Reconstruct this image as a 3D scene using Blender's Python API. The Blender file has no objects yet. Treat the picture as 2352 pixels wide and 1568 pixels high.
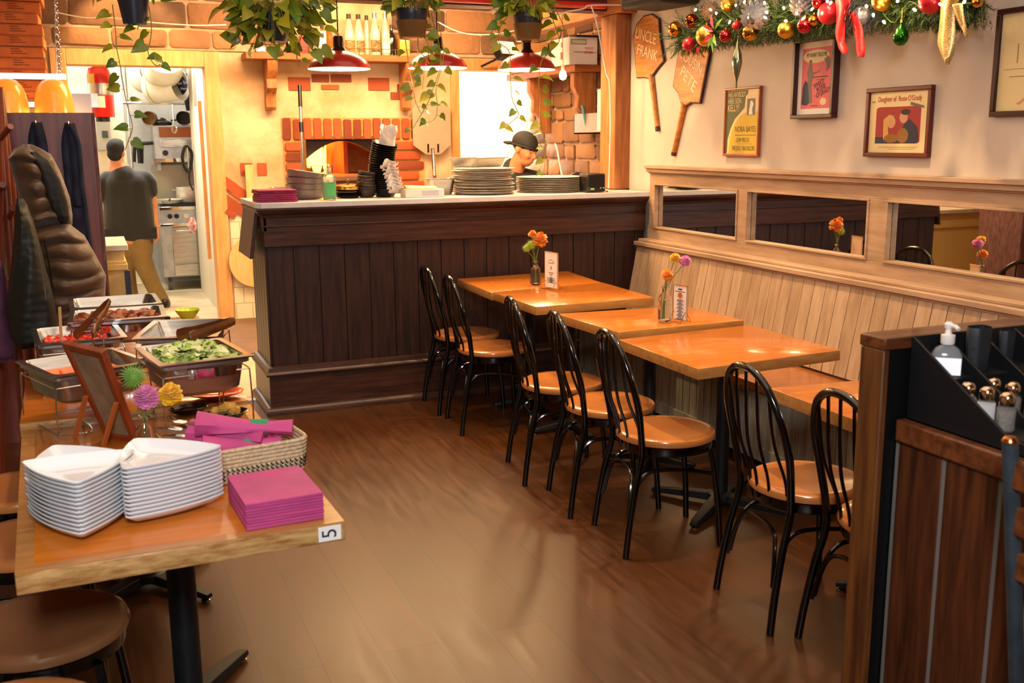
import bpy, bmesh, math, random
from mathutils import Vector, Matrix, Euler
rnd = random.Random(7)
PI = math.pi
C = bpy.context.scene.collection
SC = bpy.context.scene
R = math.radians

# ------------------------------------------------------------------ camera (solved from the vanishing points of the room)
EYE = Vector((0, 0, 1.62))
YAW, PITCH, ROLL, FPX = R(22.4223192), R(11.20550871), R(-0.42539287), 2343.235
_f = Vector((math.sin(YAW) * math.cos(PITCH), math.cos(YAW) * math.cos(PITCH), -math.sin(PITCH)))
_r0 = Vector((math.cos(YAW), -math.sin(YAW), 0))
_u0 = _r0.cross(_f)
_r = math.cos(ROLL) * _r0 + math.sin(ROLL) * _u0
_u = -math.sin(ROLL) * _r0 + math.cos(ROLL) * _u0
cam_d = bpy.data.cameras.new('camera')
cam = bpy.data.objects.new('camera', cam_d)
C.objects.link(cam)
m3 = Matrix((_r, _u, -_f)).transposed()
cam.matrix_world = Matrix.Translation(EYE) @ m3.to_4x4()
cam_d.sensor_width = 36
cam_d.lens = 36 * FPX / 2352
cam_d.clip_start = .05
cam_d.dof.use_dof = True
cam_d.dof.focus_distance = 5.2
cam_d.dof.aperture_fstop = 5.6
SC.camera = cam

def _ray(x, y):
    return _f * FPX + _r * (x - 1176) - _u * (y - 784)
def gz(x, y, z=0):
    d = _ray(x, y); return EYE + d * ((z - EYE.z) / d.z)
def gy(x, y, Y):
    d = _ray(x, y); return EYE + d * (Y / d.y)
def gx(x, y, X):
    d = _ray(x, y); return EYE + d * (X / d.x)

# ------------------------------------------------------------------ materials
MATS = {}
def srgb(h):
    if isinstance(h, str):
        h = h.lstrip('#'); c = [int(h[i:i + 2], 16) / 255 for i in (0, 2, 4)]
    else:
        c = list(h)[:3]
        return tuple(c) + (1,)
    return tuple(x / 12.92 if x <= .04045 else ((x + .055) / 1.055) ** 2.4 for x in c) + (1,)

def mat(name, col, rough=.5, metal=0, col2=None, nscale=6, stretch=(1, 1, 1), bump=0, bscale=None, coat=0, emis=None, estr=0,
        trans=0, ior=1.45, alpha=1, detail=4, contrast=(.35, .65), sheen=0, island=0, spec=.5, rand=True, sss=0):
    if name in MATS:
        return MATS[name]
    m = bpy.data.materials.new(name); MATS[name] = m
    m.use_nodes = True
    nt = m.node_tree; N = nt.nodes; L = nt.links
    b = N['Principled BSDF']
    b.inputs['Base Color'].default_value = srgb(col)
    b.inputs['Roughness'].default_value = rough
    b.inputs['Metallic'].default_value = metal
    b.inputs['IOR'].default_value = ior
    b.inputs['Specular IOR Level'].default_value = spec
    b.inputs['Transmission Weight'].default_value = trans
    b.inputs['Alpha'].default_value = alpha
    b.inputs['Coat Weight'].default_value = coat
    b.inputs['Coat Roughness'].default_value = .08
    if sheen: b.inputs['Sheen Weight'].default_value = sheen
    if sss:
        b.inputs['Subsurface Weight'].default_value = sss
        b.inputs['Subsurface Radius'].default_value = (.01, .005, .003)
    if emis is not None:
        b.inputs['Emission Color'].default_value = srgb(emis)
        b.inputs['Emission Strength'].default_value = estr
    need = col2 is not None or bump
    if need:
        tc = N.new('ShaderNodeTexCoord'); mp = N.new('ShaderNodeMapping')
        mp.inputs['Scale'].default_value = stretch
        L.new(tc.outputs['Object'], mp.inputs['Vector'])
        if rand:
            oi = N.new('ShaderNodeObjectInfo'); ml = N.new('ShaderNodeMath'); ml.operation = 'MULTIPLY'; ml.inputs[1].default_value = 37.
            L.new(oi.outputs['Random'], ml.inputs[0]); L.new(ml.outputs[0], mp.inputs['Location'])
        nz = N.new('ShaderNodeTexNoise'); nz.inputs['Scale'].default_value = nscale; nz.inputs['Detail'].default_value = detail
        nz.inputs['Roughness'].default_value = .6
        L.new(mp.outputs[0], nz.inputs['Vector'])
        fac = nz.outputs['Fac']
        if col2 is not None:
            rp = N.new('ShaderNodeValToRGB')
            rp.color_ramp.elements[0].position = contrast[0]; rp.color_ramp.elements[0].color = srgb(col)
            rp.color_ramp.elements[1].position = contrast[1]; rp.color_ramp.elements[1].color = srgb(col2)
            if island:
                ge = N.new('ShaderNodeNewGeometry'); mx = N.new('ShaderNodeMix'); mx.data_type = 'FLOAT'
                mx.inputs['Factor'].default_value = island
                L.new(nz.outputs['Fac'], mx.inputs['A']); L.new(ge.outputs['Random Per Island'], mx.inputs['B'])
                fac = mx.outputs['Result']
            L.new(fac, rp.inputs['Fac']); L.new(rp.outputs['Color'], b.inputs['Base Color'])
        if bump:
            nb = nz
            if bscale:
                nb = N.new('ShaderNodeTexNoise'); nb.inputs['Scale'].default_value = bscale; nb.inputs['Detail'].default_value = 5
                L.new(mp.outputs[0], nb.inputs['Vector'])
            bp = N.new('ShaderNodeBump'); bp.inputs['Strength'].default_value = bump; bp.inputs['Distance'].default_value = .02
            L.new(nb.outputs['Fac'], bp.inputs['Height']); L.new(bp.outputs['Normal'], b.inputs['Normal'])
    return m

def planks_mat(name, c1, c2, seam, w, l, rough, rot=0, grain=60, bump=.15):
    """long boards from the brick texture, each tinted on its own, with grain stretched along it"""
    m = bpy.data.materials.new(name); m.use_nodes = True
    nt = m.node_tree; N = nt.nodes; L = nt.links; b = N['Principled BSDF']
    tc = N.new('ShaderNodeTexCoord'); mp = N.new('ShaderNodeMapping'); mp.inputs['Rotation'].default_value = (0, 0, rot)
    L.new(tc.outputs['Object'], mp.inputs['Vector'])
    br = N.new('ShaderNodeTexBrick'); br.inputs['Scale'].default_value = 1
    br.inputs['Brick Width'].default_value = l; br.inputs['Row Height'].default_value = w
    br.inputs['Mortar Size'].default_value = .0016; br.inputs['Mortar Smooth'].default_value = .3; br.offset = .37
    br.inputs['Color1'].default_value = srgb(c1); br.inputs['Color2'].default_value = srgb(c2); br.inputs['Mortar'].default_value = srgb(seam)
    L.new(mp.outputs[0], br.inputs['Vector'])
    m2 = N.new('ShaderNodeMapping'); m2.inputs['Scale'].default_value = (2.2, 22, 1); L.new(mp.outputs[0], m2.inputs['Vector'])
    nz = N.new('ShaderNodeTexNoise'); nz.inputs['Scale'].default_value = 1.6; nz.inputs['Detail'].default_value = 8; nz.inputs['Distortion'].default_value = .6
    L.new(m2.outputs[0], nz.inputs['Vector'])
    mr = N.new('ShaderNodeMapRange'); mr.inputs[1].default_value = .3; mr.inputs[2].default_value = .7; mr.inputs[3].default_value = .72; mr.inputs[4].default_value = 1.22
    L.new(nz.outputs['Fac'], mr.inputs[0])
    vm = N.new('ShaderNodeVectorMath'); vm.operation = 'SCALE'
    L.new(br.outputs['Color'], vm.inputs[0]); L.new(mr.outputs[0], vm.inputs['Scale'])
    L.new(vm.outputs[0], b.inputs['Base Color'])
    r2 = N.new('ShaderNodeMapRange'); r2.inputs[3].default_value = rough - .08; r2.inputs[4].default_value = rough + .14
    L.new(nz.outputs['Fac'], r2.inputs[0]); L.new(r2.outputs[0], b.inputs['Roughness'])
    bp = N.new('ShaderNodeBump'); bp.inputs['Strength'].default_value = bump; bp.inputs['Distance'].default_value = .004
    L.new(vm.outputs[0], bp.inputs['Height']); L.new(bp.outputs['Normal'], b.inputs['Normal'])
    return m

def tile_mat(name, c1, c2, seam, w, h, rough=.3, rotx=True, msize=.004):
    m = bpy.data.materials.new(name); m.use_nodes = True
    nt = m.node_tree; N = nt.nodes; L = nt.links; b = N['Principled BSDF']
    tc = N.new('ShaderNodeTexCoord'); mp = N.new('ShaderNodeMapping')
    if rotx: mp.inputs['Rotation'].default_value = (R(90), 0, 0)
    L.new(tc.outputs['Object'], mp.inputs['Vector'])
    br = N.new('ShaderNodeTexBrick'); br.inputs['Scale'].default_value = 1
    br.inputs['Brick Width'].default_value = w; br.inputs['Row Height'].default_value = h; br.inputs['Mortar Size'].default_value = msize
    br.inputs['Color1'].default_value = srgb(c1); br.inputs['Color2'].default_value = srgb(c2); br.inputs['Mortar'].default_value = srgb(seam)
    L.new(mp.outputs[0], br.inputs['Vector']); L.new(br.outputs['Color'], b.inputs['Base Color'])
    b.inputs['Roughness'].default_value = rough
    bp = N.new('ShaderNodeBump'); bp.inputs['Strength'].default_value = .3; bp.inputs['Distance'].default_value = .004; bp.invert = True
    L.new(br.outputs['Fac'], bp.inputs['Height']); L.new(bp.outputs['Normal'], b.inputs['Normal'])
    return m

# ------------------------------------------------------------------ mesh builder
def rot(rx=0, ry=0, rz=0):
    return Euler((rx, ry, rz)).to_matrix().to_4x4()
def T(x, y, z): return Matrix.Translation((x, y, z))

def frame_from(d):
    d = Vector(d).normalized()
    a = Vector((0, 0, 1)) if abs(d.z) < .92 else Vector((1, 0, 0))
    x = a.cross(d).normalized(); y = d.cross(x)
    return x, y

def spline(P, n=8, closed=False):
    P = [Vector(p) for p in P]; out = []
    k = len(P)
    for i in range(k if closed else k - 1):
        if closed: a, b, c, d = P[(i - 1) % k], P[i], P[(i + 1) % k], P[(i + 2) % k]
        else: a, b, c, d = P[max(i - 1, 0)], P[i], P[i + 1], P[min(i + 2, k - 1)]
        for j in range(n):
            t = j / n
            out.append(.5 * ((2 * b) + (c - a) * t + (2 * a - 5 * b + 4 * c - d) * t * t + (3 * b - a - 3 * c + d) * t ** 3))
    if not closed: out.append(P[-1])
    return out

class MB:
    def __init__(s, M=None):
        s.v = []; s.f = []; s.fm = []; s.M = M or Matrix.Identity(4); s.mi = 0
    def add(s, vs, fs, M=None):
        k = len(s.v); A = s.M @ M if M is not None else s.M
        s.v += [A @ Vector(p) for p in vs]
        s.f += [tuple(k + i for i in f) for f in fs]; s.fm += [s.mi] * len(fs)
        return s
    def box(s, c, d, M=None, taper=1):
        x, y, z = d[0] / 2, d[1] / 2, d[2] / 2; t = taper
        vs = [(-x * t, -y * t, -z), (x * t, -y * t, -z), (x * t, y * t, -z), (-x * t, y * t, -z), (-x, -y, z), (x, -y, z), (x, y, z), (-x, y, z)]
        A = T(*c) @ M if M is not None else T(*c)
        return s.add(vs, [(3, 2, 1, 0), (4, 5, 6, 7), (0, 1, 5, 4), (1, 2, 6, 5), (2, 3, 7, 6), (3, 0, 4, 7)], A)
    def bb(s, x0, x1, y0, y1, z0, z1):
        return s.box(((x0 + x1) / 2, (y0 + y1) / 2, (z0 + z1) / 2), (x1 - x0, y1 - y0, z1 - z0))
    def lathe(s, prof, c=(0, 0, 0), seg=24, M=None, sx=1, sy=1, wob=None):
        vs = []; fs = []; n = len(prof)
        for j in range(seg):
            a = 2 * PI * j / seg
            for (r, z) in prof:
                w = wob(a, z) if wob else 1
                vs.append((r * w * math.cos(a) * sx, r * w * math.sin(a) * sy, z))
        for j in range(seg):
            k = (j + 1) % seg
            for i in range(n - 1):
                fs.append((j * n + i, k * n + i, k * n + i + 1, j * n + i + 1))
        if prof[0][0] > 1e-5: fs.append(tuple(j * n for j in range(seg))[::-1])
        if prof[-1][0] > 1e-5: fs.append(tuple(j * n + n - 1 for j in range(seg)))
        return s.add(vs, fs, T(*c) @ M if M is not None else T(*c))
    def shell(s, prof, c=(0, 0, 0), seg=24, M=None, sx=1, sy=1):
        """open lathe without end caps"""
        n = len(prof); vs = []; fs = []
        for j in range(seg):
            a = 2 * PI * j / seg
            for (r, z) in prof: vs.append((r * math.cos(a) * sx, r * math.sin(a) * sy, z))
        for j in range(seg):
            k = (j + 1) % seg
            for i in range(n - 1): fs.append((j * n + i, k * n + i, k * n + i + 1, j * n + i + 1))
        return s.add(vs, fs, T(*c) @ M if M is not None else T(*c))
    def ball(s, c, r, seg=16, ring=10, M=None):
        if not hasattr(r, '__len__'): r = (r, r, r)
        prof = [(max(1e-6, math.sin(PI * i / ring)), -math.cos(PI * i / ring)) for i in range(ring + 1)]
        A = T(*c) @ (M if M is not None else Matrix.Identity(4)) @ Matrix.Diagonal((r[0], r[1], r[2], 1))
        return s.lathe(prof, (0, 0, 0), seg, A)
    def tube(s, pts, r, seg=10, cap=True, closed=False):
        pts = [Vector(p) for p in pts]; n = len(pts)
        rs = r if hasattr(r, '__len__') else [r] * n
        vs = []; fs = []; px = None
        for i, p in enumerate(pts):
            if closed: d = pts[(i + 1) % n] - pts[(i - 1) % n]
            else: d = pts[min(i + 1, n - 1)] - pts[max(i - 1, 0)]
            if d.length < 1e-9: d = Vector((0, 0, 1))
            d.normalize()
            if px is None: x, y = frame_from(d)
            else:
                x = px - d * px.dot(d)
                if x.length < 1e-6: x, y = frame_from(d)
                x.normalize(); y = d.cross(x)
            px = x
            for j in range(seg):
                a = 2 * PI * j / seg
                vs.append(p + (x * math.cos(a) + y * math.sin(a)) * rs[i])
        for i in range(n if closed else n - 1):
            i2 = (i + 1) % n
            for j in range(seg):
                k = (j + 1) % seg
                fs.append((i * seg + j, i * seg + k, i2 * seg + k, i2 * seg + j))
        if cap and not closed:
            fs.append(tuple(range(seg))[::-1]); fs.append(tuple((n - 1) * seg + j for j in range(seg)))
        return s.add(vs, fs)
    def cyl(s, a, b, r, r2=None, seg=16):
        return s.tube([a, b], [r, r2 if r2 is not None else r], seg)
    def prism(s, poly, z0, z1, M=None):
        n = len(poly)
        vs = [(x, y, z0) for x, y in poly] + [(x, y, z1) for x, y in poly]
        fs = [tuple(range(n))[::-1], tuple(range(n, 2 * n))] + [(i, (i + 1) % n, n + (i + 1) % n, n + i) for i in range(n)]
        return s.add(vs, fs, M)
    def loft(s, rings, cap0=False, cap1=False, closed=True):
        n = len(rings[0]); vs = [p for r in rings for p in r]; fs = []
        for i in range(len(rings) - 1):
            for j in range(n if closed else n - 1):
                k = (j + 1) % n
                fs.append((i * n + j, i * n + k, (i + 1) * n + k, (i + 1) * n + j))
        if cap0: fs.append(tuple(range(n))[::-1])
        if cap1: fs.append(tuple((len(rings) - 1) * n + j for j in range(n)))
        return s.add(vs, fs)
    def quad(s, a, b, c, d): return s.add([a, b, c, d], [(0, 1, 2, 3)])
    def poly(s, pts): return s.add(pts, [tuple(range(len(pts)))])
    def mesh(s, name, mats, sharp=40):
        me = bpy.data.meshes.new(name)
        me.from_pydata([tuple(v) for v in s.v], [], s.f)
        for m in (mats if isinstance(mats, (list, tuple)) else [mats]): me.materials.append(m)
        if any(s.fm): me.polygons.foreach_set('material_index', s.fm)
        bm = bmesh.new(); bm.from_mesh(me); bmesh.ops.recalc_face_normals(bm, faces=bm.faces[:]); bm.to_mesh(me); bm.free()
        me.polygons.foreach_set('use_smooth', [True] * len(me.polygons))
        me.set_sharp_from_angle(angle=R(sharp))
        me.update()
        return me
    def build(s, name, mats, parent=None, bevel=0, sharp=40, solid=0, subsurf=0):
        o = bpy.data.objects.new(name, s.mesh(name, mats, sharp)); C.objects.link(o)
        if parent is not None: o.parent = parent
        if solid:
            md = o.modifiers.new('solid', 'SOLIDIFY'); md.thickness = solid; md.offset = 0
        if subsurf:
            md = o.modifiers.new('sub', 'SUBSURF'); md.levels = subsurf; md.render_levels = subsurf
        if bevel:
            md = o.modifiers.new('bevel', 'BEVEL'); md.width = bevel; md.segments = 2; md.limit_method = 'ANGLE'; md.angle_limit = R(50)
            md.harden_normals = False
        return o

def thing(name, label, cat, loc=(0, 0, 0), rz=0, group=None, rx=0, ry=0):
    o = bpy.data.objects.new(name, None); C.objects.link(o)
    o.location = loc; o.rotation_euler = (rx, ry, rz); o.empty_display_size = .05
    o['label'] = label; o['category'] = cat
    if group: o['group'] = group
    return o
def tag(o, label, cat, group=None):
    o['label'] = label; o['category'] = cat
    if group: o['group'] = group
    return o
def struct(name, mb, m, bevel=0, sharp=40):
    o = mb.build(name, m, None, bevel, sharp); o['kind'] = 'structure'; return o
def kids(o): return [c for c in KID.get(o.name, [])]
KID = {}
def dup(root, label=None, loc=None, rz=None, group=None):
    def cp(o, par):
        c = o.copy(); C.objects.link(c)
        if par is not None: c.parent = par
        for ch in list(o.children): cp(ch, c)
        return c
    r = cp(root, None)
    if label: r['label'] = label
    if loc is not None: r.location = loc
    if rz is not None: r.rotation_euler = (r.rotation_euler[0], r.rotation_euler[1], rz)
    if group: r['group'] = group
    return r
def text(body, size, m, parent=None, name='lettering', M=None, align='CENTER', ext=.0006, sx=1, spacing=1):
    cu = bpy.data.curves.new(name, 'FONT'); cu.body = body; cu.size = size; cu.align_x = align; cu.align_y = 'CENTER'
    cu.extrude = ext; cu.space_character = spacing
    tmp = bpy.data.objects.new('tmp_text', cu); C.objects.link(tmp)
    dg = bpy.context.evaluated_depsgraph_get()
    me = bpy.data.meshes.new_from_object(tmp.evaluated_get(dg))
    bpy.data.objects.remove(tmp); bpy.data.curves.remove(cu)
    me.name = name
    A = (M if M is not None else Matrix.Identity(4)) @ Matrix.Diagonal((sx, 1, 1, 1))
    me.transform(A)
    me.materials.clear(); me.materials.append(m)
    o = bpy.data.objects.new(name, me); C.objects.link(o)
    if parent is not None: o.parent = parent
    return o
def organic(name, prims, m, parent=None, voxel=.012, smooth=6, M=None):
    """one continuous skin grown round tapered limbs and ellipsoids"""
    b = MB(M)
    for p in prims:
        if p[0] == 'e': b.ball(p[1], p[2], 20, 14, p[3] if len(p) > 3 else None)
        elif p[0] == 'l':
            b.tube(p[1], p[2], 14)
            pts = [Vector(q) for q in p[1]]; rs = p[2] if hasattr(p[2], '__len__') else [p[2]] * len(pts)
            b.ball(pts[0], rs[0], 14, 10); b.ball(pts[-1], rs[-1], 14, 10)
        elif p[0] == 'b': b.box(p[1], p[2], p[3] if len(p) > 3 else None)
    o = b.build(name, m, parent)
    r = o.modifiers.new('remesh', 'REMESH'); r.mode = 'VOXEL'; r.voxel_size = voxel; r.use_smooth_shade = True
    s = o.modifiers.new('smooth', 'SMOOTH'); s.iterations = smooth; s.factor = .5
    dg = bpy.context.evaluated_depsgraph_get(); dg.update()
    me = bpy.data.meshes.new_from_object(o.evaluated_get(dg))
    o.modifiers.clear(); old = o.data; o.data = me; bpy.data.meshes.remove(old)
    if not me.materials: me.materials.append(m)
    me.polygons.foreach_set('use_smooth', [True] * len(me.polygons))
    return o
def light(kind, name, loc, power, col=(1, 1, 1), size=.3, rx=0, ry=0, rz=0, size_y=None, spot=None, blend=.5, target=None):
    l = bpy.data.lights.new(name, kind); l.energy = power; l.color = col
    if kind == 'AREA':
        l.size = size
        if size_y: l.shape = 'RECTANGLE'; l.size_y = size_y
    elif kind in ('POINT', 'SPOT'): l.shadow_soft_size = size
    if kind == 'SPOT': l.spot_size = spot or R(90); l.spot_blend = blend
    o = bpy.data.objects.new(name, l); C.objects.link(o); o.location = loc; o.rotation_euler = (rx, ry, rz)
    if target is not None:
        d = Vector(target) - Vector(loc); o.rotation_euler = d.to_track_quat('-Z', 'Y').to_euler()
    return o

# ------------------------------------------------------------------ palette
wood_top = mat('varnished table wood', '#c8721c', .24, 0, '#b26018', 3, (1, 14, 1), .03, coat=.5, detail=6)
wood_edge = mat('oak table edge', '#b98245', .35, 0, '#a06a33', 4, (2, 10, 10), .05, coat=.3, detail=6)
wood_edge5 = mat('pale oak table edge', '#c9a066', .4, 0, '#94642f', 5, (3, 14, 14), .06, coat=.2, detail=8)
dark_wood = mat('dark stained oak', '#3a2119', .42, 0, '#23130f', 3, (14, 14, 1.2), .08, detail=8, rand=False)
dark_wood_h = mat('dark stained oak rail', '#4a2a1c', .38, 0, '#2c1812', 3, (1.2, 14, 14), .08, detail=8, rand=False)
brown_wood = mat('brown oak', '#6e3a18', .4, 0, '#3c1d0d', 3.2, (12, 12, 1), .08, detail=8, coat=.15)
brown_wood_h = mat('brown oak cap', '#74401f', .35, 0, '#4a2512', 3, (1, 12, 12), .06, detail=8, coat=.2)
pine = mat('rough pine beam', '#b0703c', .6, 0, '#8a5028', 3, (9, 9, 1), .1, detail=7)
pine_h = mat('rough pine shelf', '#a8602a', .55, 0, '#7c4119', 3, (1, 9, 9), .1, detail=7)
redwood = mat('mahogany panel', '#7a4037', .42, 0, '#5e2d27', 2.5, (14, 14, 1), .05, detail=8)
limed = mat('limed wood', '#c4a382', .5, 0, '#a5835f', 3, (10, 10, 1), .06, detail=8, rand=False)
limed_h = mat('limed wood rail', '#b8977a', .45, 0, '#9c7c5e', 2.6, (8, 1, 8), .05, detail=8, rand=False)
limed_grey = mat('greyed limed wood', '#aaa28e', .55, 0, '#837863', 3, (10, 10, 1), .06, detail=8, rand=False)
bench_seat_m = mat('laminate bench seat', '#9a5a2b', .3, 0, '#8a4d22', 4, (1, 8, 1), .02, coat=.3)
black_gloss = mat('black gloss enamel', '#040404', .16, 0, spec=.6, coat=.3)
black_matte = mat('black powder coat', '#121518', .5, 0, '#0b0d0f', 30, bump=.05)
black_plastic = mat('black plastic', '#0a0b0d', .38)
vinyl = mat('tan vinyl seat', '#b8743c', .22, 0, '#b06c36', 5, bump=.015, coat=.45)
vinyl_brown = mat('brown vinyl seat', '#7b5333', .26, 0, '#70492b', 5, bump=.015, coat=.4)
steel = mat('stainless steel', '#c8c8c8', .2, 1, '#b0b0b0', 6, (1, 1, 12))
steel_b = mat('brushed stainless', '#b9b8b4', .34, 1, '#a09f9b', 8, (1, 30, 1))
chrome = mat('chrome', '#d8d8d8', .08, 1)
alu = mat('dull aluminium', '#e0d6c8', .45, .45, '#c6bbaa', 12)
white_glaze = mat('white glaze', '#e6e8ec', .12, coat=.4)
white_paint = mat('white paint', '#dcd8cc', .5)
paper = mat('white paper', '#ece8e2', .7)
paper_pink = mat('off white card', '#efe3d6', .7)
ink = mat('dark ink', '#2a2420', .7)
glass = mat('clear glass', '#ffffff', .02, trans=1, ior=1.45)
brass = mat('brass wire', '#c79a4a', .22, 1)
magenta = mat('magenta paper', '#c0447f', .65, 0, '#a83a72', 8, bump=.05)
mirror_m = mat('mirror glass', '#dfe2e0', .015, 1)
skin_m = mat('skin', '#c08058', .5, 0, '#b0704b', 9, sss=.08)
skin2_m = mat('warm skin', '#c98258', .5, 0, '#b87148', 9, sss=.08)
hair_m = mat('black hair', '#070504', .8, 0, '#120d09', 60, (1, 1, .2), bump=.4)
def hgt(px, base):
    """the point seen at a pixel, at the depth of a base point"""
    d = _ray(*px); h = Vector((_f.x, _f.y, 0)).normalized()
    t = (base[0] * h.x + base[1] * h.y) / (d.x * h.x + d.y * h.y)
    return EYE + d * t
# ================================================================== THE SETTING
floor_m = planks_mat('wood plank floor', '#4e2807', '#452305', '#200f02', .19, 1.25, .34, R(90), bump=.25)
struct('floor', MB().bb(-3.2, 4.3, -2.6, 6.44, -.06, 0), floor_m)
kfloor_m = mat('pale kitchen floor', '#cdbd9c', .45, 0, '#b3a17e', 3)
struct('floor_kitchen', MB().bb(-3.2, 5.2, 6.5, 13, -.06, 0), kfloor_m)
struct('trim_1', MB().bb(-.6, 4.1, 6.44, 6.5, -.06, .008), white_paint)
cream_wall = mat('cream wall paint', '#c2b3a6', .62, 0, '#b8a798', 2.2, bump=.03, bscale=40)
struct('wall_right', MB().bb(3.53, 3.7, -2.6, 6.378, 0, 3.1), cream_wall)
struct('wall_left', MB().bb(-3.3, -3.2, -2.6, 13, 0, 3.1), cream_wall)
struct('wall_front', MB().bb(-3.3, 3.7, -2.7, -2.6, 0, 3.1), cream_wall)
ceil_m = mat('ceiling paint', '#b79a80', .7)
struct('ceiling', MB().bb(-3.3, 5.3, -2.7, 13.1, 3.1, 3.2), ceil_m)
# back wall of the kitchen: rough plaster with openings for the doorway and the pass
plaster = mat('rough plaster', '#d8b994', .75, 0, '#bd9266', 2.6, bump=.9, bscale=7, detail=8)
kwhite = mat('kitchen white wall', '#d6d2c4', .6)
BY = 9.6
w = MB()
w.bb(-3.2, -.07, BY, BY + .16, 0, 3.1); w.bb(1.056, 3.40, BY, BY + .16, 0, 1.17); w.bb(1.056, 1.90, BY, BY + .16, 1.17, 3.1)
w.bb(2.66, 3.40, BY, BY + .16, 1.17, 3.1); w.bb(1.90, 2.66, BY, BY + .16, 1.66, 3.1)
w.bb(-.07, 1.056, BY, BY + .16, 2.265, 3.1); w.bb(3.40, 4.15, BY, BY + .16, 2.275, 3.1)
struct('wall_back', w, plaster)
# stone courses over the doorway and the pass, and on the right side wall of the kitchen
stone_m = mat('warm stone', '#a87850', .8, 0, '#5f4433', 5, bump=.7, bscale=14, island=.65, contrast=(.2, .8))
mortar_m = mat('stone mortar', '#c2a284', .85, 0, '#ad8a69', 12, bump=.4)
brick_m = mat('fired brick', '#b4532a', .8, 0, '#6e2f1c', 9, bump=.35, island=.75, contrast=(.1, .9))
def stones(mb, x0, x1, z0, z1, hmin, hmax, wmin, wmax, put, gap=.022):
    r = random.Random(int(x0 * 97 + z0 * 31) + 5); z = z0
    while z < z1 - .02:
        h = min(r.uniform(hmin, hmax), z1 - z); x = x0
        if z1 - z - h < .04: h = z1 - z
        while x < x1 - .02:
            ww = min(r.uniform(wmin, wmax), x1 - x)
            if x1 - x - ww < .07: ww = x1 - x
            a, b, c, d = x + gap / 2, x + ww - gap / 2, z + gap / 2, z + h - gap / 2
            k = min(.02, h * .2); dp = r.uniform(.018, .034)
            ring = [(a + k, c), (b - k, c), (b, c + k), (b, d - k), (b - k, d), (a + k, d), (a, d - k), (a, c + k)]
            ring = [(p + r.uniform(-.006, .006), q + r.uniform(-.006, .006)) for p, q in ring]
            cx, cz = (a + b) / 2, (c + d) / 2
            r0 = [put(p, q, 0) for p, q in ring]; r1 = [put(p, q, dp * .7) for p, q in ring]
            r2 = [put(cx + (p - cx) * (1 - .03 / max(ww, .1)), cz + (q - cz) * (1 - .016 / max(h, .05)), dp) for p, q in ring]
            mb.loft([r0, r1, r2], False, True)
            x += ww
        z += h
s = MB()
pb = lambda p, q, d: (p, BY - .02 - d, q)
stones(s, -1.2, 1.35, 2.41, 3.1, .13, .24, .25, .65, pb); stones(s, 1.35, 1.75, 2.46, 3.1, .09, .16, .18, .4, pb)
stones(s, 2.75, 4.1, 2.42, 3.1, .14, .25, .25, .6, pb)
struct('wall_stone', s, stone_m)
struct('wall_mortar', MB().bb(-1.2, 1.75, BY - .02, BY - .001, 2.40, 3.1).bb(2.72, 4.13, BY - .02, BY - .001, 2.40, 3.1), mortar_m)
struct('wall_kitchen_right', MB().bb(4.17, 4.3, 6.6, 13, 0, 3.1).bb(3.54, 4.3, 6.5, 6.6, 0, 3.1), mortar_m)
s = MB(); stones(s, 6.62, 9.55, .9, 3.1, .1, .22, .14, .42, lambda p, q, d: (4.165 - d, p, q))
struct('wall_stone_side', s, stone_m)
# white tiles low on the back wall, with a dark brown edge
struct('wall_tiles', MB().bb(1.19, 3.4, BY - .015, BY - .001, 0, .985), tile_mat('white wall tile', '#e6dcc0', '#dfd3b4', '#b5a688', .15, .15, .25))
struct('trim_2', MB().bb(1.19, 1.62, BY - .03, BY - .001, .985, 1.0), dark_wood)
# bricks showing through the plaster
s = MB()
def brk(x0, x1, z0, z1, dep=.012, sk=0):
    s.add([(x0, BY + .02, z0), (x1, BY + .02, z0), (x1 + sk, BY + .02, z1), (x0 + sk, BY + .02, z1), (x0, BY - dep, z0), (x1, BY - dep, z0), (x1 + sk, BY - dep, z1), (x0 + sk, BY - dep, z1)],
          [(3, 2, 1, 0), (4, 5, 6, 7), (0, 1, 5, 4), (1, 2, 6, 5), (2, 3, 7, 6), (3, 0, 4, 7)])
for (a, b_, c, d) in ((663, 207, 712, 178), (846, 207, 893, 179), (716, 188, 755, 171), (760, 188, 806, 171), (738, 205, 778, 195), (897, 228, 940, 212), (912, 210, 945, 194), (553, 402, 579, 374), (592, 402, 612, 374)):
    p = gy(a, b_, BY); q = gy(c, d, BY); brk(p.x, q.x, p.z, q.z)
dd_ = 0
for px, py, w_, h_ in ((563, 452, .30, .10), (526, 424, .12, .09), (527, 466, .13, .10), (556, 484, .24, .09), (530, 489, .10, .06)):
    p = gy(px, py, BY); dd_ += .004; s.box((p.x, BY, p.z), (w_, .03 + dd_ * 2, h_), rot(0, R(37), 0))
struct('wall_bricks', s, brick_m)
# doorway casing and pass casing
casing = mat('door casing paint', '#dba86a', .5, 0, '#c98f52', 3, (6, 6, 1), .04)
s = MB(); s.bb(1.05, 1.175, BY - .03, BY + .18, 0, 2.395); s.bb(-.19, -.064, BY - .03, BY + .18, 0, 2.395); s.bb(-.064, 1.05, BY - .03, BY + .18, 2.26, 2.395)
struct('door_1', s, casing, .006)
s = MB(); s.bb(3.335, 3.42, BY - .03, BY + .18, 0, 2.275); s.bb(3.335, 4.13, BY - .035, BY + .18, 2.275, 2.385)
struct('door_2', s, mat('pass casing', '#d69a5e', .55, 0, '#bb7e46', 3, (6, 6, 1), .04), .006)
struct('trim_3', MB().bb(1.0, 1.03, BY + .2, BY + .24, .55, 1.98), casing)          # wooden edge strip inside the doorway
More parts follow.
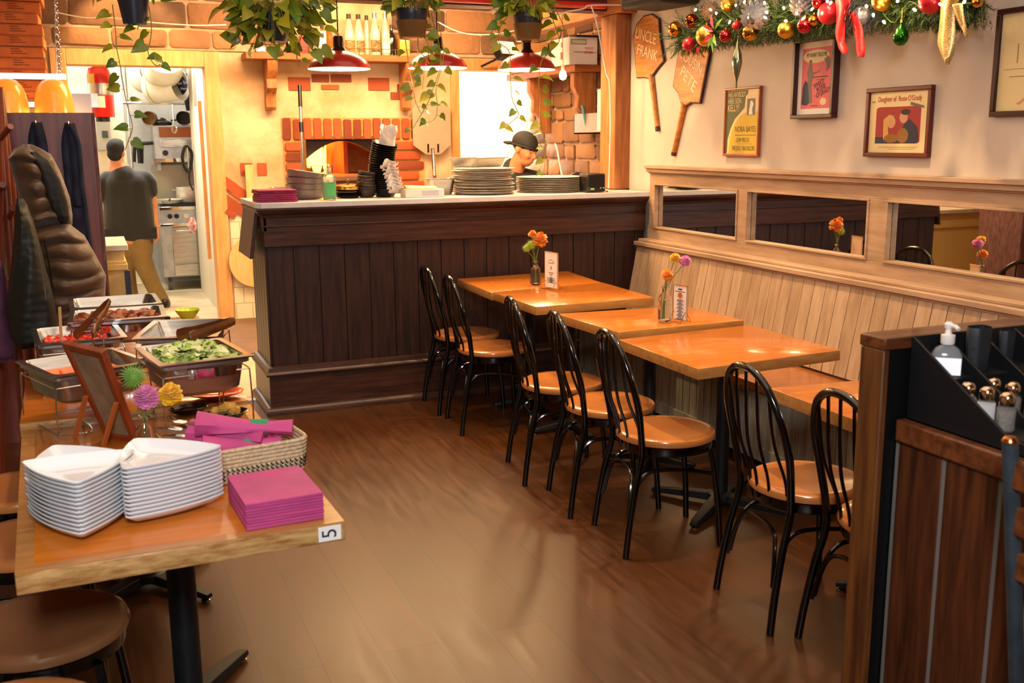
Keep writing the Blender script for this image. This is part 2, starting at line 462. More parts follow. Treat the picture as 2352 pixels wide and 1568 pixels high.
# inner kitchen
struct('wall_kitchen_back', MB().bb(-3.2, 1.2, 12.6, 12.7, 0, 3.1), mat('steel clad wall', '#b9b7b0', .35, .4, '#a4a29b', 2))
struct('wall_kitchen_door', MB().bb(1.10, 1.22, BY + .18, 11.7, 0, 3.1), mat('corridor wall', '#d8cdb4', .55))
struct('wall_kitchen_left', MB().bb(-1.25, -1.15, BY + .17, 12.6, 0, 3.1), kwhite)
struct('wall_pass', MB().bb(1.3, 5.2, 11.7, 11.8, 0, 3.1).bb(5.1, 5.2, 9.76, 11.7, 0, 3.1), mat('bright white wall', '#f2eee4', .6))
# timber header, corner post and side beam
struct('beam_1', MB().bb(-1.6, 3.41, 6.50, 6.66, 2.475, 2.66), mat('dark header beam', '#5a241a', .5, 0, '#3c1712', 3, (1, 9, 9), .08), .008)
struct('post', MB().bb(3.412, 3.535, 6.38, 6.6, 1.272, 2.45), pine, .006)
struct('beam_2', MB().bb(3.405, 3.545, 6.30, 8.1, 2.452, 2.75), mat('pine side beam', '#b4703a', .6, 0, '#8d5128', 3, (9, 1, 9), .1), .006)

rp_ = MB().tube([(1.35, 6.44, 2.502), (3.36, 6.44, 2.502)], .022, 14).build('red_pipe', mat('red pipe paint', '#c0281c', .25, coat=.5)); tag(rp_, 'glossy red pipe running along the dark header beam', 'pipe')
# ================================================================== COUNTER
ct = thing('pizza_counter', 'long dark panelled service counter with a white top in front of the oven', 'counter', (0, 0, 0))
p = MB()
p.bb(.955, 3.49, 6.10, 6.60, 0, 1.2)
x = .957; 
while x < 3.45:
    p.bb(x + .002, min(x + .150, 3.49), 6.088, 6.104, .25, 1.03); x += .154
y = 6.10
while y < 6.58:
    p.bb(.944, .957, y + .002, min(y + .088, 6.6), .25, 1.1); y += .092
p.build('panelled_body', dark_wood, ct, .002)
p = MB(); p.bb(.94, 3.49, 6.068, 6.11, 1.008, 1.185); p.bb(.928, .96, 6.068, 6.61, 1.1, 1.185); p.bb(.942, 3.49, 6.062, 6.07, 1.125, 1.135)
p.build('frieze', dark_wood_h, ct, .003)
def crown(mb, prof):   # prof: (outward, z) swept round the front and the left end
    rings = []
    for o_, z in prof:
        rings.append([Vector((3.49, 6.07 - o_, z)), Vector((.94 - o_, 6.07 - o_, z)), Vector((.94 - o_, 6.62, z))])
    rings = list(map(list, zip(*rings)))
    mb.loft(rings, True, True)
p = MB(); crown(p, [(-.01, 1.178), (.006, 1.178), (.012, 1.186), (.012, 1.192), (.022, 1.2), (.034, 1.212), (.04, 1.224), (.046, 1.226), (.046, 1.235), (-.01, 1.235)])
p.build('crown_moulding', dark_wood_h, ct)
p = MB(); crown(p, [(-.01, .03), (.014, .03), (.014, .232), (.03, .236), (.034, .246), (.03, .256), (.02, .262), (.016, .285), (.004, .29), (-.01, .29)])
p.build('base_board', dark_wood_h, ct)
p = MB(); crown(p, [(-.01, 0), (.045, 0), (.045, .02), (.036, .034), (.018, .045), (-.01, .045)])
p.build('foot_moulding', dark_wood_h, ct)
top = MB(); top.prism([(.93, 6.03), (3.50, 6.03), (3.50, 6.68), (.90, 6.68), (.90, 6.06)], 1.236, 1.268)
top.build('counter_top', mat('white quartz', '#dcd4d0', .25, 0, '#d0c8c4', 8), ct, .003)
p = MB(); p.add([(.905, 6.12, 1.225), (.925, 6.12, 1.225), (.925, 6.6, 1.225), (.905, 6.6, 1.225), (.86, 6.12, .94), (.882, 6.12, .94), (.882, 6.6, .94), (.86, 6.6, .94)],
              [(0, 1, 2, 3), (4, 5, 6, 7), (0, 1, 5, 4), (1, 2, 6, 5), (2, 3, 7, 6), (3, 0, 4, 7)])
p.build('drop_leaf', dark_wood_h, ct, .003)

# ================================================================== RIGHT WALL: mirror panel and bench
mp = thing('mirror_panel', 'long limed wood wall panel with a row of low mirrors above the bench', 'mirror', (0, 0, 0))
Y0, Y1 = 1.0, 6.012
p = MB()
p.bb(3.485, 3.529, Y0, Y1, 1.328, 1.42); p.bb(3.485, 3.529, Y0, Y1, .93, 1.03)
panes = [(5.95, 5.0), (4.915, 3.915), (3.80, 2.75), (2.65, 1.6)]
ed = [Y1] + [v for ab in panes for v in ab] + [Y0]
for i in range(0, len(ed), 2): p.bb(3.485, 3.529, ed[i + 1], ed[i], 1.03, 1.328)
p.build('frame_rails', limed_h, mp, .002)
p = MB(); p.bb(3.445, 3.529, Y0, Y1 + .015, 1.425, 1.445); p.bb(3.458, 3.529, Y0, Y1 + .008, 1.40, 1.425); p.bb(3.472, 3.529, Y0, Y1 + .004, 1.392, 1.4)
p.build('cap_moulding', limed_h, mp, .002)
for (a, b_) in panes:
    p = MB().bb(3.512, 3.516, b_, a, 1.03, 1.328); pane = p.build('mirror', mirror_m, mp)
    p = MB()
    for (y0, y1, z0, z1) in ((b_, a, 1.03, 1.042), (b_, a, 1.316, 1.328), (b_, b_ + .012, 1.042, 1.316), (a - .012, a, 1.042, 1.316)):
        p.bb(3.478, 3.511, y0, y1, z0, z1)
    p.build('bead', limed_h, pane, .002)

bn = thing('bench', 'long built-in limed wood bench with a slatted leaning back under the mirrors', 'bench', (0, 0, 0))
B0, B1 = 1.0, 6.008
p = MB(); n = 0; y = B0
while y < B1 - .01:
    y2 = min(y + .088, B1)
    a, b_ = y + .0025, y2 - .0025
    p.add([(3.392, a, .915), (3.392, b_, .915), (3.31, b_, .475), (3.31, a, .475), (3.41, a, .915), (3.41, b_, .915), (3.33, b_, .475), (3.33, a, .475)],
          [(0, 1, 2, 3), (7, 6, 5, 4), (0, 4, 5, 1), (1, 5, 6, 2), (2, 6, 7, 3), (3, 7, 4, 0)])
    y = y2
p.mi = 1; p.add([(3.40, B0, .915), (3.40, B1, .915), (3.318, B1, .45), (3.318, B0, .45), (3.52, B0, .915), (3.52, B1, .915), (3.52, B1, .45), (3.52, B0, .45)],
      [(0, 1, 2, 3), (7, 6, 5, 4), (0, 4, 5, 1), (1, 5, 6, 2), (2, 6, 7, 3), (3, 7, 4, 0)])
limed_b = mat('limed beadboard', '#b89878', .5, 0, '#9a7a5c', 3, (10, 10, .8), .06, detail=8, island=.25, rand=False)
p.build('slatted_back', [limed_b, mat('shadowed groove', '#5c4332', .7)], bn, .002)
p = MB(); p.bb(3.372, 3.484, B0, B1 + .012, .918, .945); p.bb(3.385, 3.484, B0, B1 + .008, .905, .918); p.bb(3.402, 3.484, B0, B1 + .004, .945, .962)
p.build('ledge', limed_h, bn, .004)
p = MB(); p.bb(2.905, 3.35, B0, B1, .42, .462)
p.build('seat', bench_seat_m, bn, .006)
p = MB(); y = B0
p.bb(2.98, 3.4, B0, B1, .1, .42)
while y < B1 - .01:
    y2 = min(y + .07, B1); p.bb(2.962, 2.985, y + .003, y2 - .003, .12, .41); y = y2
p.bb(2.95, 2.99, B0, B1, .06, .13); p.bb(2.955, 2.99, B0, B1, .385, .42)
p.build('front_panel', limed_grey, bn, .002)
MB().bb(3.03, 3.4, B0, B1, 0, .1).build('plinth', black_matte, bn)
# ================================================================== CHAIRS
def arc3(a, b, c, n=10): return spline([a, b, c], n)
def hoop_path():
    L = [(-.166, .166, .41), (-.172, .172, .48), (-.192, .186, .60), (-.222, .178, .72), (-.246, .135, .815), (-.256, .07, .862), (-.258, 0, .873)]
    return [Vector(p) for p in L] + [Vector((p[0], -p[1], p[2])) for p in L[-2::-1]]
def make_chair(label, group, seat_mat=None):
    t = thing('bistro_chair', label, 'chair', (0, 0, 0), 0, group)
    s = MB(); s.lathe([(0, .428), (.188, .428), (.2, .436), (.203, .448), (.198, .459), (.186, .464), (.16, .463), (.08, .458), (0, .456)], seg=40)
    s.build('seat', seat_mat or vinyl, t)
    s = MB(); s.lathe([(.165, .395), (.188, .395), (.19, .4), (.19, .427), (.165, .427)], seg=36)
    s.build('seat_ring', black_gloss, t)
    hp = spline(hoop_path(), 5)
    MB().tube(hp, .0135, 10).build('back_hoop', black_gloss, t)
    for sy in (1, -1):
        MB().tube(spline([(-.236, .188 * sy, .002), (-.222, .182 * sy, .12), (-.196, .173 * sy, .27), (-.174, .166 * sy, .36), (-.166, .166 * sy, .415)], 5), .0135, 10).build('leg', black_gloss, t)
        MB().tube(spline([(.178, .168 * sy, .002), (.168, .16 * sy, .16), (.15, .148 * sy, .32), (.138, .135 * sy, .4)], 5), .0125, 10).build('leg', black_gloss, t)
        MB().tube(spline([(-.205, .155 * sy, .16), (-.186, .148 * sy, .25), (-.15, .145 * sy, .315), (-.09, .148 * sy, .335), (.04, .152 * sy, .325), (.155, .152 * sy, .3)], 6), .008, 8).build('stretcher', black_gloss, t)
    MB().tube(spline([(-.215, .155, .15), (-.196, .128, .27), (-.18, .09, .318), (-.175, 0, .33), (-.18, -.09, .318), (-.196, -.128, .27), (-.215, -.155, .15)], 5), .0075, 8).build('stretcher', black_gloss, t)
    for yb, yt, zt in ((-.118, -.128, .818), (-.06, -.066, .86), (0, 0, .87), (.06, .066, .86), (.118, .128, .818)):
        xb = -math.sqrt(.192 ** 2 - yb * yb)
        xt = -.256 + (.87 - zt) * .2
        MB().tube(spline([(xb, yb, .412), (xb - .012, yb * 1.04, .5), ((xb + xt) / 2 - .018, (yb + yt) / 2 * 1.05, .64), (xt, yt, zt)], 6), .0058, 8).build('spindle', black_gloss, t)
    return t
chair = make_chair('black bistro chair at the far end, closest to the panelled counter', 'bistro chairs along the bench tables')
def seat_at(o, sx, sy, rz):
    o.location = (sx, sy, 0); o.rotation_euler = (0, 0, R(rz))
row = [(2.095, 5.80, -4, None),
       (2.085, 5.34, -6, 'black bistro chair second from the dark counter, at the far table pair'),
       (2.085, 4.41, -10, 'black bistro chair at the near corner of the orange and green flower table'),
       (2.10, 3.94, -10, 'black bistro chair by the table with the pink flower, middle of the three bunched chairs'),
       (2.105, 3.47, -8, 'black bistro chair with its whole tan seat in view by the empty table'),
       (2.235, 2.735, -6, 'black bistro chair with a wide open hoop standing before the empty table edge'),
       (2.27, 2.31, -6, 'black bistro chair half hidden behind the brown partition post')]
for i, (sx, sy, rz, lb) in enumerate(row):
    o = chair if i == 0 else dup(chair, lb)
    seat_at(o, sx, sy, rz)
left = [(-.185, 2.60, -6, 'bistro chair with a brown seat pushed under the plate end of the buffet table'),
        (-.24, 2.13, -3, 'bistro chair with an orange brown seat cropped in front of the numbered table'),
        (-.245, 3.22, 2, 'black bistro chair behind the white plate stacks on the wall side of the buffet'),
        (-.29, 3.74, 4, 'black bistro chair beside the steel pans on the wall side of the buffet')]
for i, (sx, sy, rz, lb) in enumerate(left):
    o = dup(chair, lb, group='bistro chairs on the wall side of the buffet'); seat_at(o, sx, sy, rz)
    if i == 0:
        for c in o.children:
            if c.name.startswith('seat') and not c.name.startswith('seat_ring'):
                c.data = c.data.copy(); c.data.materials[0] = vinyl_brown

# ================================================================== TABLES
def make_table(label, corners, z, thick=.045, pole=None, pole_r=.03, arm=.29, arm_rot=45, edge=None, group=None, band=0):
    cx = sum(c[0] for c in corners) / 4; cy = sum(c[1] for c in corners) / 4
    t = thing('dining_table', label, 'table', (cx, cy, 0), 0, group)
    q = [(c[0] - cx, c[1] - cy) for c in corners]
    b = MB(); n = 4
    vs = [(x, y, z - thick) for x, y in q] + [(x, y, z) for x, y in q]
    b.add(vs, [(0, 1, 2, 3), (4, 5, 6, 7)]); b.mi = 1
    b.add(vs, [(i, (i + 1) % 4, 4 + (i + 1) % 4, 4 + i) for i in range(4)])
    bm_ = b.mesh('tabletop', [wood_top, edge or wood_edge])
    bm = bmesh.new(); bm.from_mesh(bm_); bmesh.ops.remove_doubles(bm, verts=bm.verts[:], dist=1e-5); bmesh.ops.recalc_face_normals(bm, faces=bm.faces[:]); bm.to_mesh(bm_); bm.free()
    o = bpy.data.objects.new('tabletop', bm_); C.objects.link(o); o.parent = t
    md = o.modifiers.new('bevel', 'BEVEL'); md.width = .002; md.segments = 2
    if band:
        fb = MB(); k = 1 - band / .33
        a = [Vector((x, y, z + .0006)) for x, y in q]; c = [Vector((x * k, y * (1 - band / .58), z + .0006)) for x, y in q]
        for i in range(4): fb.quad(a[i], a[(i + 1) % 4], c[(i + 1) % 4], c[i])
        fb.build('edge_banding', wood_edge, t)
    px, py = (pole[0] - cx, pole[1] - cy) if pole else (0, 0)
    MB().lathe([(pole_r, .05), (pole_r, z - thick - .012)], (px, py, 0), 20).build('pedestal', black_matte, t)
    MB().box((px, py, z - thick - .006), (.3, .3, .012)).build('mounting_plate', black_matte, t)
    base = MB(); base.lathe([(0, .035), (pole_r + .028, .035), (pole_r + .024, .06), (pole_r + .004, .072), (0, .072)], (px, py, 0), 20)
    for k in range(4):
        a = R(arm_rot + 90 * k); d = Vector((math.cos(a), math.sin(a), 0)); s_ = Vector((-d.y, d.x, 0)); o_ = Vector((px, py, 0))
        w0, w1 = .034, .022
        rings = []
        for r_, w_, z0, z1 in ((.0, w0, .03, .066), (arm * .5, .03, .024, .052), (arm * .9, w1, .016, .036), (arm, w1 * .8, .014, .03)):
            rings.append([o_ + d * r_ + s_ * w_ + Vector((0, 0, z0)), o_ + d * r_ - s_ * w_ + Vector((0, 0, z0)), o_ + d * r_ - s_ * w_ * .8 + Vector((0, 0, z1)), o_ + d * r_ + s_ * w_ * .8 + Vector((0, 0, z1))])
        base.loft(rings, True, True)
    fo = base.build('cross_foot', black_matte, t, .003)
    for k in range(4):
        a = R(arm_rot + 90 * k); e = Vector((px + math.cos(a) * (arm - .02), py + math.sin(a) * (arm - .02), 0))
        MB().lathe([(.014, 0), (.016, .006), (.008, .01), (.008, .018)], e, 12).build('glide', chrome, fo)
    return t
TG = 'orange wood tables along the bench'
make_table('orange wood table farthest along the bench, pushed against the dark counter', [(2.07, 5.315), (2.82, 5.405), (2.87, 6.0), (2.09, 5.95)], .772, group=TG, arm_rot=0, arm=.25)
make_table('orange wood table holding the orange and green flowers, just before the farthest table', [tuple(gz(1231, 705, .775)[:2]), tuple(gz(1503, 683, .775)[:2]), (2.815, 5.395), (2.075, 5.305)], .776, group=TG, arm_rot=0, arm=.25)
make_table('orange wood table holding the pink and yellow flowers and a white menu card', [(2.19, 4.04), (2.885, 4.055), (2.865, 4.55), (2.145, 4.61)], .755, group=TG, arm_rot=45, arm=.24)
make_table('empty orange wood table in full view in the middle of the bench row', [(2.143, 3.298), (2.883, 3.36), (2.883, 4.01), (2.146, 3.95)], .74, pole=(2.517, 3.664), group=TG, arm=.33, arm_rot=36)
make_table('orange wood table partly hidden behind the brown partition', [(2.19, 2.30), (2.90, 2.26), (2.88, 2.87), (2.208, 2.928)], .74, group=TG, arm_rot=35, arm=.22)
t5 = make_table('buffet table marked with a number, holding white plates and the napkin block', [(-.201, 2.231), (.501, 2.258), (.458, 3.46), (-.245, 3.44)], .74, .047, (.16, 2.84), .039, .33, 55, wood_edge5, 'buffet tables by the wall', band=.035)
make_table('buffet table under the steel pans, behind the table with the plates', [(-.252, 3.462), (.456, 3.475), (.445, 4.13), (-.263, 4.12)], .752, .047, (.1, 3.8), .045, .3, 40, wood_edge5, 'buffet tables by the wall')
make_table('buffet table farthest from the plates, carrying the two meat pans', [(-.13, 4.16), (.47, 4.18), (.485, 5.42), (-.13, 5.40)], .74, .047, (.1, 4.8), .045, .3, 40, wood_edge5, 'buffet tables by the wall')
# the number card on the table's front edge
p0, p1 = Vector((-.201, 2.231, 0)), Vector((.501, 2.258, 0)); e = (p1 - p0).normalized(); nrm = Vector((e.y, -e.x, 0))
lab = MB(); c0 = gz(757, 1203, .74); c0 = p0 + e * ((c0 - p0).dot(e)); c0.z = .7165
A = Matrix((e, Vector((0, 0, 1)), nrm)).transposed().to_4x4(); A.translation = c0 + nrm * .0012
lab = MB(A).box((0, 0, 0), (.054, .036, .0016)).build('number_label', paper)
tag(lab, 'white label with a dark number on the front edge of the buffet table', 'label')
text('5', .05, mat('violet black ink', '#1c1638', .6), lab, 'numeral', A @ T(0, 0, .0012) @ rot(0, 0, R(90)), ext=.0003)
# ================================================================== BUFFET: plates
def tri_ring(side, bow, n=10, rc=.06):
    """triangle with bowed sides and tight corners, centred on its centroid"""
    Rr = side / math.sqrt(3); V = [Vector((Rr * math.cos(R(90 + 120 * k)), Rr * math.sin(R(90 + 120 * k)))) for k in range(3)]
    out = []
    for k in range(3):
        a, b = V[k], V[(k + 1) % 3]; m = (a + b) / 2; o = m.normalized()
        for j in range(n):
            t = .03 + .94 * j / (n - 1)
            out.append(a.lerp(b, t) + o * bow * side * 4 * t * (1 - t))
    return out
def plate_mesh():
    p = MB(); ring = tri_ring(.252, .07)
    def lv(k, z): return [Vector((v.x * k, v.y * k, z)) for v in ring]
    p.loft([lv(.40, .0), lv(.46, .0), lv(.5, .005), lv(.80, .012), lv(.985, .0285), lv(1.0, .031), lv(.992, .0335), lv(.965, .0325), lv(.80, .018), lv(.60, .0095), lv(.3, .009)], True, True)
    return p.mesh('dinner_plate', white_glaze, 50)
pm = plate_mesh()
def plate_stack(cx, cy, ang, n, group, lab_top, lab_mid, z0, dz, jit, seed, top_rot=None, under_rot=None):
    r = random.Random(seed)
    ords = ['bottom', 'second', 'third', 'fourth', 'fifth', 'sixth', 'seventh', 'eighth', 'ninth', 'tenth', 'eleventh', 'twelfth', 'thirteenth']
    for i in range(n):
        o = bpy.data.objects.new('dinner_plate', pm); C.objects.link(o)
        a = ang + r.uniform(-jit, jit)
        if i == n - 2 and under_rot is not None: a = ang + under_rot
        o.location = (cx + r.uniform(-.001, .001), cy + r.uniform(-.001, .001), z0 + i * dz + (.012 if i == n - 1 and under_rot else 0)); o.rotation_euler = (0, 0, R(a))
        lb = lab_top if i == n - 1 else lab_mid % ('bottom' if i == 0 else ords[i] + ' from the bottom')
        tag(o, lb, 'plate', group)
plate_stack(-.066, 2.474, -61.5, 13, 'white plates of the stack near the wall', 'white three-sided plate on top of the plate stack nearer the wall', 'white three-sided plate, %s of the stack nearer the wall', .741, .0098, .5, 3)
plate_stack(-.082, 2.668, 19, 9, 'white plates of the low stack behind', 'white three-sided plate on top of the lower stack behind the wall-side stack', 'white three-sided plate, %s of the lower stack behind', .741, .0098, .4, 5)
plate_stack(.117, 2.507, 21, 13, 'white plates of the stack by the basket', 'white three-sided plate on top of the plate stack beside the woven basket', 'white three-sided plate, %s of the stack beside the basket', .741, .0098, .5, 9)

# ---------------------------------------------------------------- napkin block, basket, rolls
nb = MB(); bot = [(.276, 2.275), (.461, 2.29), (.456, 2.525), (.262, 2.51)]
cx, cy = .364, 2.40
nb_ = thing('napkin_block', 'thick block of folded magenta paper napkins at the table corner', 'napkins', (cx, cy, .7412), R(3))
for i in range(9):
    j = rnd.uniform(-.0015, .0015)
    MB().box((j, j, .004 + i * .0073), (.182, .228, .0069)).build('napkin', magenta, nb_, .0015)
bk = thing('woven_basket', 'cream coiled rope basket with a black zigzag band, filled with cutlery rolls', 'basket', (.355, 2.735, .741), R(9))
def rrect(w, h, r, n=5):
    out = []
    for (sx, sy, a0) in ((1, 1, 0), (-1, 1, 90), (-1, -1, 180), (1, -1, 270)):
        for k in range(n + 1):
            a = R(a0 + 90 * k / n); out.append((sx * (w / 2 - r) + r * math.cos(a), sy * (h / 2 - r) + r * math.sin(a)))
    return out
rope = mat('cream rope', '#d9c2a0', .8, 0, '#b99f78', 90, (1, 1, 1), .5)
b = MB()
for i in range(9):
    k = .93 + .07 * i / 8
    b.tube([Vector((x * k, y * k, .006 + i * .0105)) for x, y in rrect(.275, .185, .04)], .0058, 6, closed=True)
b.build('rope_wall', rope, bk)
MB().prism([(x * .92, y * .92) for x, y in rrect(.275, .185, .04)], .001, .006).build('bottom_panel', rope, bk)
b = MB()
for ring, z0 in ((rrect(.275, .185, .04), 1), (rrect(.275, .185, .04), 2), (rrect(.275, .185, .04), 3)):
    P = [Vector((x, y, 0)) for x, y in ring]; Ls = [0]
    Q = P + [P[0]]
    for i in range(len(Q) - 1): Ls.append(Ls[-1] + (Q[i + 1] - Q[i]).length)
    n = 62
    for j in range(n):
        s_ = Ls[-1] * j / n
        i = max(k for k in range(len(Ls)) if Ls[k] <= s_); i = min(i, len(P) - 1)
        d = (Q[i + 1] - Q[i]); d.normalize(); p_ = Q[i] + d * (s_ - Ls[i]); nn = Vector((d.y, -d.x, 0))
        k = .93 + .07 * z0 / 8; p_ = p_ * k; z = .006 + z0 * .0105
        a, c = p_ + nn * .0062 - d * .0035, p_ + nn * .0062 + d * .0035
        b.tube([a + Vector((0, 0, z + .004)), c + Vector((0, 0, z - .005))], .0021, 5)
b.build('zigzag_band', mat('black yarn', '#1d1a1c', .8), bk)
def napkin_roll(loc, yaw, pitch, ln, label):
    t = thing('cutlery_roll', label, 'cutlery', loc, R(yaw), 'cutlery rolls in the basket', 0, R(pitch))
    prof = []
    rings = []
    r = random.Random(int(loc[0] * 1e4))
    for i in range(9):
        x = -ln / 2 + ln * i / 8; w = .022 + .026 * abs((i - 5.4) / 5.4) ** 1.3
        rings.append([Vector((x, w * math.cos(2 * PI * j / 14) * (1 + .13 * math.sin(j * 2.3 + i * .6)), .72 * w * math.sin(2 * PI * j / 14) * (1 + .15 * math.cos(j * 1.7)))) for j in range(14)])
    MB().loft(rings, True, True).build('napkin_wrap', magenta, t, sharp=70)
    MB().lathe([(.0215, -.024), (.0225, 0), (.0222, .024)], (ln * .14, 0, 0), 18, rot(0, R(90), 0), 1, .8).build('paper_band', mat('green paper band', '#2c8a5a', .6), t)
    for k, yy in enumerate((-.012, .004)):
        f = MB(); hx = -ln / 2
        f.box((hx - .012, yy, .006), (.06, .005, .0016))
        if k == 0:
            f.box((hx - .05, yy, .007), (.02, .02, .0016))
            for q in (-.0075, -.0025, .0025, .0075): f.box((hx - .075, yy + q, .009), (.034, .0026, .0014))
        else: f.ball((hx - .05, yy, .006), (.026, .017, .005), 12, 8)
        f.build('fork' if k == 0 else 'spoon', chrome, t)
napkin_roll((.345, 2.72, .868), -14, 5, .25, 'magenta cutlery roll with a green paper band lying across the basket top')
napkin_roll((.33, 2.69, .823), -4, 2, .2, 'magenta cutlery roll under the banded roll in the basket')
napkin_roll((.325, 2.775, .822), -20, 2, .2, 'magenta cutlery roll at the far side of the basket')

napkin_roll((.30, 2.735, .845), -26, 4, .2, 'magenta cutlery roll with its fork tips toward the flowers, between the other rolls')
# ---------------------------------------------------------------- table sign seen from behind
es = thing('table_sign', 'wood framed table sign standing on easel legs, seen from its tan back', 'sign', (0, 0, 0))
BL, BR_ = Vector((.002, 3.235, .742)), Vector((.084, 3.15, .742))
TL, TR = gz(146, 784, 1.055), gz(238, 806, 1.045)
def on(u, v): return BL * (1 - u) * (1 - v) + BR_ * u * (1 - v) + TL * (1 - u) * v + TR * u * v
nS = (BR_ - BL).cross(TL - BL).normalized()
frame_m = mat('red brown sign wood', '#8c3e1c', .4, 0, '#74300f', 3, (8, 8, 1), .04)
def slab(mb, u0, u1, v0, v1, t0, t1):
    c = [on(u0, v0), on(u1, v0), on(u1, v1), on(u0, v1)]
    mb.add([p + nS * t0 for p in c] + [p + nS * t1 for p in c], [(0, 1, 2, 3), (7, 6, 5, 4), (0, 4, 5, 1), (1, 5, 6, 2), (2, 6, 7, 3), (3, 7, 4, 0)])
f = MB(); slab(f, 0, 1, 0, .06, -.011, .011); slab(f, 0, 1, .94, 1, -.011, .011); slab(f, 0, .13, .06, .94, -.011, .011); slab(f, .87, 1, .06, .94, -.011, .011)
f.build('frame', frame_m, es, .002)
f = MB(); slab(f, .13, .87, .06, .94, -.004, .004); f.build('backing_board', mat('tan hardboard', '#8c7458', .75, 0, '#7b6449', 20), es)
leg_m = mat('light leg wood', '#b0602a', .45)
for u, f0 in ((.06, gz(172, 1006, .742)), (.94, gz(238, 1022, .742))):
    a = on(u, .47) + nS * .016; d = (a - f0).normalized(); x, y = frame_from(d)
    MB().add([f0 + x * .007 + y * .004, f0 - x * .007 + y * .004, f0 - x * .007 - y * .004, f0 + x * .007 - y * .004, a + x * .007 + y * .004, a - x * .007 + y * .004, a - x * .007 - y * .004, a + x * .007 - y * .004],
             [(3, 2, 1, 0), (4, 5, 6, 7), (0, 1, 5, 4), (1, 2, 6, 5), (2, 3, 7, 6), (3, 0, 4, 7)]).build('leg', leg_m, es)

# ---------------------------------------------------------------- flowers
petal_cols = {}
def petal_mat(nm, c1, c2): return mat(nm, c1, .6, 0, c2, 40, island=.6, contrast=(.1, .9), sheen=.2)
pm_pink = petal_mat('pink petals', '#e283b8', '#c86a9c'); pm_yel = petal_mat('yellow petals', '#f0bb10', '#d89a08')
pm_org = petal_mat('orange petals', '#f59a14', '#e67e08'); pm_grn = petal_mat('green petals', '#7fae3a', '#557f22'); pm_lime = petal_mat('lime petals', '#a3b62a', '#7c9418')
stem_m = mat('flower stem', '#5f7a30', .6)
def bloom(mb, c, rad, axis, n=90, ln=.5, wd=.22, dome=.9, seed=1, spiky=False):
    r = random.Random(seed); ax = Vector(axis).normalized(); X, Y = frame_from(ax); c = Vector(c)
    for i in range(n):
        t = (i + .5) / n; th = i * 2.39996; ph = math.acos(max(-1, 1 - 1.55 * t * dome))
        d = ax * math.cos(ph) + (X * math.cos(th) + Y * math.sin(th)) * math.sin(ph)
        sd = d.cross(ax); sd = sd.normalized() if sd.length > .05 else X
        up = d.cross(sd)
        L = rad * r.uniform(.85, 1.08); w_ = rad * wd * r.uniform(.8, 1.2)
        a = c + d * L * (1 - ln); m_ = c + d * L * .8 + up * rad * .06; e_ = c + d * L * (1.03 if spiky else .97) + up * rad * .1
        if spiky: mb.add([a - sd * w_ * .4, a + sd * w_ * .4, e_], [(0, 1, 2)])
        else: mb.add([a, m_ - sd * w_, e_ - sd * w_ * .45, e_ + sd * w_ * .45, m_ + sd * w_], [(0, 1, 2, 3, 4)])
    mb.ball(c, rad * .62, 10, 8)
def bottle_vase(parent, r_, h_, neck_r, seg=20):
    pr = [(0, .003), (r_ * .85, .003), (r_, .012), (r_, h_ * .62), (r_ * .93, h_ * .70), (neck_r, h_ * .82), (neck_r, h_ * .95), (neck_r * 1.35, h_ * .965), (neck_r * 1.35, h_)]
    inn = [(neck_r * .85, h_), (neck_r * .8, h_ * .83), (r_ * .86, h_ * .69), (r_ * .9, h_ * .6), (r_ * .9, .016), (0, .012)]
    return MB().shell(pr + inn, (0, 0, 0), seg).build('glass_bottle', glass, parent)
def vase(label, loc, h_, r_, flowers, group=None, neck=.011):
    t = thing('flower_vase', label, 'vase', loc, 0, group)
    bottle_vase(t, r_, h_, neck)
    L = Vector(loc)
    for (p, rad, m_, kind, seed) in flowers:
        p = Vector(p) - L; side = Vector((p.x, p.y, 0)); base = Vector((-p.x * .12, -p.y * .12, .02)); nk = Vector((p.x * .08, p.y * .08, h_ * .95))
        ax = (Vector((p.x, p.y, 0)) * 3 + Vector((-.12, -.3, .8))) if kind != 'bud' else p
        b = MB(); bloom(b, p, rad, ax, 90 if kind != 'spiky' else 160, .55, .26 if kind != 'spiky' else .1, .95, seed, kind == 'spiky')
        fl = b.build('flower_head', m_, t, sharp=25)
        MB().tube(spline([base, nk, p - ax.normalized() * rad * .5], 6), .0022, 6).build('stem', stem_m, fl)
    return t
vb = Vector((.098, 2.92, .742))
vase('glass vase with green, pink and yellow flowers on the buffet table', vb, .135, .026,
     [(hg_, rad, m_, k, s_) for hg_, rad, m_, k, s_ in ((hgt((307, 866), vb), .042, pm_grn, 'spiky', 3), (hgt((337, 912), vb), .036, pm_pink, 'bloom', 4), (hgt((392, 905), vb), .034, pm_yel, 'bloom', 5))])

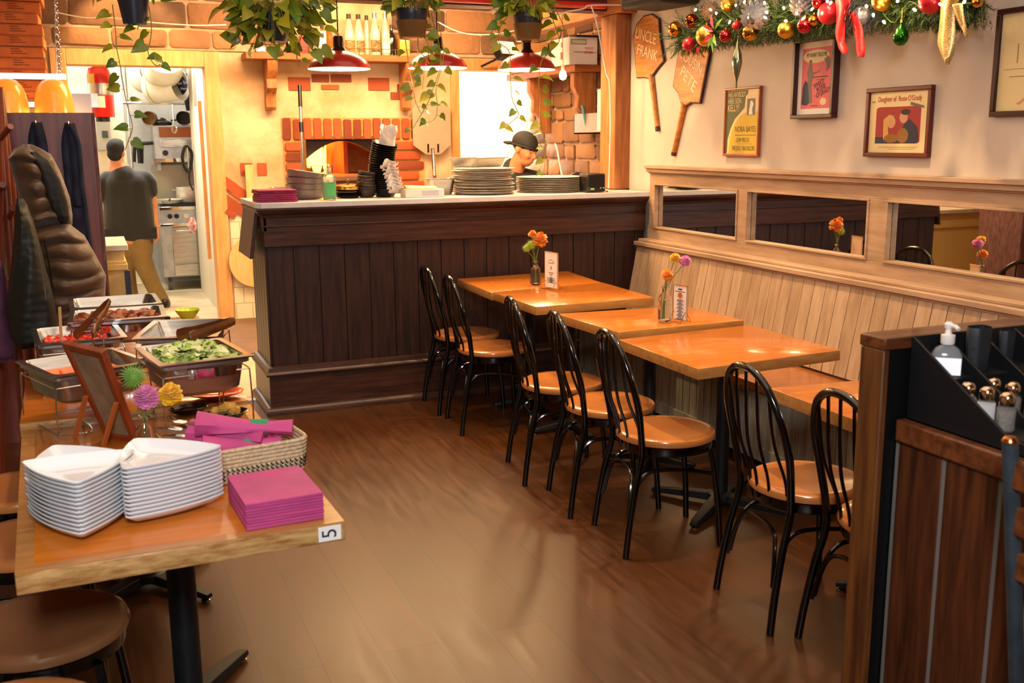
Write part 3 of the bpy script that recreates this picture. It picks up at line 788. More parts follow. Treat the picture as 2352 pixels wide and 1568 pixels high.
# ---------------------------------------------------------------- steel pans on wire racks
def pan_mesh(w, h, depth, rim=.022):
    b = MB()
    def lv(k, r, z): return [Vector((x, y, z)) for x, y in rrect(w - 2 * k, h - 2 * k, r, 4)]
    b.loft([lv(.0, .008, -.004), lv(0, .008, .0), lv(rim * .9, .028, .001), lv(rim, .03, -.003), lv(rim + .012, .034, -depth + .012), lv(rim + .02, .03, -depth), lv(rim + .06, .02, -depth)], False, True)
    return b
ZR = .985
def pan(cs, z, label, depth=.055, deep=.10, name='steam_pan', rack=None, group='steel food pans on the buffet'):
    P = [gz(x, y, z) for x, y in cs]                    # near-left, near-right, far-right, far-left of the rim
    c = sum(P, Vector((0, 0, 0))) / 4
    ex = ((P[1] - P[0]) + (P[2] - P[3])) / 2; ey = ((P[3] - P[0]) + (P[2] - P[1])) / 2
    rz = math.atan2(ex.y, ex.x); w, h = ex.length, ey.length
    t = thing(name, label, 'pan', (c.x, c.y, z), rz, group)
    pan_mesh(w, h, depth).build('pan_basin', steel, t, sharp=30)
    return t, c, rz, w, h
wire_m = mat('chromed wire', '#cfcfcf', .15, 1)
def chafer(c, rz, w, h, zr, zt, label, deep=.085, foot=True):
    t = thing('chafing_stand', label, 'stand', (c.x, c.y, zt), rz, 'wire chafing stands under the pans')
    H = zr - zt - .012
    b = MB()
    def lv(k, r, z): return [Vector((x, y, z)) for x, y in rrect(w - 2 * k, h - 2 * k, r, 4)]
    b.loft([lv(.008, .02, H + .004), lv(.008, .02, H - .006), lv(.02, .035, H - .012), lv(.03, .04, H - deep + .014), lv(.05, .035, H - deep), lv(.1, .02, H - deep)], False, True)
    b.build('water_pan', steel_b, t, sharp=30)
    b = MB(); zz = H - .028
    b.tube([Vector((x, y, zz)) for x, y in rrect(w - .02, h - .02, .01, 3)], .0024, 6, closed=True)
    for sx in (-1, 1):
        for sy in (-1, 1):
            x, y = sx * (w / 2 - .012), sy * (h / 2 - .012)
            b.tube([(x, y, zz), (x + sx * .004, y, zz * .5), (x + sx * .004, y, .01)], .0024, 6)
        x = sx * (w / 2 - .008)
        b.tube(spline([(x, -h / 2 + .012, .01), (x, -h / 2 + .012, .0035), (x, h / 2 - .012, .0035), (x, h / 2 - .012, .01)], 4), .0024, 6)
    b.tube(spline([(-w / 2 + .012, -h / 2 + .02, .004), (-w / 2 + .1, -h / 2 - .01, .004), (-w * .1, 0, .004), (-w / 2 + .1, h / 2 - .02, .004)], 6), .003, 6)
    b.build('wire_frame', wire_m, t)
    b = MB()
    b.prism([(-.2 * w, 0), (-.17 * w, -.006), (-.05 * w, -.006), (0, -.012), (.12 * w, -.006), (.3 * w, -.006), (.33 * w, 0)], H - .04, H - .012, T(0, -h / 2 + .012, 0))
    b.build('label_clip', chrome, t)
    return t
defs = [('salad', ((345, 843), (568, 818), (522, 773), (325, 795)), ZR, 'steel pan of green salad at the corner of the buffet', .742),
        ('empty', ((335, 778), (527, 770), (507, 731), (322, 735)), ZR, 'empty steel pan behind the salad pan', .754),
        ('carrot', ((83, 874), (322, 832), (287, 795), (66, 823)), .93, 'steel pan of cut carrots beside the table sign', .742),
        ('tomato', ((72, 797), (285, 771), (272, 740), (79, 750)), .93, 'steel pan of chopped tomatoes with tongs, behind the carrot pan', .754),
        ('meat', ((158, 741), (387, 726), (372, 699), (157, 712)), .95, 'steel pan of browned meat near the hanging jackets', .742),
        ('last', ((157, 710), (372, 696), (357, 672), (159, 685)), .95, 'steel pan farthest from the plates, behind the meat pan', .742)]
PANS = {}
for nm, cs, z, lb, zt in defs:
    t, c, rz, w, h = pan(cs, z, lb)
    if h < .25 and nm in ('meat', 'last'): pass
    PANS[nm] = (t, c, rz, w, h, z)
    chafer(c, rz, w, h, z, zt, {'salad': 'wire stand with a water pan under the salad', 'empty': 'wire stand with a water pan under the empty pan', 'carrot': 'wire stand with a water pan under the carrots',
           'tomato': 'wire stand with a water pan under the tomatoes', 'meat': 'wire stand with a water pan under the meat', 'last': 'wire stand with a water pan under the farthest pan'}[nm], .10 if nm == 'salad' else .09)
def food(nm, n, size, m, label, name, cat, lo, hi, shape='leaf', seed=1, xr=(-.5, .5), yr=(-.5, .5), heap=0):
    t, c, rz, w, h, ZR = PANS[nm]; r = random.Random(seed); b = MB()
    for i in range(n):
        u, v = r.uniform(*xr), r.uniform(*yr)
        x, y = u * (w - .085), v * (h - .085); z = r.uniform(lo, hi) + heap * (1 - (2 * u) ** 2) * (1 - (2 * v) ** 2)
        s_ = size * r.uniform(.6, 1.3); A = T(x, y, z) @ rot(r.uniform(-.7, .7), r.uniform(-.7, .7), r.uniform(0, 6.28))
        if shape == 'leaf':
            k = 7; pts = []; 
            for q in range(k): 
                a = 2 * PI * q / k; rr = s_ * r.uniform(.7, 1.15); pts.append(Vector((rr * math.cos(a), rr * .75 * math.sin(a), s_ * r.uniform(-.35, .45))))
            pts.append(Vector((0, 0, s_ * .2))); b.add(pts, [(q, (q + 1) % k, k) for q in range(k)], A)
        elif shape == 'cube': b.box((0, 0, 0), (s_, s_ * .9, s_ * .8), A) if False else b.add(*boxvf(s_, s_ * .85, s_ * .75), A)
        elif shape == 'stick': b.lathe([(.001, -s_), (size * .22, -s_ * .8), (size * .25, s_ * .6), (.001, s_)], (0, 0, 0), 7, A @ rot(R(80), 0, 0))
        elif shape == 'lump': b.ball((0, 0, 0), (s_, s_ * .7, s_ * .5), 8, 6, None) if False else b.add(*ballvf(s_, s_ * .72, s_ * .5, r), A)
    if heap or lo > -.05:
        b.box((0, 0, -.045), (w - .09, h - .09, .02))
    o = b.build(name, m, None, sharp=30); o.location = (c.x, c.y, ZR); o.rotation_euler = (0, 0, rz)
    tag(o, label, cat); o['kind'] = 'stuff'; return o
def boxvf(x, y, z):
    x, y, z = x / 2, y / 2, z / 2
    return [(-x, -y, -z), (x, -y, -z), (x, y, -z), (-x, y, -z), (-x, -y, z), (x, -y, z), (x, y, z), (-x, y, z)], [(3, 2, 1, 0), (4, 5, 6, 7), (0, 1, 5, 4), (1, 2, 6, 5), (2, 3, 7, 6), (3, 0, 4, 7)]
def ballvf(x, y, z, r, seg=8, ring=6):
    b = MB(); b.ball((0, 0, 0), (x, y, z), seg, ring)
    return [v * r.uniform(.88, 1.12) for v in b.v], b.f
salad_m = mat('salad leaves', '#8fae3a', .5, 0, '#d8d69a', 20, island=.8, contrast=(.15, .85))
food('salad', 420, .02, salad_m, 'heap of pale green chopped salad leaves in the corner pan', 'chopped_salad', 'salad', -.03, -.004, 'leaf', 2, heap=.03)
food('tomato', 130, .012, mat('tomato pieces', '#c42418', .35, 0, '#e04a30', 20, island=.7), 'chopped red tomatoes lying low in a steel pan', 'chopped_tomatoes', 'food', -.042, -.03, 'cube', 4)
food('carrot', 46, .024, mat('carrot pieces', '#e0501e', .4, 0, '#f07838', 20, island=.7), 'orange red carrot sticks scattered in a steel pan', 'carrot_sticks', 'food', -.045, -.03, 'stick', 5, (-.5, .5), (-.5, .1))
food('meat', 110, .03, mat('browned meat', '#5a2410', .4, 0, '#8a4422', 24, island=.7, bump=.5), 'browned roast meat pieces filling a steel pan', 'roast_meat', 'food', -.04, -.022, 'lump', 6, (-.5, .5), (-.5, .5), .016)
# tongs
amber = mat('amber plastic', '#6a3a16', .18, 0, '#4a2610', 8, coat=.4)
def tongs(a, b_, label, open_=.012, head=True, m_=None):
    a, b_ = Vector(a), Vector(b_); t = thing('serving_tongs', label, 'tongs', a, 0, 'serving tongs on the pans')
    d = b_ - a; L = d.length; d.normalize(); X = d.cross(Vector((0, 0, 1))).normalized(); Z = X.cross(d)
    for s in (1, -1):
        rings = []
        for k in range(9):
            u = k / 8; c = d * L * u + X * s * (open_ * (1 - u) * 1.6 + .006 * (1 if u < .95 else .2)); w_ = .014 * (1.25 - .35 * u) if u > .16 else .02
            bowl = .004 if u > .2 else .010
            rings.append([c + Z * w_, c + X * s * bowl + Z * w_ * .3, c + X * s * bowl - Z * w_ * .3, c - Z * w_, c - X * s * .001])
        MB().loft(rings, True, True).build('tong_arm', m_ or amber, t, sharp=50)
    return t
def pl(nm, u, v, z):
    t, c, rz, w, h, ZR = PANS[nm]; return Vector((c.x, c.y, ZR + z)) + (rot(0, 0, rz) @ Vector((u * w, v * h, 0)))
tongs(pl('salad', -.02, .2, .035), pl('salad', .62, .36, .06), 'brown tongs lying across the green salad', .018)
tongs(pl('tomato', .06, -.05, -.01), pl('tomato', .45, .45, .085), 'brown tongs leaning in the tomato pan', .016)
tongs(pl('carrot', .15, .05, -.015), pl('carrot', .47, .72, .06), 'clear amber tongs leaning out of the carrot pan', .012, m_=mat('clear amber plastic', '#b07a40', .1, trans=.6))
tongs(pl('meat', .22, -.2, .0), pl('meat', .0, -.62, .03), 'dark tongs resting on the meat pan', .014) if False else None
# ---------------------------------------------------------------- dishes at the table edge
rp = gz(496, 910, .76)
pl_ = MB().lathe([(0, .004), (.05, .004), (.062, .008), (.092, .018), (.094, .021), (.09, .022), (.06, .011), (0, .009)], (0, 0, 0), 40, None, 1, .8).build('oval_dish', mat('red glaze', '#d3301f', .12, coat=.5))
pl_.location = (rp.x, rp.y, .756); tag(pl_, 'glossy red oval dish under the salad rack', 'dish')
pl2 = bpy.data.objects.new('oval_dish', pl_.data); C.objects.link(pl2); q = gz(592, 985, .745); pl2.location = (.425, 3.02, .742); tag(pl2, 'glossy red dish peeking out behind the woven basket', 'dish')
cd = thing('crouton_dish', 'small black dish at the table edge behind the napkin basket', 'dish', (.36, 3.275, .742), R(4))
MB().lathe([(0, .003), (.04, .003), (.06, .018), (.068, .03), (.064, .031), (.055, .018), (0, .007)], (0, 0, 0), 32, None, 1, .8).build('dish_bowl', black_gloss, cd)
r = random.Random(8); crm = mat('toasted bread', '#dba94f', .75, 0, '#b87f2c', 30, bump=.3)
for i in range(26):
    o = MB().add(*boxvf(.019, .018, .017)).build('crouton', crm, None, .002)
    a = r.uniform(0, 6.28); rr = math.sqrt(r.random()) * (.045 if i < 18 else .024)
    o.location = (.36 + rr * math.cos(a), 3.275 + rr * .75 * math.sin(a), .742 + .022 + (.018 if i >= 18 else .006) + r.uniform(0, .008)); o.rotation_euler = (r.uniform(-.6, .6), r.uniform(-.6, .6), r.uniform(0, 3))
    tag(o, 'golden crouton heaped in the small black dish by the napkin basket', 'crouton', 'croutons in the black dish')
bd = MB().lathe([(0, .003), (.04, .003), (.052, .01), (.064, .022), (.062, .024), (.05, .013), (0, .008)], (0, 0, 0), 32, None, 1, .72).build('oval_dish', black_gloss)
bd.location = (.255, 3.41, .742); bd.rotation_euler = (0, 0, R(8)); tag(bd, 'empty black oval dish beneath the salad rack', 'dish')
lime = MB().lathe([(0, .003), (.03, .003), (.05, .03), (.062, .05), (.058, .05), (.046, .03), (0, .01)], (0, 0, 0), 28).build('serving_bowl', mat('lime bowl', '#a8bf2c', .3))
g = gz(428, 725, .742); lime.location = (.425, 5.32, .742); tag(lime, 'small lime green bowl at the far corner of the buffet', 'bowl')
tl = MB().box((0, 0, .0105), (.09, .06, .02), rot(0, 0, R(20))).build('card_holder', black_plastic, None, .004)
g = gz(405, 722, .742); tl.location = (.29, 5.33, .742); tag(tl, 'small black holder beside the lime green bowl', 'holder')
st = MB().box((0, 0, .13), (.012, .004, .26)).build('wooden_stick', mat('pale stick', '#b99a68', .6)); g = gz(144, 745, .95); st.location = (-.135, 4.12, .76); st.rotation_euler = (R(3), 0, R(50))
tag(st, 'thin flat wooden stick standing behind the tomato pan', 'stick')
# ================================================================== THINGS ON THE COUNTER
CZ = 1.2685
def cp(x, y, z=CZ): return gz(x, y, z)
def cx_(x, Y): return gy(x, 445, Y).x
ns = thing('napkin_stack', 'stack of folded magenta cloth napkins at the counter corner', 'napkins', (cx_(631, 6.2), 6.20, CZ), R(2))
for i in range(6):
    MB().box((rnd.uniform(-.006, .006), rnd.uniform(-.006, .006), .006 + i * .0118), (.23 - rnd.uniform(0, .012), .2, .0112)).build('cloth_napkin', mat('magenta cloth', '#a02a56', .8, 0, '#861f47', 20, bump=.1), ns, .003)
grey_bowl = mat('grey stoneware', '#7d6a60', .3, 0, '#6f5d54', 12, coat=.3)
bw = MB().lathe([(0, .003), (.095, .003), (.112, .012), (.121, .03), (.126, .058), (.122, .060), (.114, .03), (.1, .014), (0, .01)], (0, 0, 0), 40)
bme = bw.mesh('shallow_bowl', grey_bowl)
bp = cp(703, 459); bp.y = 6.34
for i, (dz, tl, lb) in enumerate(((0, 0, 'bottom grey stoneware bowl of the counter stack'), (.033, 2, 'second grey stoneware bowl up in the counter stack'), (.068, 4, 'third grey stoneware bowl up in the counter stack'), (.108, 9, 'topmost grey stoneware bowl, tilted on the counter stack'))):
    o = bpy.data.objects.new('shallow_bowl', bme); C.objects.link(o); o.location = (cx_(703, 6.36) + .002 * i, 6.36, CZ + dz); o.rotation_euler = (0, R(tl), 0)
    tag(o, lb, 'bowl', 'grey bowls on the counter')
sp = thing('small_steel_pan', 'small steel pan behind the magenta napkins', 'pan', (cx_(650, 6.52), 6.52, CZ)); pan_mesh(.15, .12, .06, .008).build('pan_basin', steel_b, sp); sp.location.z = CZ + .066
# sanitiser bottle
bt = thing('sanitizer_bottle', 'clear pump bottle of green hand sanitizer on the counter', 'bottle', (cx_(757, 6.15), 6.15, CZ), R(8))
b = MB(); rr_ = lambda w, d, r_: [Vector((x, y, 0)) for x, y in rrect(w, d, r_, 4)]
def lvl(P, z, k=1): return [Vector((p.x * k, p.y * k, z)) for p in P]
P0 = rr_(.078, .052, .018)
b.loft([lvl(P0, .002, .9), lvl(P0, .008), lvl(P0, .125), lvl(P0, .145, .8), lvl(P0, .155, .35), lvl(P0, .17, .3)], True, True)
b.build('bottle_body', mat('clear plastic', '#e8f2e8', .08, trans=.85, ior=1.3), bt)
b = MB(); b.loft([lvl(P0, .006, .9), lvl(P0, .012, .93), lvl(P0, .108, .93)], True, True); b.build('green_gel', mat('green gel', '#7fd88a', .2, trans=.3, ior=1.3), bt)
MB().bb(-.026, .026, -.0275, -.0262, .03, .1).build('front_label', mat('green label', '#58b868', .5), bt)
b = MB(); b.lathe([(.011, .168), (.013, .17), (.013, .186), (.006, .188), (.006, .2), (.01, .202), (.01, .212), (0, .213)], (0, 0, 0), 16); b.tube([(0, 0, .207), (-.012, -.03, .207), (-.013, -.036, .2)], .005, 8)
b.build('pump', mat('peach plastic', '#eec6a0', .4), bt)
# black plates with a gold lidded dish
for i in range(3):
    o = MB().lathe([(0, .002), (.06, .002), (.088, .012), (.092, .015), (.088, .016), (.06, .007), (0, .006)], (0, 0, 0), 32, None, 1, 1, lambda a, z: 1 + .02 * math.sin(5 * a + i)).build('black_plate', mat('black stoneware', '#15110f', .4))
    o.location = (cx_(800, 6.35), 6.35, CZ + .011 * i); tag(o, ['lowest', 'middle', 'upper'][i] + ' black plate under the gold lidded dish', 'plate', 'black plates on the counter')
gd = thing('lidded_dish', 'gold coloured lidded dish on a small stack of black plates', 'dish', (cx_(800, 6.35), 6.35, CZ + .04))
gold = mat('gold metal', '#c9963a', .18, 1)
MB().lathe([(0, .0), (.07, .0), (.084, .012), (.086, .03), (0, .03)], (0, 0, 0), 32).build('dish_body', gold, gd)
b = MB(); b.lathe([(.09, .03), (.09, .034), (.075, .04), (.03, .046), (0, .047)], (0, 0, 0), 32); b.build('lid', gold, gd)
MB().lathe([(.006, .046), (.006, .06), (.012, .066), (.012, .073), (0, .077)], (0, 0, 0), 16).build('lid_knob', gold, gd)
# dark side bowls
sbm = MB().lathe([(0, .002), (.04, .002), (.052, .012), (.066, .05), (.063, .051), (.048, .015), (0, .009)], (0, 0, 0), 28, None, 1, 1, lambda a, z: 1 + (.03 * math.sin(3 * a) if z > .04 else 0)).mesh('side_bowl', mat('charcoal stoneware', '#3a2f28', .45, 0, '#2a211c', 20))
for i in range(8):
    o = bpy.data.objects.new('side_bowl', sbm); C.objects.link(o); o.location = (cx_(842, 6.33) + .0015 * i, 6.33, CZ + .0155 * i); o.rotation_euler = (R(2 * (i % 3)), R(-1.2 * i), i * 1.3)
    tag(o, ('lowest' if i == 0 else 'topmost' if i == 7 else ['', 'second', 'third', 'fourth', 'fifth', 'sixth', 'seventh'][i]) + ' charcoal side bowl of the stack before the oven', 'bowl', 'charcoal side bowls')
# black food baskets with white liners
bkm = MB(); P1 = [Vector((.105 * math.cos(2 * PI * k / 28), .075 * math.sin(2 * PI * k / 28), 0)) for k in range(28)]
bkm.loft([lvl(P1, 0, .72), lvl(P1, .05, 1.0), lvl(P1, .053, 1.03), lvl(P1, .049, 1.03), lvl(P1, .047, .97), lvl(P1, .004, .70)], True, True)
for k in range(28):
    a, c = P1[k] * .76, P1[k] * .97; bkm.tube([(a.x, a.y, .006), (c.x, c.y, .046)], .0009, 5)
bkme = bkm.mesh('food_basket', mat('black basket plastic', '#060505', .3))
paper_l = mat('white liner paper', '#f2e6da', .8, 0, '#e3d4c6', 12)
lean = lambda i: Vector((cx_(884, 6.34) + .0011 * i * (1 if i < 12 else 1) - .022 * math.sin(i * .16), 6.34, CZ + .0005 + .0135 * i))
for i in range(22):
    o = bpy.data.objects.new('food_basket', bkme); C.objects.link(o); o.location = lean(i) - Vector((.0012 * i, 0, 0)); o.rotation_euler = (R(6 if i > 11 else 0), R(-.5 * i), R(90 + 4 * math.sin(i)))
    tag(o, 'black oval plastic basket nested in the tall counter stack', 'basket', 'black baskets nested in the tall stack')
r = random.Random(4)
def liner(c, w, h, yaw, pitch, label, group='white liners in the black baskets'):
    b = MB(); n = 7; rows = []
    for i in range(n):
        u = i / (n - 1)
        rows.append([Vector(((v - .5) * w + r.uniform(-.004, .004), .02 * math.sin(v * 6 + i) * u + r.uniform(-.004, .004), (u - .5) * h + (.02 * abs(math.sin(v * 7)) if i == n - 1 else 0))) for v in [k / 6 for k in range(7)]])
    b.loft(rows, closed=False)
    o = b.build('paper_liner', paper_l, None, 0, 60, .0012); o.location = c; o.rotation_euler = (R(pitch), 0, R(yaw)); tag(o, label, 'paper', group); return o
tops = lean(21)
liner(hgt((890, 318), (cx_(888,6.3), 6.3)), .12, .14, 18, 8, 'large crumpled white liner standing out of the top of the black basket stack')
liner(hgt((882, 330), (cx_(884,6.36), 6.36)), .10, .12, 40, 4, 'white liner behind the large one at the top of the basket stack')
lbl = ['highest', 'second', 'third', 'fourth', 'fifth', 'sixth', 'seventh', 'lowest']
for i in range(8):
    p = hgt((893 + 2.2 * i, 380 + i * 8.0), (cx_(895,6.22), 6.22))
    liner(p, .085 + .02 * (i == 0), .05, 10 + r.uniform(-25, 25), r.uniform(25, 60), lbl[i] + ' white liner poking out of the lower side of the basket stack')
# carton of sheets
gb = thing('glove_carton', 'small white carton of thin sheets on the counter', 'carton', (cx_(970, 6.2), 6.20, CZ), R(-2))
MB().bb(-.125, .125, -.065, .065, 0, .05).build('carton_body', mat('white card', '#e9dcd0', .6), gb, .002)
b = MB()
for i in range(4): b.bb(-.02, .09, -.0665, -.0655, .014 + .008 * i, .017 + .008 * i)
b.build('print', mat('pale blue print', '#a9a8c4', .6), gb)
rows = [[Vector((-.115 + .2 * v, -.05 + .1 * u, .052 + .022 * math.sin(u * 3.1) * (1 - v * .4))) for u in [k / 6 for k in range(7)]] for v in [k / 8 for k in range(9)]]
o = MB().loft(rows, closed=False).build('sheets', mat('yellowed sheet', '#f2dca0', .7), gb, 0, 60, .003)
s6 = thing('steel_insert_pan', 'deep steel insert pan beside the tray stack', 'pan', (cx_(1012, 6.4), 6.40, CZ + .105), R(-3))
pan_mesh(.19, .17, .103, .012).build('pan_basin', steel_b, s6)
# pizza trays
def tray_stack(cx, cy, rad, n, dz, tilt, group, where, seed, jit=.006):
    r = random.Random(seed)
    me = MB().lathe([(0, .001), (rad * .9, .001), (rad * .97, .007), (rad, .009), (rad, .0105), (rad * .965, .0095), (rad * .89, .003), (0, .003)], (0, 0, 0), 56).mesh('pizza_tray', alu)
    nm = ['lowest', 'second', 'third', 'fourth', 'fifth', 'sixth', 'seventh', 'eighth', 'ninth', 'tenth', 'eleventh', 'twelfth', 'thirteenth', 'fourteenth', 'fifteenth', 'sixteenth', 'seventeenth']
    for i in range(n):
        o = bpy.data.objects.new('pizza_tray', me); C.objects.link(o)
        o.location = (cx + r.uniform(-jit, jit), cy + r.uniform(-jit, jit), CZ + i * dz); o.rotation_euler = (R(r.uniform(-tilt, tilt)), R(r.uniform(-tilt, tilt)), r.uniform(0, 6))
        tag(o, ('lowest round steel tray' if i == 0 else 'topmost round steel tray' if i == n - 1 else nm[i] + ' round steel tray up') + ' of the ' + where, 'tray', group)
tray_stack(cx_(1109, 6.36), 6.36, .205, 15, .0112, .8, 'round trays of the tall stack', 'tall stack', 2, .012)
tray_stack(cx_(1259, 6.4), 6.40, .222, 9, .0115, .3, 'round trays of the low stack', 'low stack', 5, .004)
hp = thing('steel_hotel_pan', 'steel rectangular pan on top of the tall tray stack', 'pan', (cx_(1098, 6.38), 6.38, CZ + .0112 * 15 + .068), R(28))
pan_mesh(.34, .27, .062, .014).build('pan_basin', steel_b, hp, sharp=30)
# receipt printer
pr = thing('receipt_printer', 'black receipt printer with small lit panel at the wall end of the counter', 'printer', (3.43, 6.20, CZ))
pr.location = (cx_(1361, 6.17), 6.17, CZ); pr.rotation_euler = (0, 0, R(-6)); 
MB().bb(-.065, .065, -.07, .09, .004, .125).build('printer_case', mat('black case', '#17110f', .4), pr, .01)
b = MB(); b.bb(-.06, -.01, -.0715, -.07, .014, .034); b.build('light_panel', mat('grey panel', '#3a3c38', .4), pr)
b = MB(); b.ball((-.034, -.0725, .025), .0035, 8, 6); b.ball((-.022, -.0725, .025), .0035, 8, 6); b.build('indicator_light', mat('green led', '#c8ff30', .3, emis='#b8f020', estr=4), pr)
b = MB(); b.ball((.03, -.072, .03), .005, 8, 6); b.ball((.05, -.072, .03), .005, 8, 6); b.build('button', mat('grey button', '#b8b8b8', .3), pr)
b = MB(); b.tube(spline([(.06, .02, .02), (.075, -.04, .01), (.08, -.07, .008), (.085, -.05, .004), (.1, 0, .004)], 6), .003, 6); b.build('power_cord', black_plastic, pr)
rl = MB().prism([(-.05, 0), (.06, 0), (.06, .115), (.0, .125), (-.04, .105), (-.06, .06)], -.02, .02, rot(R(90), 0, 0)).build('card_reader', mat('brown black plastic', '#2e221a', .45), None, .004)
rl.location = (cx_(1322, 6.55), 6.55, CZ); rl.rotation_euler = (0, 0, R(-10)); tag(rl, 'dark plastic card reader standing behind the low tray stack', 'reader')
# ================================================================== OVEN
ov = thing('pizza_oven', 'brick faced pizza oven with an arched glowing mouth in the plaster wall', 'oven', (0, 0, 0))
s = MB(); yb = BY - .03
def brick(x0, x1, z0, z1, d=.03, k=.012):
    r0 = [(x0, z0 + k), (x0 + k, z0), (x1 - k, z0), (x1, z0 + k), (x1, z1 - k), (x1 - k, z1), (x0 + k, z1), (x0, z1 - k)]
    s.loft([[Vector((a, BY - .012, b)) for a, b in r0], [Vector((a, BY - d, b)) for a, b in r0], [Vector((x0 + (a - x0) * .92 + (x1 - x0) * .04, BY - d - .006, z0 + (b - z0) * .96 + (z1 - z0) * .02)) for a, b in r0]], False, True)
tl, tr = gy(645, 270, BY), gy(962, 270, BY); bl = gy(647, 322, BY)
x = tl.x; n = 14; wv = (tr.x - tl.x) / n
for i in range(n): brick(x + i * wv + .008, x + (i + 1) * wv - .012, bl.z + .005, tl.z - .005 + rnd.uniform(-.012, .006))
for i in range(6):
    z1 = bl.z - .02 - i * .094; brick(tl.x + .02, 1.885, z1 - .075, z1)
    j = .05 * (i % 2) * (i > 1); brick(2.68, 2.68 + (.33 if i < 2 else .36) - j, z1 - .075, z1)
s.build('brick_surround', brick_m, ov)
MB().bb(tl.x, 3.02, BY - .014, BY - .002, 1.66, tl.z).bb(tl.x + .01, 1.9, BY - .014, BY - .002, 1.1, 1.66).bb(2.66, 3.05, BY - .014, BY - .002, 1.1, 1.66).build('mortar_bed', mat('warm mortar', '#d09a58', .85, 0, '#b5803f', 14, bump=.5), ov)
b = MB(); b.bb(1.895, 2.665, BY - .03, BY + .16, 1.632, 1.66); b.bb(1.895, 1.91, BY - .03, BY + .16, 1.25, 1.632)
b.build('steel_lintel', mat('bronzed steel', '#7a5630', .4, .6), ov)
# arched face with the glowing vault behind
ax0, ax1, az0 = 1.912, 2.655, 1.36; cxm = (ax0 + ax1) / 2
arch = [(ax0 + (ax1 - ax0) * k / 24, az0 + .02 + .235 * math.sin(PI * min(max(.06 + .88 * k / 24, 0), 1)) ** .9) for k in range(25)]
face = MB(); fy = BY + .1
for k in range(24):
    a, c = arch[k], arch[k + 1]
    face.quad((a[0], fy, a[1]), (c[0], fy, c[1]), (c[0], fy, 1.64), (a[0], fy, 1.64)); face.quad((a[0], fy, a[1]), (c[0], fy, c[1]), (c[0], fy + .12, c[1]), (a[0], fy + .12, a[1]))
face.build('arch_plate', mat('dark iron', '#2c1c16', .6, .3, '#43302a', 6), ov)
vault = MB(); rows = []
for v in range(10):
    t = v / 9; yv = fy + .12 + .75 * math.sin(t * PI / 2); sc = 1.18 * math.cos(t * PI / 2 * .98)
    rows.append([Vector((cxm + math.cos(PI * k / 20) * -.5 * sc, yv, 1.3 + .34 * math.sin(PI * k / 20) * (sc / 1.18 * .7 + .3))) for k in range(21)])
vault.loft(rows, closed=False); vault.bb(1.6, 2.95, fy, fy + .95, 1.27, 1.3)
vault.build('oven_vault', mat('firebrick vault', '#c8743c', .85, 0, '#a85a2c', 5, bump=.2), ov)
b = MB(); b.bb(2.36, 2.40, fy + .3, fy + .9, 1.3, 1.7); b.build('inner_jamb', brick_m, ov)
b = MB()
for i in range(44):
    a = rnd.uniform(0, 6.28); rr = rnd.uniform(0, .15); h = rnd.uniform(.14, .34); x0, y0 = 2.0 + rr * math.cos(a) * 1.4, fy + .5 + rr * math.sin(a)
    b.lathe([(.02, 0), (.034, h * .25), (.02, h * .6), (.001, h)], (x0, y0, 1.3), 8, rot(rnd.uniform(-.15, .15), rnd.uniform(-.15, .25), 0))
b.build('flames', mat('fire', '#ffb030', .5, emis='#ff9a28', estr=22), ov)
b = MB()
for i in range(5): b.tube([(1.75 + i * .03, fy + .35 + .07 * i, 1.33), (2.2 + .02 * i, fy + .45 + .05 * i, 1.34)], .03, 8)
b.build('log', mat('charred log', '#2a1a10', .9), ov)
b = MB(); b.bb(1.92, 2.17, fy - .03, fy - .022, 1.325, 1.332); b.bb(1.92, 2.17, fy - .03, fy - .022, 1.385, 1.39)
for xx in (1.92, 1.962, 2.07, 2.16): b.bb(xx, xx + .012, fy - .03, fy - .022, 1.33, 1.388)
b.build('iron_fender', mat('black iron', '#120c0a', .5), ov)
b = MB(); b.bb(1.88, 2.70, BY - .12, BY + .14, 1.25, 1.29); b.build('hearth_shelf', mat('hearth stone', '#5c3a28', .6, 0, '#6e4a30', 8), ov, .004)
b = MB(); b.bb(2.12, 2.62, BY - .1, BY - .05, 1.10, 1.25); b.build('hearth_panel', mat('brown iron', '#50331f', .5, .4), ov, .004)

# ================================================================== SHELF, BOTTLES
sh = thing('bottle_shelf', 'long wooden wall shelf with two brackets and a thin gallery rail above the oven', 'shelf', (0, 0, 0))
b = MB(); b.bb(1.37, 2.99, BY - .30, BY - .035, 2.32, 2.378); b.build('shelf_board', pine_h, sh, .006)
for xx in (1.60, 2.86):
    poly = [(0, 0), (.0, -.42), (-.05, -.43), (-.075, -.40), (-.07, -.33), (-.10, -.28), (-.16, -.24), (-.15, -.16), (-.2, -.11), (-.24, -.06), (-.25, 0)]
    b = MB(); b.prism(poly, xx - .045, xx + .045, Matrix(((0, 0, 1, 0), (1, 0, 0, BY - .035), (0, 1, 0, 2.32), (0, 0, 0, 1)))); b.build('bracket', pine, sh, .004)
b = MB(); b.tube([(1.42, BY - .27, 2.43), (2.95, BY - .27, 2.43)], .003, 6)
for xx in (1.42, 1.72, 2.05, 2.38, 2.72, 2.93): b.tube([(xx, BY - .27, 2.378), (xx, BY - .27, 2.432)], .004, 6)
b.build('gallery_rail', brass, sh)
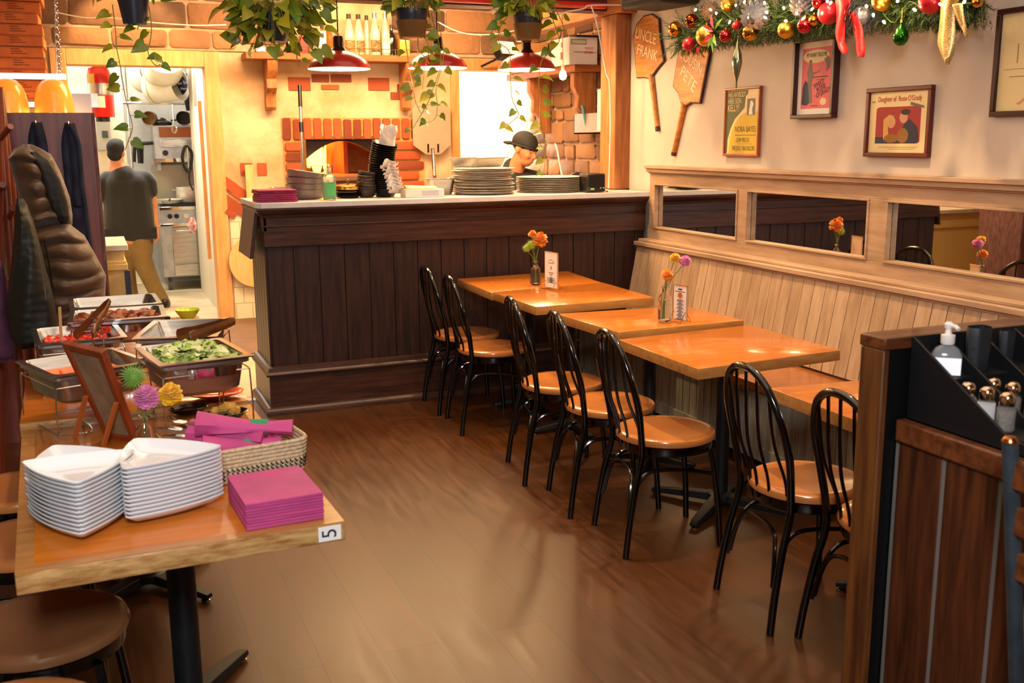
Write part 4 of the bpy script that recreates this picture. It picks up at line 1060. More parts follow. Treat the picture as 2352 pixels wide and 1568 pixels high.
def bottle(x, y, h, r_, m, cap_m, label, lab_m=None, shape='wine', cat='bottle', grp='bottles on the wall shelf', z=2.3785, nm='bottle'):
    t = thing(nm, label, cat, (x, y, z), rnd.uniform(-.3, .3), grp)
    if shape == 'cone': pr = [(r_ * .92, 0), (r_, .01), (r_, h * .42), (r_ * .96, h * .5), (r_ * .5, h * .78), (r_ * .36, h * .86), (r_ * .36, h * .92)]
    elif shape == 'square': pr = [(r_ * .95, 0), (r_, .01), (r_, h * .62), (r_ * .9, h * .72), (r_ * .36, h * .8), (r_ * .36, h * .9)]
    else: pr = [(r_ * .95, 0), (r_, .01), (r_, h * .55), (r_ * .8, h * .66), (r_ * .36, h * .76), (r_ * .36, h * .9)]
    MB().lathe(pr, (0, 0, 0), 20 if shape != 'square' else 4).build('bottle_glass', m, t)
    MB().lathe([(r_ * .42, h * .88), (r_ * .42, h), (0, h)], (0, 0, 0), 14).build('cap', cap_m, t)
    if lab_m:
        b = MB(); z0, z1 = (h * .08, h * .36) if shape == 'cone' else (h * .14, h * .48); n = 14
        a0 = -PI / 2 - rnd.uniform(-.3, .3)
        ring = lambda z: [Vector(((r_ + .0012) * math.cos(a0 - 1.1 + 2.2 * k / n), (r_ + .0012) * math.sin(a0 - 1.1 + 2.2 * k / n), z)) for k in range(n + 1)]
        b.loft([ring(z0), ring(z1)], closed=False); b.build('paper_label', lab_m, t)
    return t
fog = mat('frosted pale glass', '#cfc3a4', .2, trans=.2, coat=.3); dkcap = mat('dark cap', '#3a2a20', .5)
amb = mat('amber oil', '#b07820', .12, trans=.5, coat=.3); dkglass = mat('dark bottle glass', '#15130f', .1, coat=.4)
lab_o = mat('tan label', '#b98a4c', .6, 0, '#3a3020', 30, (1, 1, 3)); lab_w = mat('cream label', '#e4d8bc', .6); silver = mat('silver cap', '#b8b8b8', .25, 1)
def sx(px, Y=BY - .17): return gy(px, 110, Y).x
for i, (px, h, sh_, m, c, lab, lbm, r_) in enumerate((
    (741, .26, 'square', amb, dkcap, 'amber oil bottle with a dark cap just left of the first red lamp', None, .04),
    (755, .26, 'square', amb, dkcap, 'amber oil bottle half behind the first red lamp cord', None, .04),
    (803, .36, 'cone', fog, dkcap, 'pale cone shouldered bottle first in the row right of the lamp', lab_o, .05),
    (825, .36, 'cone', fog, dkcap, 'pale cone shouldered bottle second in the row right of the lamp', lab_o, .05),
    (847, .36, 'cone', fog, dkcap, 'pale slim bottle standing behind the silver capped one', None, .04),
    (860, .375, 'cone', fog, silver, 'pale bottle with a silver cap and tan label', lab_o, .05),
    (886, .38, 'cone', fog, silver, 'grey green bottle with a silver cap and narrow cream label', lab_w, .045),
    (872, .27, 'wine', dkglass, dkcap, 'dark slim bottle standing between two pale bottles', None, .03),
    (900, .28, 'wine', dkglass, dkcap, 'dark bottle at the right end of the bottle row', None, .04))):
    bottle(sx(px), BY - .17 + (.05 if i in (4, 7) else -.03 if i in (5,) else 0), h, r_, m, c, lab, lbm, sh_)
def carton(px0, px1, h, d, m, label, cat='box', Y=BY - .17, z=2.3785, nm='carton', pr=None):
    x0, x1 = sx(px0, Y), sx(px1, Y); t = thing(nm, label, cat, ((x0 + x1) / 2, Y, z))
    w_ = (x1 - x0) / 2
    MB().bb(-w_, w_, -d / 2, d / 2, 0, h).build('carton_body', m, t, .003)
    if pr: MB().bb(-w_ * .7, w_ * .7, -d / 2 - .001, -d / 2 + .001, h * .72, h * .9).build('print', pr, t)
    return t
carton(714, 747, .20, .12, mat('bright card', '#f4ead8', .5), 'white carton beside the hanging plant on the bottle shelf', pr=dkcap)
carton(915, 938, .19, .1, mat('gold bag', '#c8963c', .4), 'gold and cream packet at the right end of the bottle shelf', 'packet', nm='packet', pr=paper)
carton(688, 704, .16, .08, mat('red tin', '#c22a22', .4), 'red tin behind the leaves on the bottle shelf', 'tin', nm='tin')
bottle(sx(664), BY - .17, .2, .03, dkglass, dkcap, 'dark bottle hidden by leaves near the shelf end', None, 'wine')
jr = MB().lathe([(.05, 0), (.055, .01), (.055, .17), (.05, .19), (.05, .22), (0, .22)], (0, 0, 0), 20).build('jar', mat('red lidded jar', '#b0442a', .3)); jr.location = (sx(768), BY - .12, 2.3785); tag(jr, 'red jar directly behind the first red lamp socket', 'jar', 'bottles on the wall shelf')
kn = MB().add(*boxvf(.1, .1, .06)).build('folded_foil', mat('crumpled foil', '#c8ccd8', .2, 1, bump=.6, bscale=30), None, .01); kn.location = (sx(596), BY - .17, 2.41); tag(kn, 'crumpled silver foil packet at the left end of the shelf', 'foil')

# ================================================================== PENDANT LAMPS
enamel = mat('red enamel', '#a8241a', .3, coat=.4); enamel_in = mat('white enamel inside', '#fff3e0', .4, emis='#ffe2b0', estr=1.6)
def pendant(px, y_, rad, label, Y=6.42):
    x = gy(px, y_, Y).x; zb = gy(px, y_, Y).z
    t = thing('pendant_lamp', label, 'lamp', (x, Y, zb), 0, 'red pendant lamps over the counter')
    o_ = [(rad, 0), (rad * .97, .022), (rad * .86, .052), (rad * .62, .082), (rad * .34, .1), (.05, .108)]
    MB().shell(o_, (0, 0, 0), 48).build('lamp_shade', enamel, t)
    MB().shell([(r_ * .985, z - .0025) for r_, z in o_], (0, 0, 0), 48).build('shade_lining', enamel_in, t)
    b = MB(); b.lathe([(.055, .105), (.045, .12), (.032, .135), (.03, .185), (.026, .195), (.004, .2)], (0, 0, 0), 24); b.build('socket', mat('dark bronze', '#2e150e', .35, .5), t)
    b = MB(); b.tube([(0, 0, .19), (0, 0, 3.1 - zb)], .004, 6); b.build('cord', black_plastic, t)
    MB().ball((0, 0, .03), .032, 16, 10).build('bulb', mat('lit bulb', '#fff2d8', .3, emis='#ffe0a8', estr=40), t)
    light('POINT', 'pendant_light', (x, Y, zb - .03), 32, (1, .66, .32), .06)
pendant(779, 158, .193, 'red enamel pendant lamp on its own before the bottle shelf')
pendant(1005, 156, .193, 'red enamel pendant lamp with vines hanging across it', 6.46)
pendant(1209, 160, .193, 'red enamel pendant lamp hanging under the plant pot near the pass')

# ================================================================== TOOLS AGAINST THE OVEN WALL
br = thing('oven_brush', 'tall silver pole oven brush leaning beside the oven mouth', 'brush', (0, 0, 0))
a, c = gy(688, 196, BY - .15), gy(697, 420, BY - .35)
MB().cyl(a.lerp(c, .22), c, .0145).build('pole', steel, br); MB().cyl(a, a.lerp(c, .22), .018).build('grip', black_plastic, br); MB().cyl(a.lerp(c, .38), a.lerp(c, .48), .019).build('collar', black_plastic, br)
MB().cyl(Vector((c.x, c.y, .08)), c, .0145).build('lower_pole', steel, br); MB().box(Vector((c.x, c.y, .042)), (.24, .08, .08)).build('brush_head', mat('brass bristle', '#8a6a30', .8), br)
mpeel = thing('metal_peel', 'metal pizza peel with a broad blade standing upright by the pass', 'peel', (0, 0, 0))
cc = gy(992, 300, BY - .09); x = cc.x; zt_, zb_ = gy(992, 238, BY - .09).z, gy(992, 345, BY - .09).z
poly = [(-.19, zb_ + .05), (-.19, zt_ - .05), (-.15, zt_), (.15, zt_), (.19, zt_ - .05), (.19, zb_ + .05), (.08, zb_ - .04), (-.06, zb_ - .04)]
Ay = Matrix(((1, 0, 0, x), (0, 0, -1, BY - .085), (0, 1, 0, 0), (0, 0, 0, 1)))
MB().prism(poly, 0, .004, Ay).build('blade', mat('matte aluminium', '#d8b49a', .42, .55, '#cfa98c', 4), mpeel)
MB().cyl((x, BY - .1, zb_ + .02), (x + .005, BY - .13, zb_ - .24), .018).build('ferrule', chrome, mpeel); MB().cyl((x + .005, BY - .13, zb_ - .24), (x + .02, BY - .3, .02), .018).build('handle', redwood, mpeel)
MB().bb(x - .05, x - .035, BY - .1, BY - .06, zb_ - .02, zb_ + .06).bb(x + .05, x + .065, BY - .1, BY - .06, zb_ - .02, zb_ + .06).build('hook', black_plastic, mpeel)
wp = thing('wooden_peel', 'round wooden pizza peel standing against the white tiles', 'peel', (0, 0, 0))
pa, pc = gy(588, 600, BY - .08), gy(585, 378, BY - .05)
pale = mat('pale peel wood', '#e2bf84', .55, 0, '#cfa666', 3, (8, 8, 1), .03)
Rr = .24; poly = [(Rr * math.cos(2 * PI * k / 40), Rr * math.sin(2 * PI * k / 40)) for k in range(40)]
MB().prism(poly, 0, .012, Matrix(((1, 0, 0, pa.x), (0, 0, -1, BY - .06), (0, 1, 0, pa.z), (0, 0, 0, 1)))).build('blade', pale, wp, .003)
MB().bb(pa.x - .05, pa.x + .02, BY - .072, BY - .055, pa.z + .2, pc.z).build('handle', pale, wp, .004)
# side shelf with boxes on the stone wall
ss = thing('side_shelf', 'thick wooden shelf on carved brackets along the stone side wall', 'shelf', (0, 0, 0))
MB().bb(3.88, 4.13, 7.98, 9.5, 2.175, 2.235).build('shelf_board', pine_h, ss, .006)
for yy in (8.06, 9.0):
    poly = [(0, 0), (0, -.5), (-.07, -.51), (-.1, -.46), (-.1, -.36), (-.16, -.3), (-.15, -.2), (-.19, -.12), (-.19, 0)]
    MB().prism([(4.13 + a * 1.15, 2.175 + c_) for a, c_ in poly], 0, .07, Matrix(((1, 0, 0, 0), (0, 0, 1, yy), (0, 1, 0, 0), (0, 0, 0, 1)))).build('bracket', pine, ss, .006)
wb = thing('white_carton', 'white shipping carton with a green label frame on the side shelf', 'box', (3.98, 8.16, 2.2355))
MB().bb(-.13, .135, -.14, .22, 0, .225).build('carton_body', mat('white carton', '#ded5d6', .6), wb, .003)
b = MB(); b.bb(-.115, .03, -.142, -.139, .165, .205); b.build('label_frame', mat('dark green ink', '#4c5446', .6), wb); MB().bb(-.11, .025, -.143, -.1405, .17, .2).build('label_strip', mat('pale green strip', '#b8c4a8', .6), wb)
b = MB(); b.bb(.02, .09, -.142, -.139, .125, .132); b.bb(.015, .1, -.142, -.139, .136, .143); b.bb(.01, .09, -.142, -.139, .09, .112); b.build('pink_print', mat('pink print', '#d88a98', .6), wb); MB().bb(-.09, .12, -.1425, -.1395, .1, .104).build('dark_print', ink, wb)
b = MB(); b.bb(-.1315, -.1295, -.02, .03, .05, .11); b.bb(-.1315, -.1295, 0, .02, .15, .19); b.build('side_print', mat('brown print', '#8a5a48', .6), wb)
wb2 = thing('white_carton', 'white carton with red print behind the lamp on the side shelf', 'box', (3.98, 8.75, 2.2355)); MB().bb(-.12, .12, -.2, .2, 0, .15).build('carton_body', mat('white carton', '#ded5d6', .6), wb2, .003); MB().bb(-.1215, -.1195, -.15, .1, .08, .11).build('red_print', mat('red print', '#c8483a', .6), wb2)
wb3 = thing('brown_carton', 'brown carton at the back of the side shelf', 'box', (3.98, 9.2, 2.2355)); MB().bb(-.11, .12, -.2, .2, 0, .26).build('carton_body', mat('brown card', '#b07a44', .7), wb3, .003)
bkl = MB().bb(3.9, 4.12, 7.99, 8.36, 2.461, 2.475).build('black_binder', black_plastic); tag(bkl, 'flat dark binder lying on the white carton', 'binder')
# steel wall box with supplies under the shelf
wx = thing('wall_bin', 'steel and cardboard wall bin on the stone wall by the post', 'bin', (4.02, 7.55, 1.66), 0)
MB().bb(-.05, .11, -.1, .62, 0, .012).bb(-.05, -.042, -.1, .62, 0, .17).bb(-.05, .11, -.1, -.092, 0, .17).bb(-.05, .11, .612, .62, 0, .17).build('steel_box', steel_b, wx)
MB().bb(-.06, .11, -.2, -.105, 0, .28).build('card_end', mat('ochre card', '#b97f34', .6), wx, .003)
ph = thing('paper_roll', 'white paper pack standing in the steel wall bin', 'paper', (4.03, 7.62, 1.68)); MB().bb(-.07, .05, -.08, .1, .0, .34).build('pack_body', paper, ph, .008); MB().bb(-.071, .02, -.1, -.05, .36, .42).build('folded_top', paper, ph, .006)
tp = thing('tape_roll', 'roll of tan tape hanging at the end of the wall bin', 'tape', (3.93, 7.44, 1.89), 0, None, 0, R(20)); MB().lathe([(.05, -.02), (.07, -.02), (.07, .02), (.05, .02), (.05, -.02)], (0, 0, 0), 28).build('tape_ring', mat('cream tape', '#e8cf98', .5), tp)
wires = MB()
for k in range(9): wires.tube([(3.95 + rnd.uniform(-.02, .02), 7.47 + rnd.uniform(-.03, .03), 1.9), (3.94 + rnd.uniform(-.05, .05), 7.47 + rnd.uniform(-.06, .06), 2.03)], .004, 5)
w_ = wires.build('skewer_bundle', mat('bamboo', '#e0bc6c', .6)); tag(w_, 'bundle of bamboo skewers standing in the tape roll', 'skewers')
mk = MB().cyl((3.985, 7.95, 1.70), (3.955, 7.98, 1.9), .012).build('marker_pen', mat('teal marker', '#3a7f86', .4)); tag(mk, 'teal marker pen standing in the steel wall bin', 'marker')
wc = MB(); wc.tube(spline([gy(1275, 330, 7.6), gy(1280, 345, 7.5), gy(1288, 390, 7.3), gy(1297, 430, 7.0), gy(1300, 440, 6.75)], 6), .006, 6); o = wc.build('white_cable', white_paint); tag(o, 'white cable hanging from the wall bin to the counter', 'cable')
# work light above the pass
fl_ = thing('work_light', 'black work light with a square lens tilted over the pass', 'lamp', gy(1160, 118, 9.2), R(20), None, R(-35))
MB().bb(-.11, .11, -.05, .05, -.08, .08).build('lamp_housing', black_plastic, fl_, .01); MB().bb(-.1, .1, -.056, -.05, -.07, .07).build('lens', mat('lens glass', '#d8c8a0', .1, emis='#ffe0b0', estr=1.2), fl_); MB().tube([(.12, 0, 0), (.14, .1, .06), (.0, .35, .1)], .012, 8).build('mounting_arm', black_plastic, fl_)
# string wire with clips and one hanging bulb
wire = MB()
for pts in ([(1478, 12), (1360, 12), (1340, 20), (1290, 30), (1230, 50)], [(1358, 14), (1372, 60), (1392, 165), (1400, 190), (1402, 280), (1400, 372), (1398, 432)], [(1005, 50), (1050, 72), (1100, 80), (1160, 75), (1200, 65)], [(128, 28), (190, 40), (256, 41), (330, 50), (440, 58), (520, 57)]):
    Y = 6.26 if pts[0][0] > 1300 else 8.9
    wire.tube(spline([gy(*p, Y) for p in pts], 6), .005, 6)
o = wire.build('string_light_wire', mat('white wire', '#dcd0c4', .5)); tag(o, 'thin white wire strung between the plants, beam and post', 'wire')
sb = thing('hanging_bulb', 'single lit bulb hanging on a white wire before the side shelf', 'bulb', gy(1293, 172, 6.6))
MB().lathe([(.001, -.035), (.02, -.028), (.026, -.005), (.02, .02), (.012, .03)], (0, 0, 0), 16).build('bulb_glass', mat('lit bulb', '#fff2d8', .3), sb); MB().lathe([(.013, .028), (.013, .06), (.004, .065)], (0, 0, 0), 12).cyl((0, 0, .06), (-.01, 0, .62), .003).build('socket', mat('pale socket', '#d8a080', .5), sb)
# ================================================================== KITCHEN BEYOND THE DOORWAY
mt = MB().bb(.95, 3.3, 7.92, 9.56, .001, .012).build('rubber_mat', mat('brown rubber mat', '#7a5a3c', .7, 0, '#6b4d33', 5)); tag(mt, 'flat brown mat on the pale kitchen floor before the oven', 'mat')
rg = thing('kitchen_range', 'stainless steel cooking range on casters at the back of the kitchen', 'range', (0, 0, 0))
x0, x1, yf = .72, 1.27, 11.82
MB().bb(x0, x1, yf, 12.5, .15, .90).build('range_body', steel_b, rg, .006)
MB().bb(.84, x1 - .02, yf - .025, yf, .30, .70).build('oven_door', steel, rg, .008); d_ = rg.children[-1]
MB().cyl((.88, yf - .05, .66), (1.2, yf - .05, .66), .01).build('handle', chrome, d_)
MB().bb(.84, x1 - .02, yf - .015, yf, .16, .285).build('kick_drawer', steel, rg, .006)
MB().bb(x0, x1, yf - .04, yf, .71, .74).bb(x0, x1, yf - .05, yf + .05, .885, .925).build('front_rail', chrome, rg, .004)
for xx in (.83, .90, 1.0):
    b = MB(); b.cyl((xx, yf, .82), (xx, yf - .035, .82), .026); b.build('knob', black_plastic if xx < .95 else chrome, rg)
b = MB()
for i in range(6): b.bb(x0 + .03, x1 - .03, yf + .06 + i * .1, yf + .075 + i * .1, .925, .95)
for i in range(5): b.bb(x0 + .04 + i * .12, x0 + .055 + i * .12, yf + .05, 12.45, .925, .95)
b.build('burner_grate', black_matte, rg)
for xx in (.79, 1.2):
    b = MB(); b.lathe([(.02, -.02), (.065, -.02), (.065, .02), (.02, .02)], (xx, yf + .08, .066), 20, rot(0, R(90), 0)); b.bb(xx - .01, xx + .01, yf + .06, yf + .1, .06, .15); b.build('caster', mat('grey rubber', '#5a5a58', .6), rg)
MB().bb(x0, x1, 12.5, 12.58, .9, 1.36).build('back_splash', mat('dull steel splash', '#a89c86', .45, .5), rg)
sl = thing('salamander_grill', 'steel overhead grill with a copper brown hood above the range', 'grill', (0, 0, 0))
MB().bb(.74, 1.27, 12.1, 12.55, 1.42, 1.80).build('grill_body', steel_b, sl, .006)
MB().bb(.80, 1.27, 12.06, 12.1, 1.67, 1.78).build('copper_guard', mat('browned copper', '#8a5230', .45, .6), sl); MB().bb(.80, 1.27, 12.05, 12.1, 1.56, 1.645).build('drop_front', steel, sl, .005)
MB().bb(.72, 1.27, 12.02, 12.1, 1.40, 1.44).build('drip_rail', chrome, sl); MB().cyl((.85, 12.1, 1.50), (.85, 12.06, 1.50), .03).build('knob', black_plastic, sl)
MB().bb(.78, .82, 12.45, 12.58, 1.3, 1.42).bb(1.2, 1.24, 12.45, 12.58, 1.3, 1.42).build('wall_bracket', steel_b, sl)
pt = thing('stock_pot', 'dented aluminium stock pot on the range', 'pot', (1.08, 12.22, .951)); MB().lathe([(0, 0), (.13, 0), (.135, .01), (.135, .17), (.14, .175), (.13, .172), (.127, .012), (0, .01)], (0, 0, 0), 32).build('pot_body', alu, pt); MB().tube(spline([(-.13, 0, .13), (-.17, -.02, .135), (-.17, .02, .135), (-.132, .02, .13)], 5), .006, 8).build('handle', alu, pt)
fp = thing('frying_pan', 'shallow pale frying pan on the front burner', 'pan', (.84, 12.0, .951)); MB().lathe([(0, 0), (.12, 0), (.165, .045), (.17, .045), (.12, .006), (0, .006)], (0, 0, 0), 36).build('pan_body', mat('worn pan', '#cfc6ac', .4, .5), fp); MB().tube([(0, -.16, .04), (0, -.22, .055)], .01, 8).build('handle', black_plastic, fp)
# gas pipes
b = MB(); b.tube(spline([gy(321, 375, 12.3), gy(318, 345, 12.3), gy(313, 330, 12.3)], 4) + [gy(352, 328, 12.3), gy(362, 325, 12.3)], .02, 10); b.tube([gy(325, 375, 12.35), gy(325, 330, 12.35)], .022, 10); b.tube([gy(308, 372, 12.3), gy(309, 332, 12.3), gy(322, 327, 12.3)], .02, 10)
o = b.build('gas_pipe', mat('black iron pipe', '#2a2624', .5, .5)); tag(o, 'black iron gas pipes running up the wall beside the grill', 'pipe')
# overhead rack with white tubs
rk = thing('overhead_rack', 'wire shelf high in the kitchen carrying white tubs', 'rack', (0, 0, 0)); b = MB()
zr_ = 2.03
for i in range(9): b.cyl((.3, 11.75 + i * .06, zr_), (1.1, 11.75 + i * .06, zr_), .005, None, 6)
b.cyl((.3, 11.74, zr_), (.3, 12.24, zr_), .008, None, 6).cyl((.7, 11.74, zr_), (.7, 12.24, zr_), .008, None, 6); b.build('wire_shelf', chrome, rk)
MB().cyl((.5, 12.24, zr_), (.5, 12.24, 0), .012).cyl((.5, 12.24, zr_), (.5, 12.24, 3.1), .012).build('rack_post', chrome, rk)
tubm = mat('white tub plastic', '#e6dfcc', .45, 0, '#d8cfb6', 5)
for (px, py, Y, r_, L, rx_, rz_, lb) in ((352, 202, 11.72, .165, .34, 84, 52, 'white plastic tub lying on its side on the overhead rack'), (330, 180, 12.0, .16, .3, 80, 20, 'white plastic tub behind the sideways tub on the overhead rack'), (371, 160, 11.5, .205, .3, 62, 4, 'large white plastic tub tipped forward on top of the others')):
    t = thing('plastic_tub', lb, 'tub', gy(px, py, Y), R(rz_), 'white tubs on the kitchen rack', R(rx_)); MB().lathe([(0, 0), (r_ * .96, 0), (r_, .02), (r_ * 1.02, L), (r_ * 1.06, L), (r_ * 1.06, L + .02), (r_, L + .02), (r_ * .95, .03), (0, .02)], (0, 0, -L * .1), 36).build('tub_body', tubm, t)
    MB().lathe([(r_ * 1.0, .05), (r_ * 1.03, .055), (r_ * 1.03, .065), (r_ * 1.0, .07)], (0, 0, -L * .1), 36).build('tub_rim', mat('grey tub ring', '#b5a888', .5), t)
# hanging utensils
for (px, y0, y1, Y, kind, lb) in ((400, 235, 300, 11.9, 'whisk', 'steel whisk hanging from the overhead rack'), (346, 265, 285, 12.0, 'pan', 'round brown bottomed pan on the grill top'), (375, 272, 285, 12.1, 'tray', 'dark pan lids piled on the grill top'), (425, 265, 285, 11.95, 'pan', 'dark bottomed pan at the edge of the grill top')):
    a, c = gy(px, y0, Y), gy(px, y1, Y)
    if kind == 'whisk':
        t = thing('whisk', lb, 'whisk', c); MB().cyl((0, 0, .06), (0, 0, a.z - c.z), .007).build('handle', chrome, t); b = MB()
        for k in range(6): b.tube(spline([(0, 0, .07), (.03 * math.cos(k), .03 * math.sin(k), .02), (0, 0, -.03), (-.03 * math.cos(k), -.03 * math.sin(k), .02), (0, 0, .07)], 5), .002, 5)
        b.build('whisk_wires', chrome, t)
    else:
        t = thing('saucepan', lb, 'pan', (c.x, c.y + .1, 1.801 if kind != 'tray' else 1.802)); k = .075 if px != 375 else .1
        if kind == 'pan': MB().lathe([(0, -.05), (k, -.05), (k, .05), (k * .9, .05), (k * .9, -.04), (0, -.04)], (0, 0, k), 28, rot(R(90), 0, R(-15))).build('pan_body', mat('browned pan', '#7a5a3a', .4, .6) if px < 400 else black_matte, t)
        else: MB().lathe([(0, 0), (k, 0), (k, .03), (k * .6, .05), (.02, .055), (.02, .08), (0, .08)], (0, 0, 0), 28).build('pan_body', black_matte, t)
        MB().cyl((k * .9, 0, .05), (k * .9 + .1, -.02, .06), .01).build('handle', black_plastic, t)
gr = thing('hand_grater', 'black looped tool hanging on the corridor wall edge', 'tool', gy(432, 372, 11.5)); gr.rotation_euler = (0, 0, 0)
b = MB(); b.tube(spline([(-.03, 0, .14), (-.055, 0, .05), (-.04, 0, -.05), (0, -.01, -.1), (.03, 0, -.02), (.04, 0, .1), (0, 0, .16)], 6, True), .018, 8, closed=True); b.build('loop_grip', black_plastic, gr); MB().tube(spline([(.01, 0, -.08), (.0, 0, -.2), (.03, 0, -.3)], 6), .008, 6).build('cord', black_plastic, gr); MB().cyl((.0, -.02, .15), (.0, -.02, -.06), .006).build('chain', chrome, gr)
rc = MB().ball((0, 0, 0), (.05, .03, .09), 14, 10).build('red_cloth', mat('red cloth', '#c8301e', .8, 0, '#f0e0d0', 30)); rc.location = gy(441, 518, 11.78); tag(rc, 'red and white cloth hanging on the range rail', 'cloth')
# suppression tank and left side of the kitchen
ex = thing('fire_suppression_tank', 'red cylinder tank strapped high on the kitchen post', 'tank', (.195, 10.0, 1.84)); red_p = mat('red tank paint', '#c01c1c', .3, 0, '#b31616', 6, coat=.3)
MB().lathe([(0, 0), (.1, 0), (.104, .01), (.104, .36), (.09, .42), (.05, .455), (0, .462)], (0, 0, 0), 36).build('tank_body', red_p, ex)
MB().lathe([(.1055, .19), (.107, .2), (.107, .28), (.1055, .29)], (0, 0, 0), 36).build('steel_strap', steel_b, ex)
b = MB(); ring = lambda z, a0, a1: [Vector((.1062 * math.cos(R(a0 + (a1 - a0) * k / 8)), .1062 * math.sin(R(a0 + (a1 - a0) * k / 8)), z)) for k in range(9)]
b.loft([ring(.08, -110, -75), ring(.18, -110, -75)], closed=False); b.build('paper_label', paper, ex); b = MB(); b.loft([ring(.29, -160, -115), ring(.37, -160, -115)], closed=False); b.build('worn_sticker', mat('yellow sticker', '#c8a850', .6), ex)
MB().lathe([(.06, -.04), (.06, 0), (0, 0)], (0, 0, 0), 20).build('valve', black_plastic, ex); MB().bb(-.09, -.03, -.14, -.1, .08, .2).bb(-.03, .03, .09, 1.36, .3, .33).bb(-.03, .03, .09, 1.36, .1, .13).build('bracket', steel_b, ex)
struct('column', MB().bb(.29, .42, 11.35, 11.5, 0, 3.1).bb(.22, .29, 11.42, 11.5, 0, 3.1), mat('ivory post', '#d8d2bc', .5), .004)
eb = thing('switch_box', 'grey electrical box with a dark switch on the kitchen post', 'box', gy(243, 305, 11.2)); eb.location.x -= .02
MB().bb(-.07, .07, 0, .06, -.17, .17).build('box_case', mat('grey box', '#a8aca6', .45), eb, .006); MB().bb(-.015, .04, -.006, 0, -.05, .02).build('switch_plate', mat('dark switch', '#3c4446', .4), eb); MB().bb(-.085, .085, .06, .09, -.6, .3).build('back_plate', mat('ivory post', '#d8d2bc', .5), eb)
for i in range(4):
    o = MB().bb(-.17, .17, -.15, .15, 0, .135).bb(-.18, .18, -.16, .16, .12, .137).build('white_crate', mat('white crate', '#ece6d4', .5), None, .006); o.location = (.37, 11.75, .001 + i * .139); tag(o, ['lowest', 'second', 'third', 'topmost'][i] + ' white crate of the stack behind the standing person', 'crate', 'white crates in the kitchen')
# paper cone sign and strip on the corridor wall
cn = thing('paper_sign', 'navy paper sign with pale lettering on the corridor wall', 'sign', gx(431, 210, 1.098)); navy = mat('navy paper', '#232a52', .6)
nv = thing
c0 = gy(425, 210, 11.66)
MB().add([(-.06, 0, .15), (.05, 0, .2), (.05, 0, -.2), (.0, 0, -.2), (-.02, 0, -.05), (-.09, 0, .09)], [(0, 1, 2, 3, 4, 5)]).build('sign_sheet', navy, cn, 0, 40, .004); cn.location = c0
pale_ink = mat('pale lettering', '#d8c8a8', .6)
text('No Smo', .045, pale_ink, cn, 'lettering', T(-.012, -.004, .09) @ rot(R(90), R(-8), 0)); text('Please', .034, pale_ink, cn, 'lettering', T(.0, -.004, .03) @ rot(R(90), R(-8), 0))
st_ = thing('wall_sticker', 'narrow grey sticker on the corridor wall', 'sticker', gx(447, 206, 1.0985)); MB().bb(-.001, .001, -.13, .13, -.16, .16).build('sticker_sheet', mat('grey sticker', '#8a7c68', .6, 0, '#6c6052', 30), st_)

# ================================================================== PARTITION, HEAT LAMPS AND PIZZA BOXES
pnl = thing('coat_partition', 'tall mahogany plywood partition with coats and aprons hanging before it', 'partition', (0, 0, 0))
MB().bb(-1.7, .06, 6.05, 6.075, 0, 1.776).build('plywood_face', redwood, pnl)
MB().bb(.06, .078, 6.045, 6.48, 0, 1.776).build('worn_edge', mat('worn dark edge', '#4a2a2c', .6, 0, '#7a4f48', 14, (6, 6, 1), .2), pnl, .003)
MB().bb(-1.7, .06, 6.075, 6.48, .02, .06).bb(-1.7, .06, 6.46, 6.48, 0, 1.7).build('back_board', redwood, pnl)
for px, py in ((83, 282), (158, 284)):
    p = gy(px, py, 6.04); MB().tube(spline([p + Vector((0, .01, -.03)), p + Vector((0, -.02, -.03)), p + Vector((0, -.03, -.005)), p + Vector((0, -.03, .012))], 4), .004, 6).build('coat_hook', brass, pnl)
pc_ = thing('pass_counter', 'cream painted pass counter with a brightly lit top behind the partition', 'counter', (0, 0, 0))
MB().bb(-1.4, .20, 7.12, 7.72, 0, .93).build('counter_body', mat('cream cabinet paint', '#d8b870', .5), pc_, .004); MB().bb(-1.4, .215, 7.10, 7.74, .80, .84).bb(-1.4, .21, 7.11, 7.73, .84, .86).build('moulding', mat('cream cabinet paint', '#d8b870', .5), pc_, .004)
MB().bb(-1.42, .225, 7.08, 7.76, .93, .965).build('counter_top', mat('marble top', '#d6d2c4', .3, 0, '#bab4a4', 6), pc_, .003)
MB().bb(.19, .225, 7.06, 7.1, 0, .80).build('corner_leg', mat('dark blue metal', '#2c3048', .5), pc_)
hl = thing('heat_lamp', 'chrome bar with two ribbed amber heat lamp shades hung on a chain', 'lamp', (0, 0, 0))
MB().bb(-1.2, -.055, 7.27, 7.33, 2.015, 2.05).build('lamp_bar', mat('bright bar', '#e8e8f0', .15, 1, emis='#f4f0ff', estr=.8), hl, .004)
ambs = mat('amber ribbed shade', '#e08a30', .25, 0, '#d07a24', 4, emis='#ff8c28', estr=.75, coat=.5)
for px in (17, 123):
    x = gy(px, 220, 7.3).x; n = 40
    MB().lathe([(.118, 0), (.115, .06), (.105, .12), (.088, .17), (.06, .2), (.02, .212), (0, .213)], (x, 7.3, 1.805), 48, None, 1, 1, lambda a, z: 1 + .012 * math.cos(24 * a)).build('amber_shade', ambs, hl)
    light('POINT', 'heat_light', (x, 7.3, 1.78), 14, (1, .55, .2), .07)
b = MB(); q0, q1 = gy(139, 172, 7.3), gy(124, -40, 7.3)
for k in range(26):
    c = q0.lerp(q1, k / 25); A = T(*c) @ rot(0, 0, R(90 * (k % 2))); b.tube([A @ Vector((.011 * math.cos(a), 0, .021 * math.sin(a))) for a in [2 * PI * j / 10 for j in range(10)]], .0032, 5, closed=True)
b.build('chain', chrome, hl)
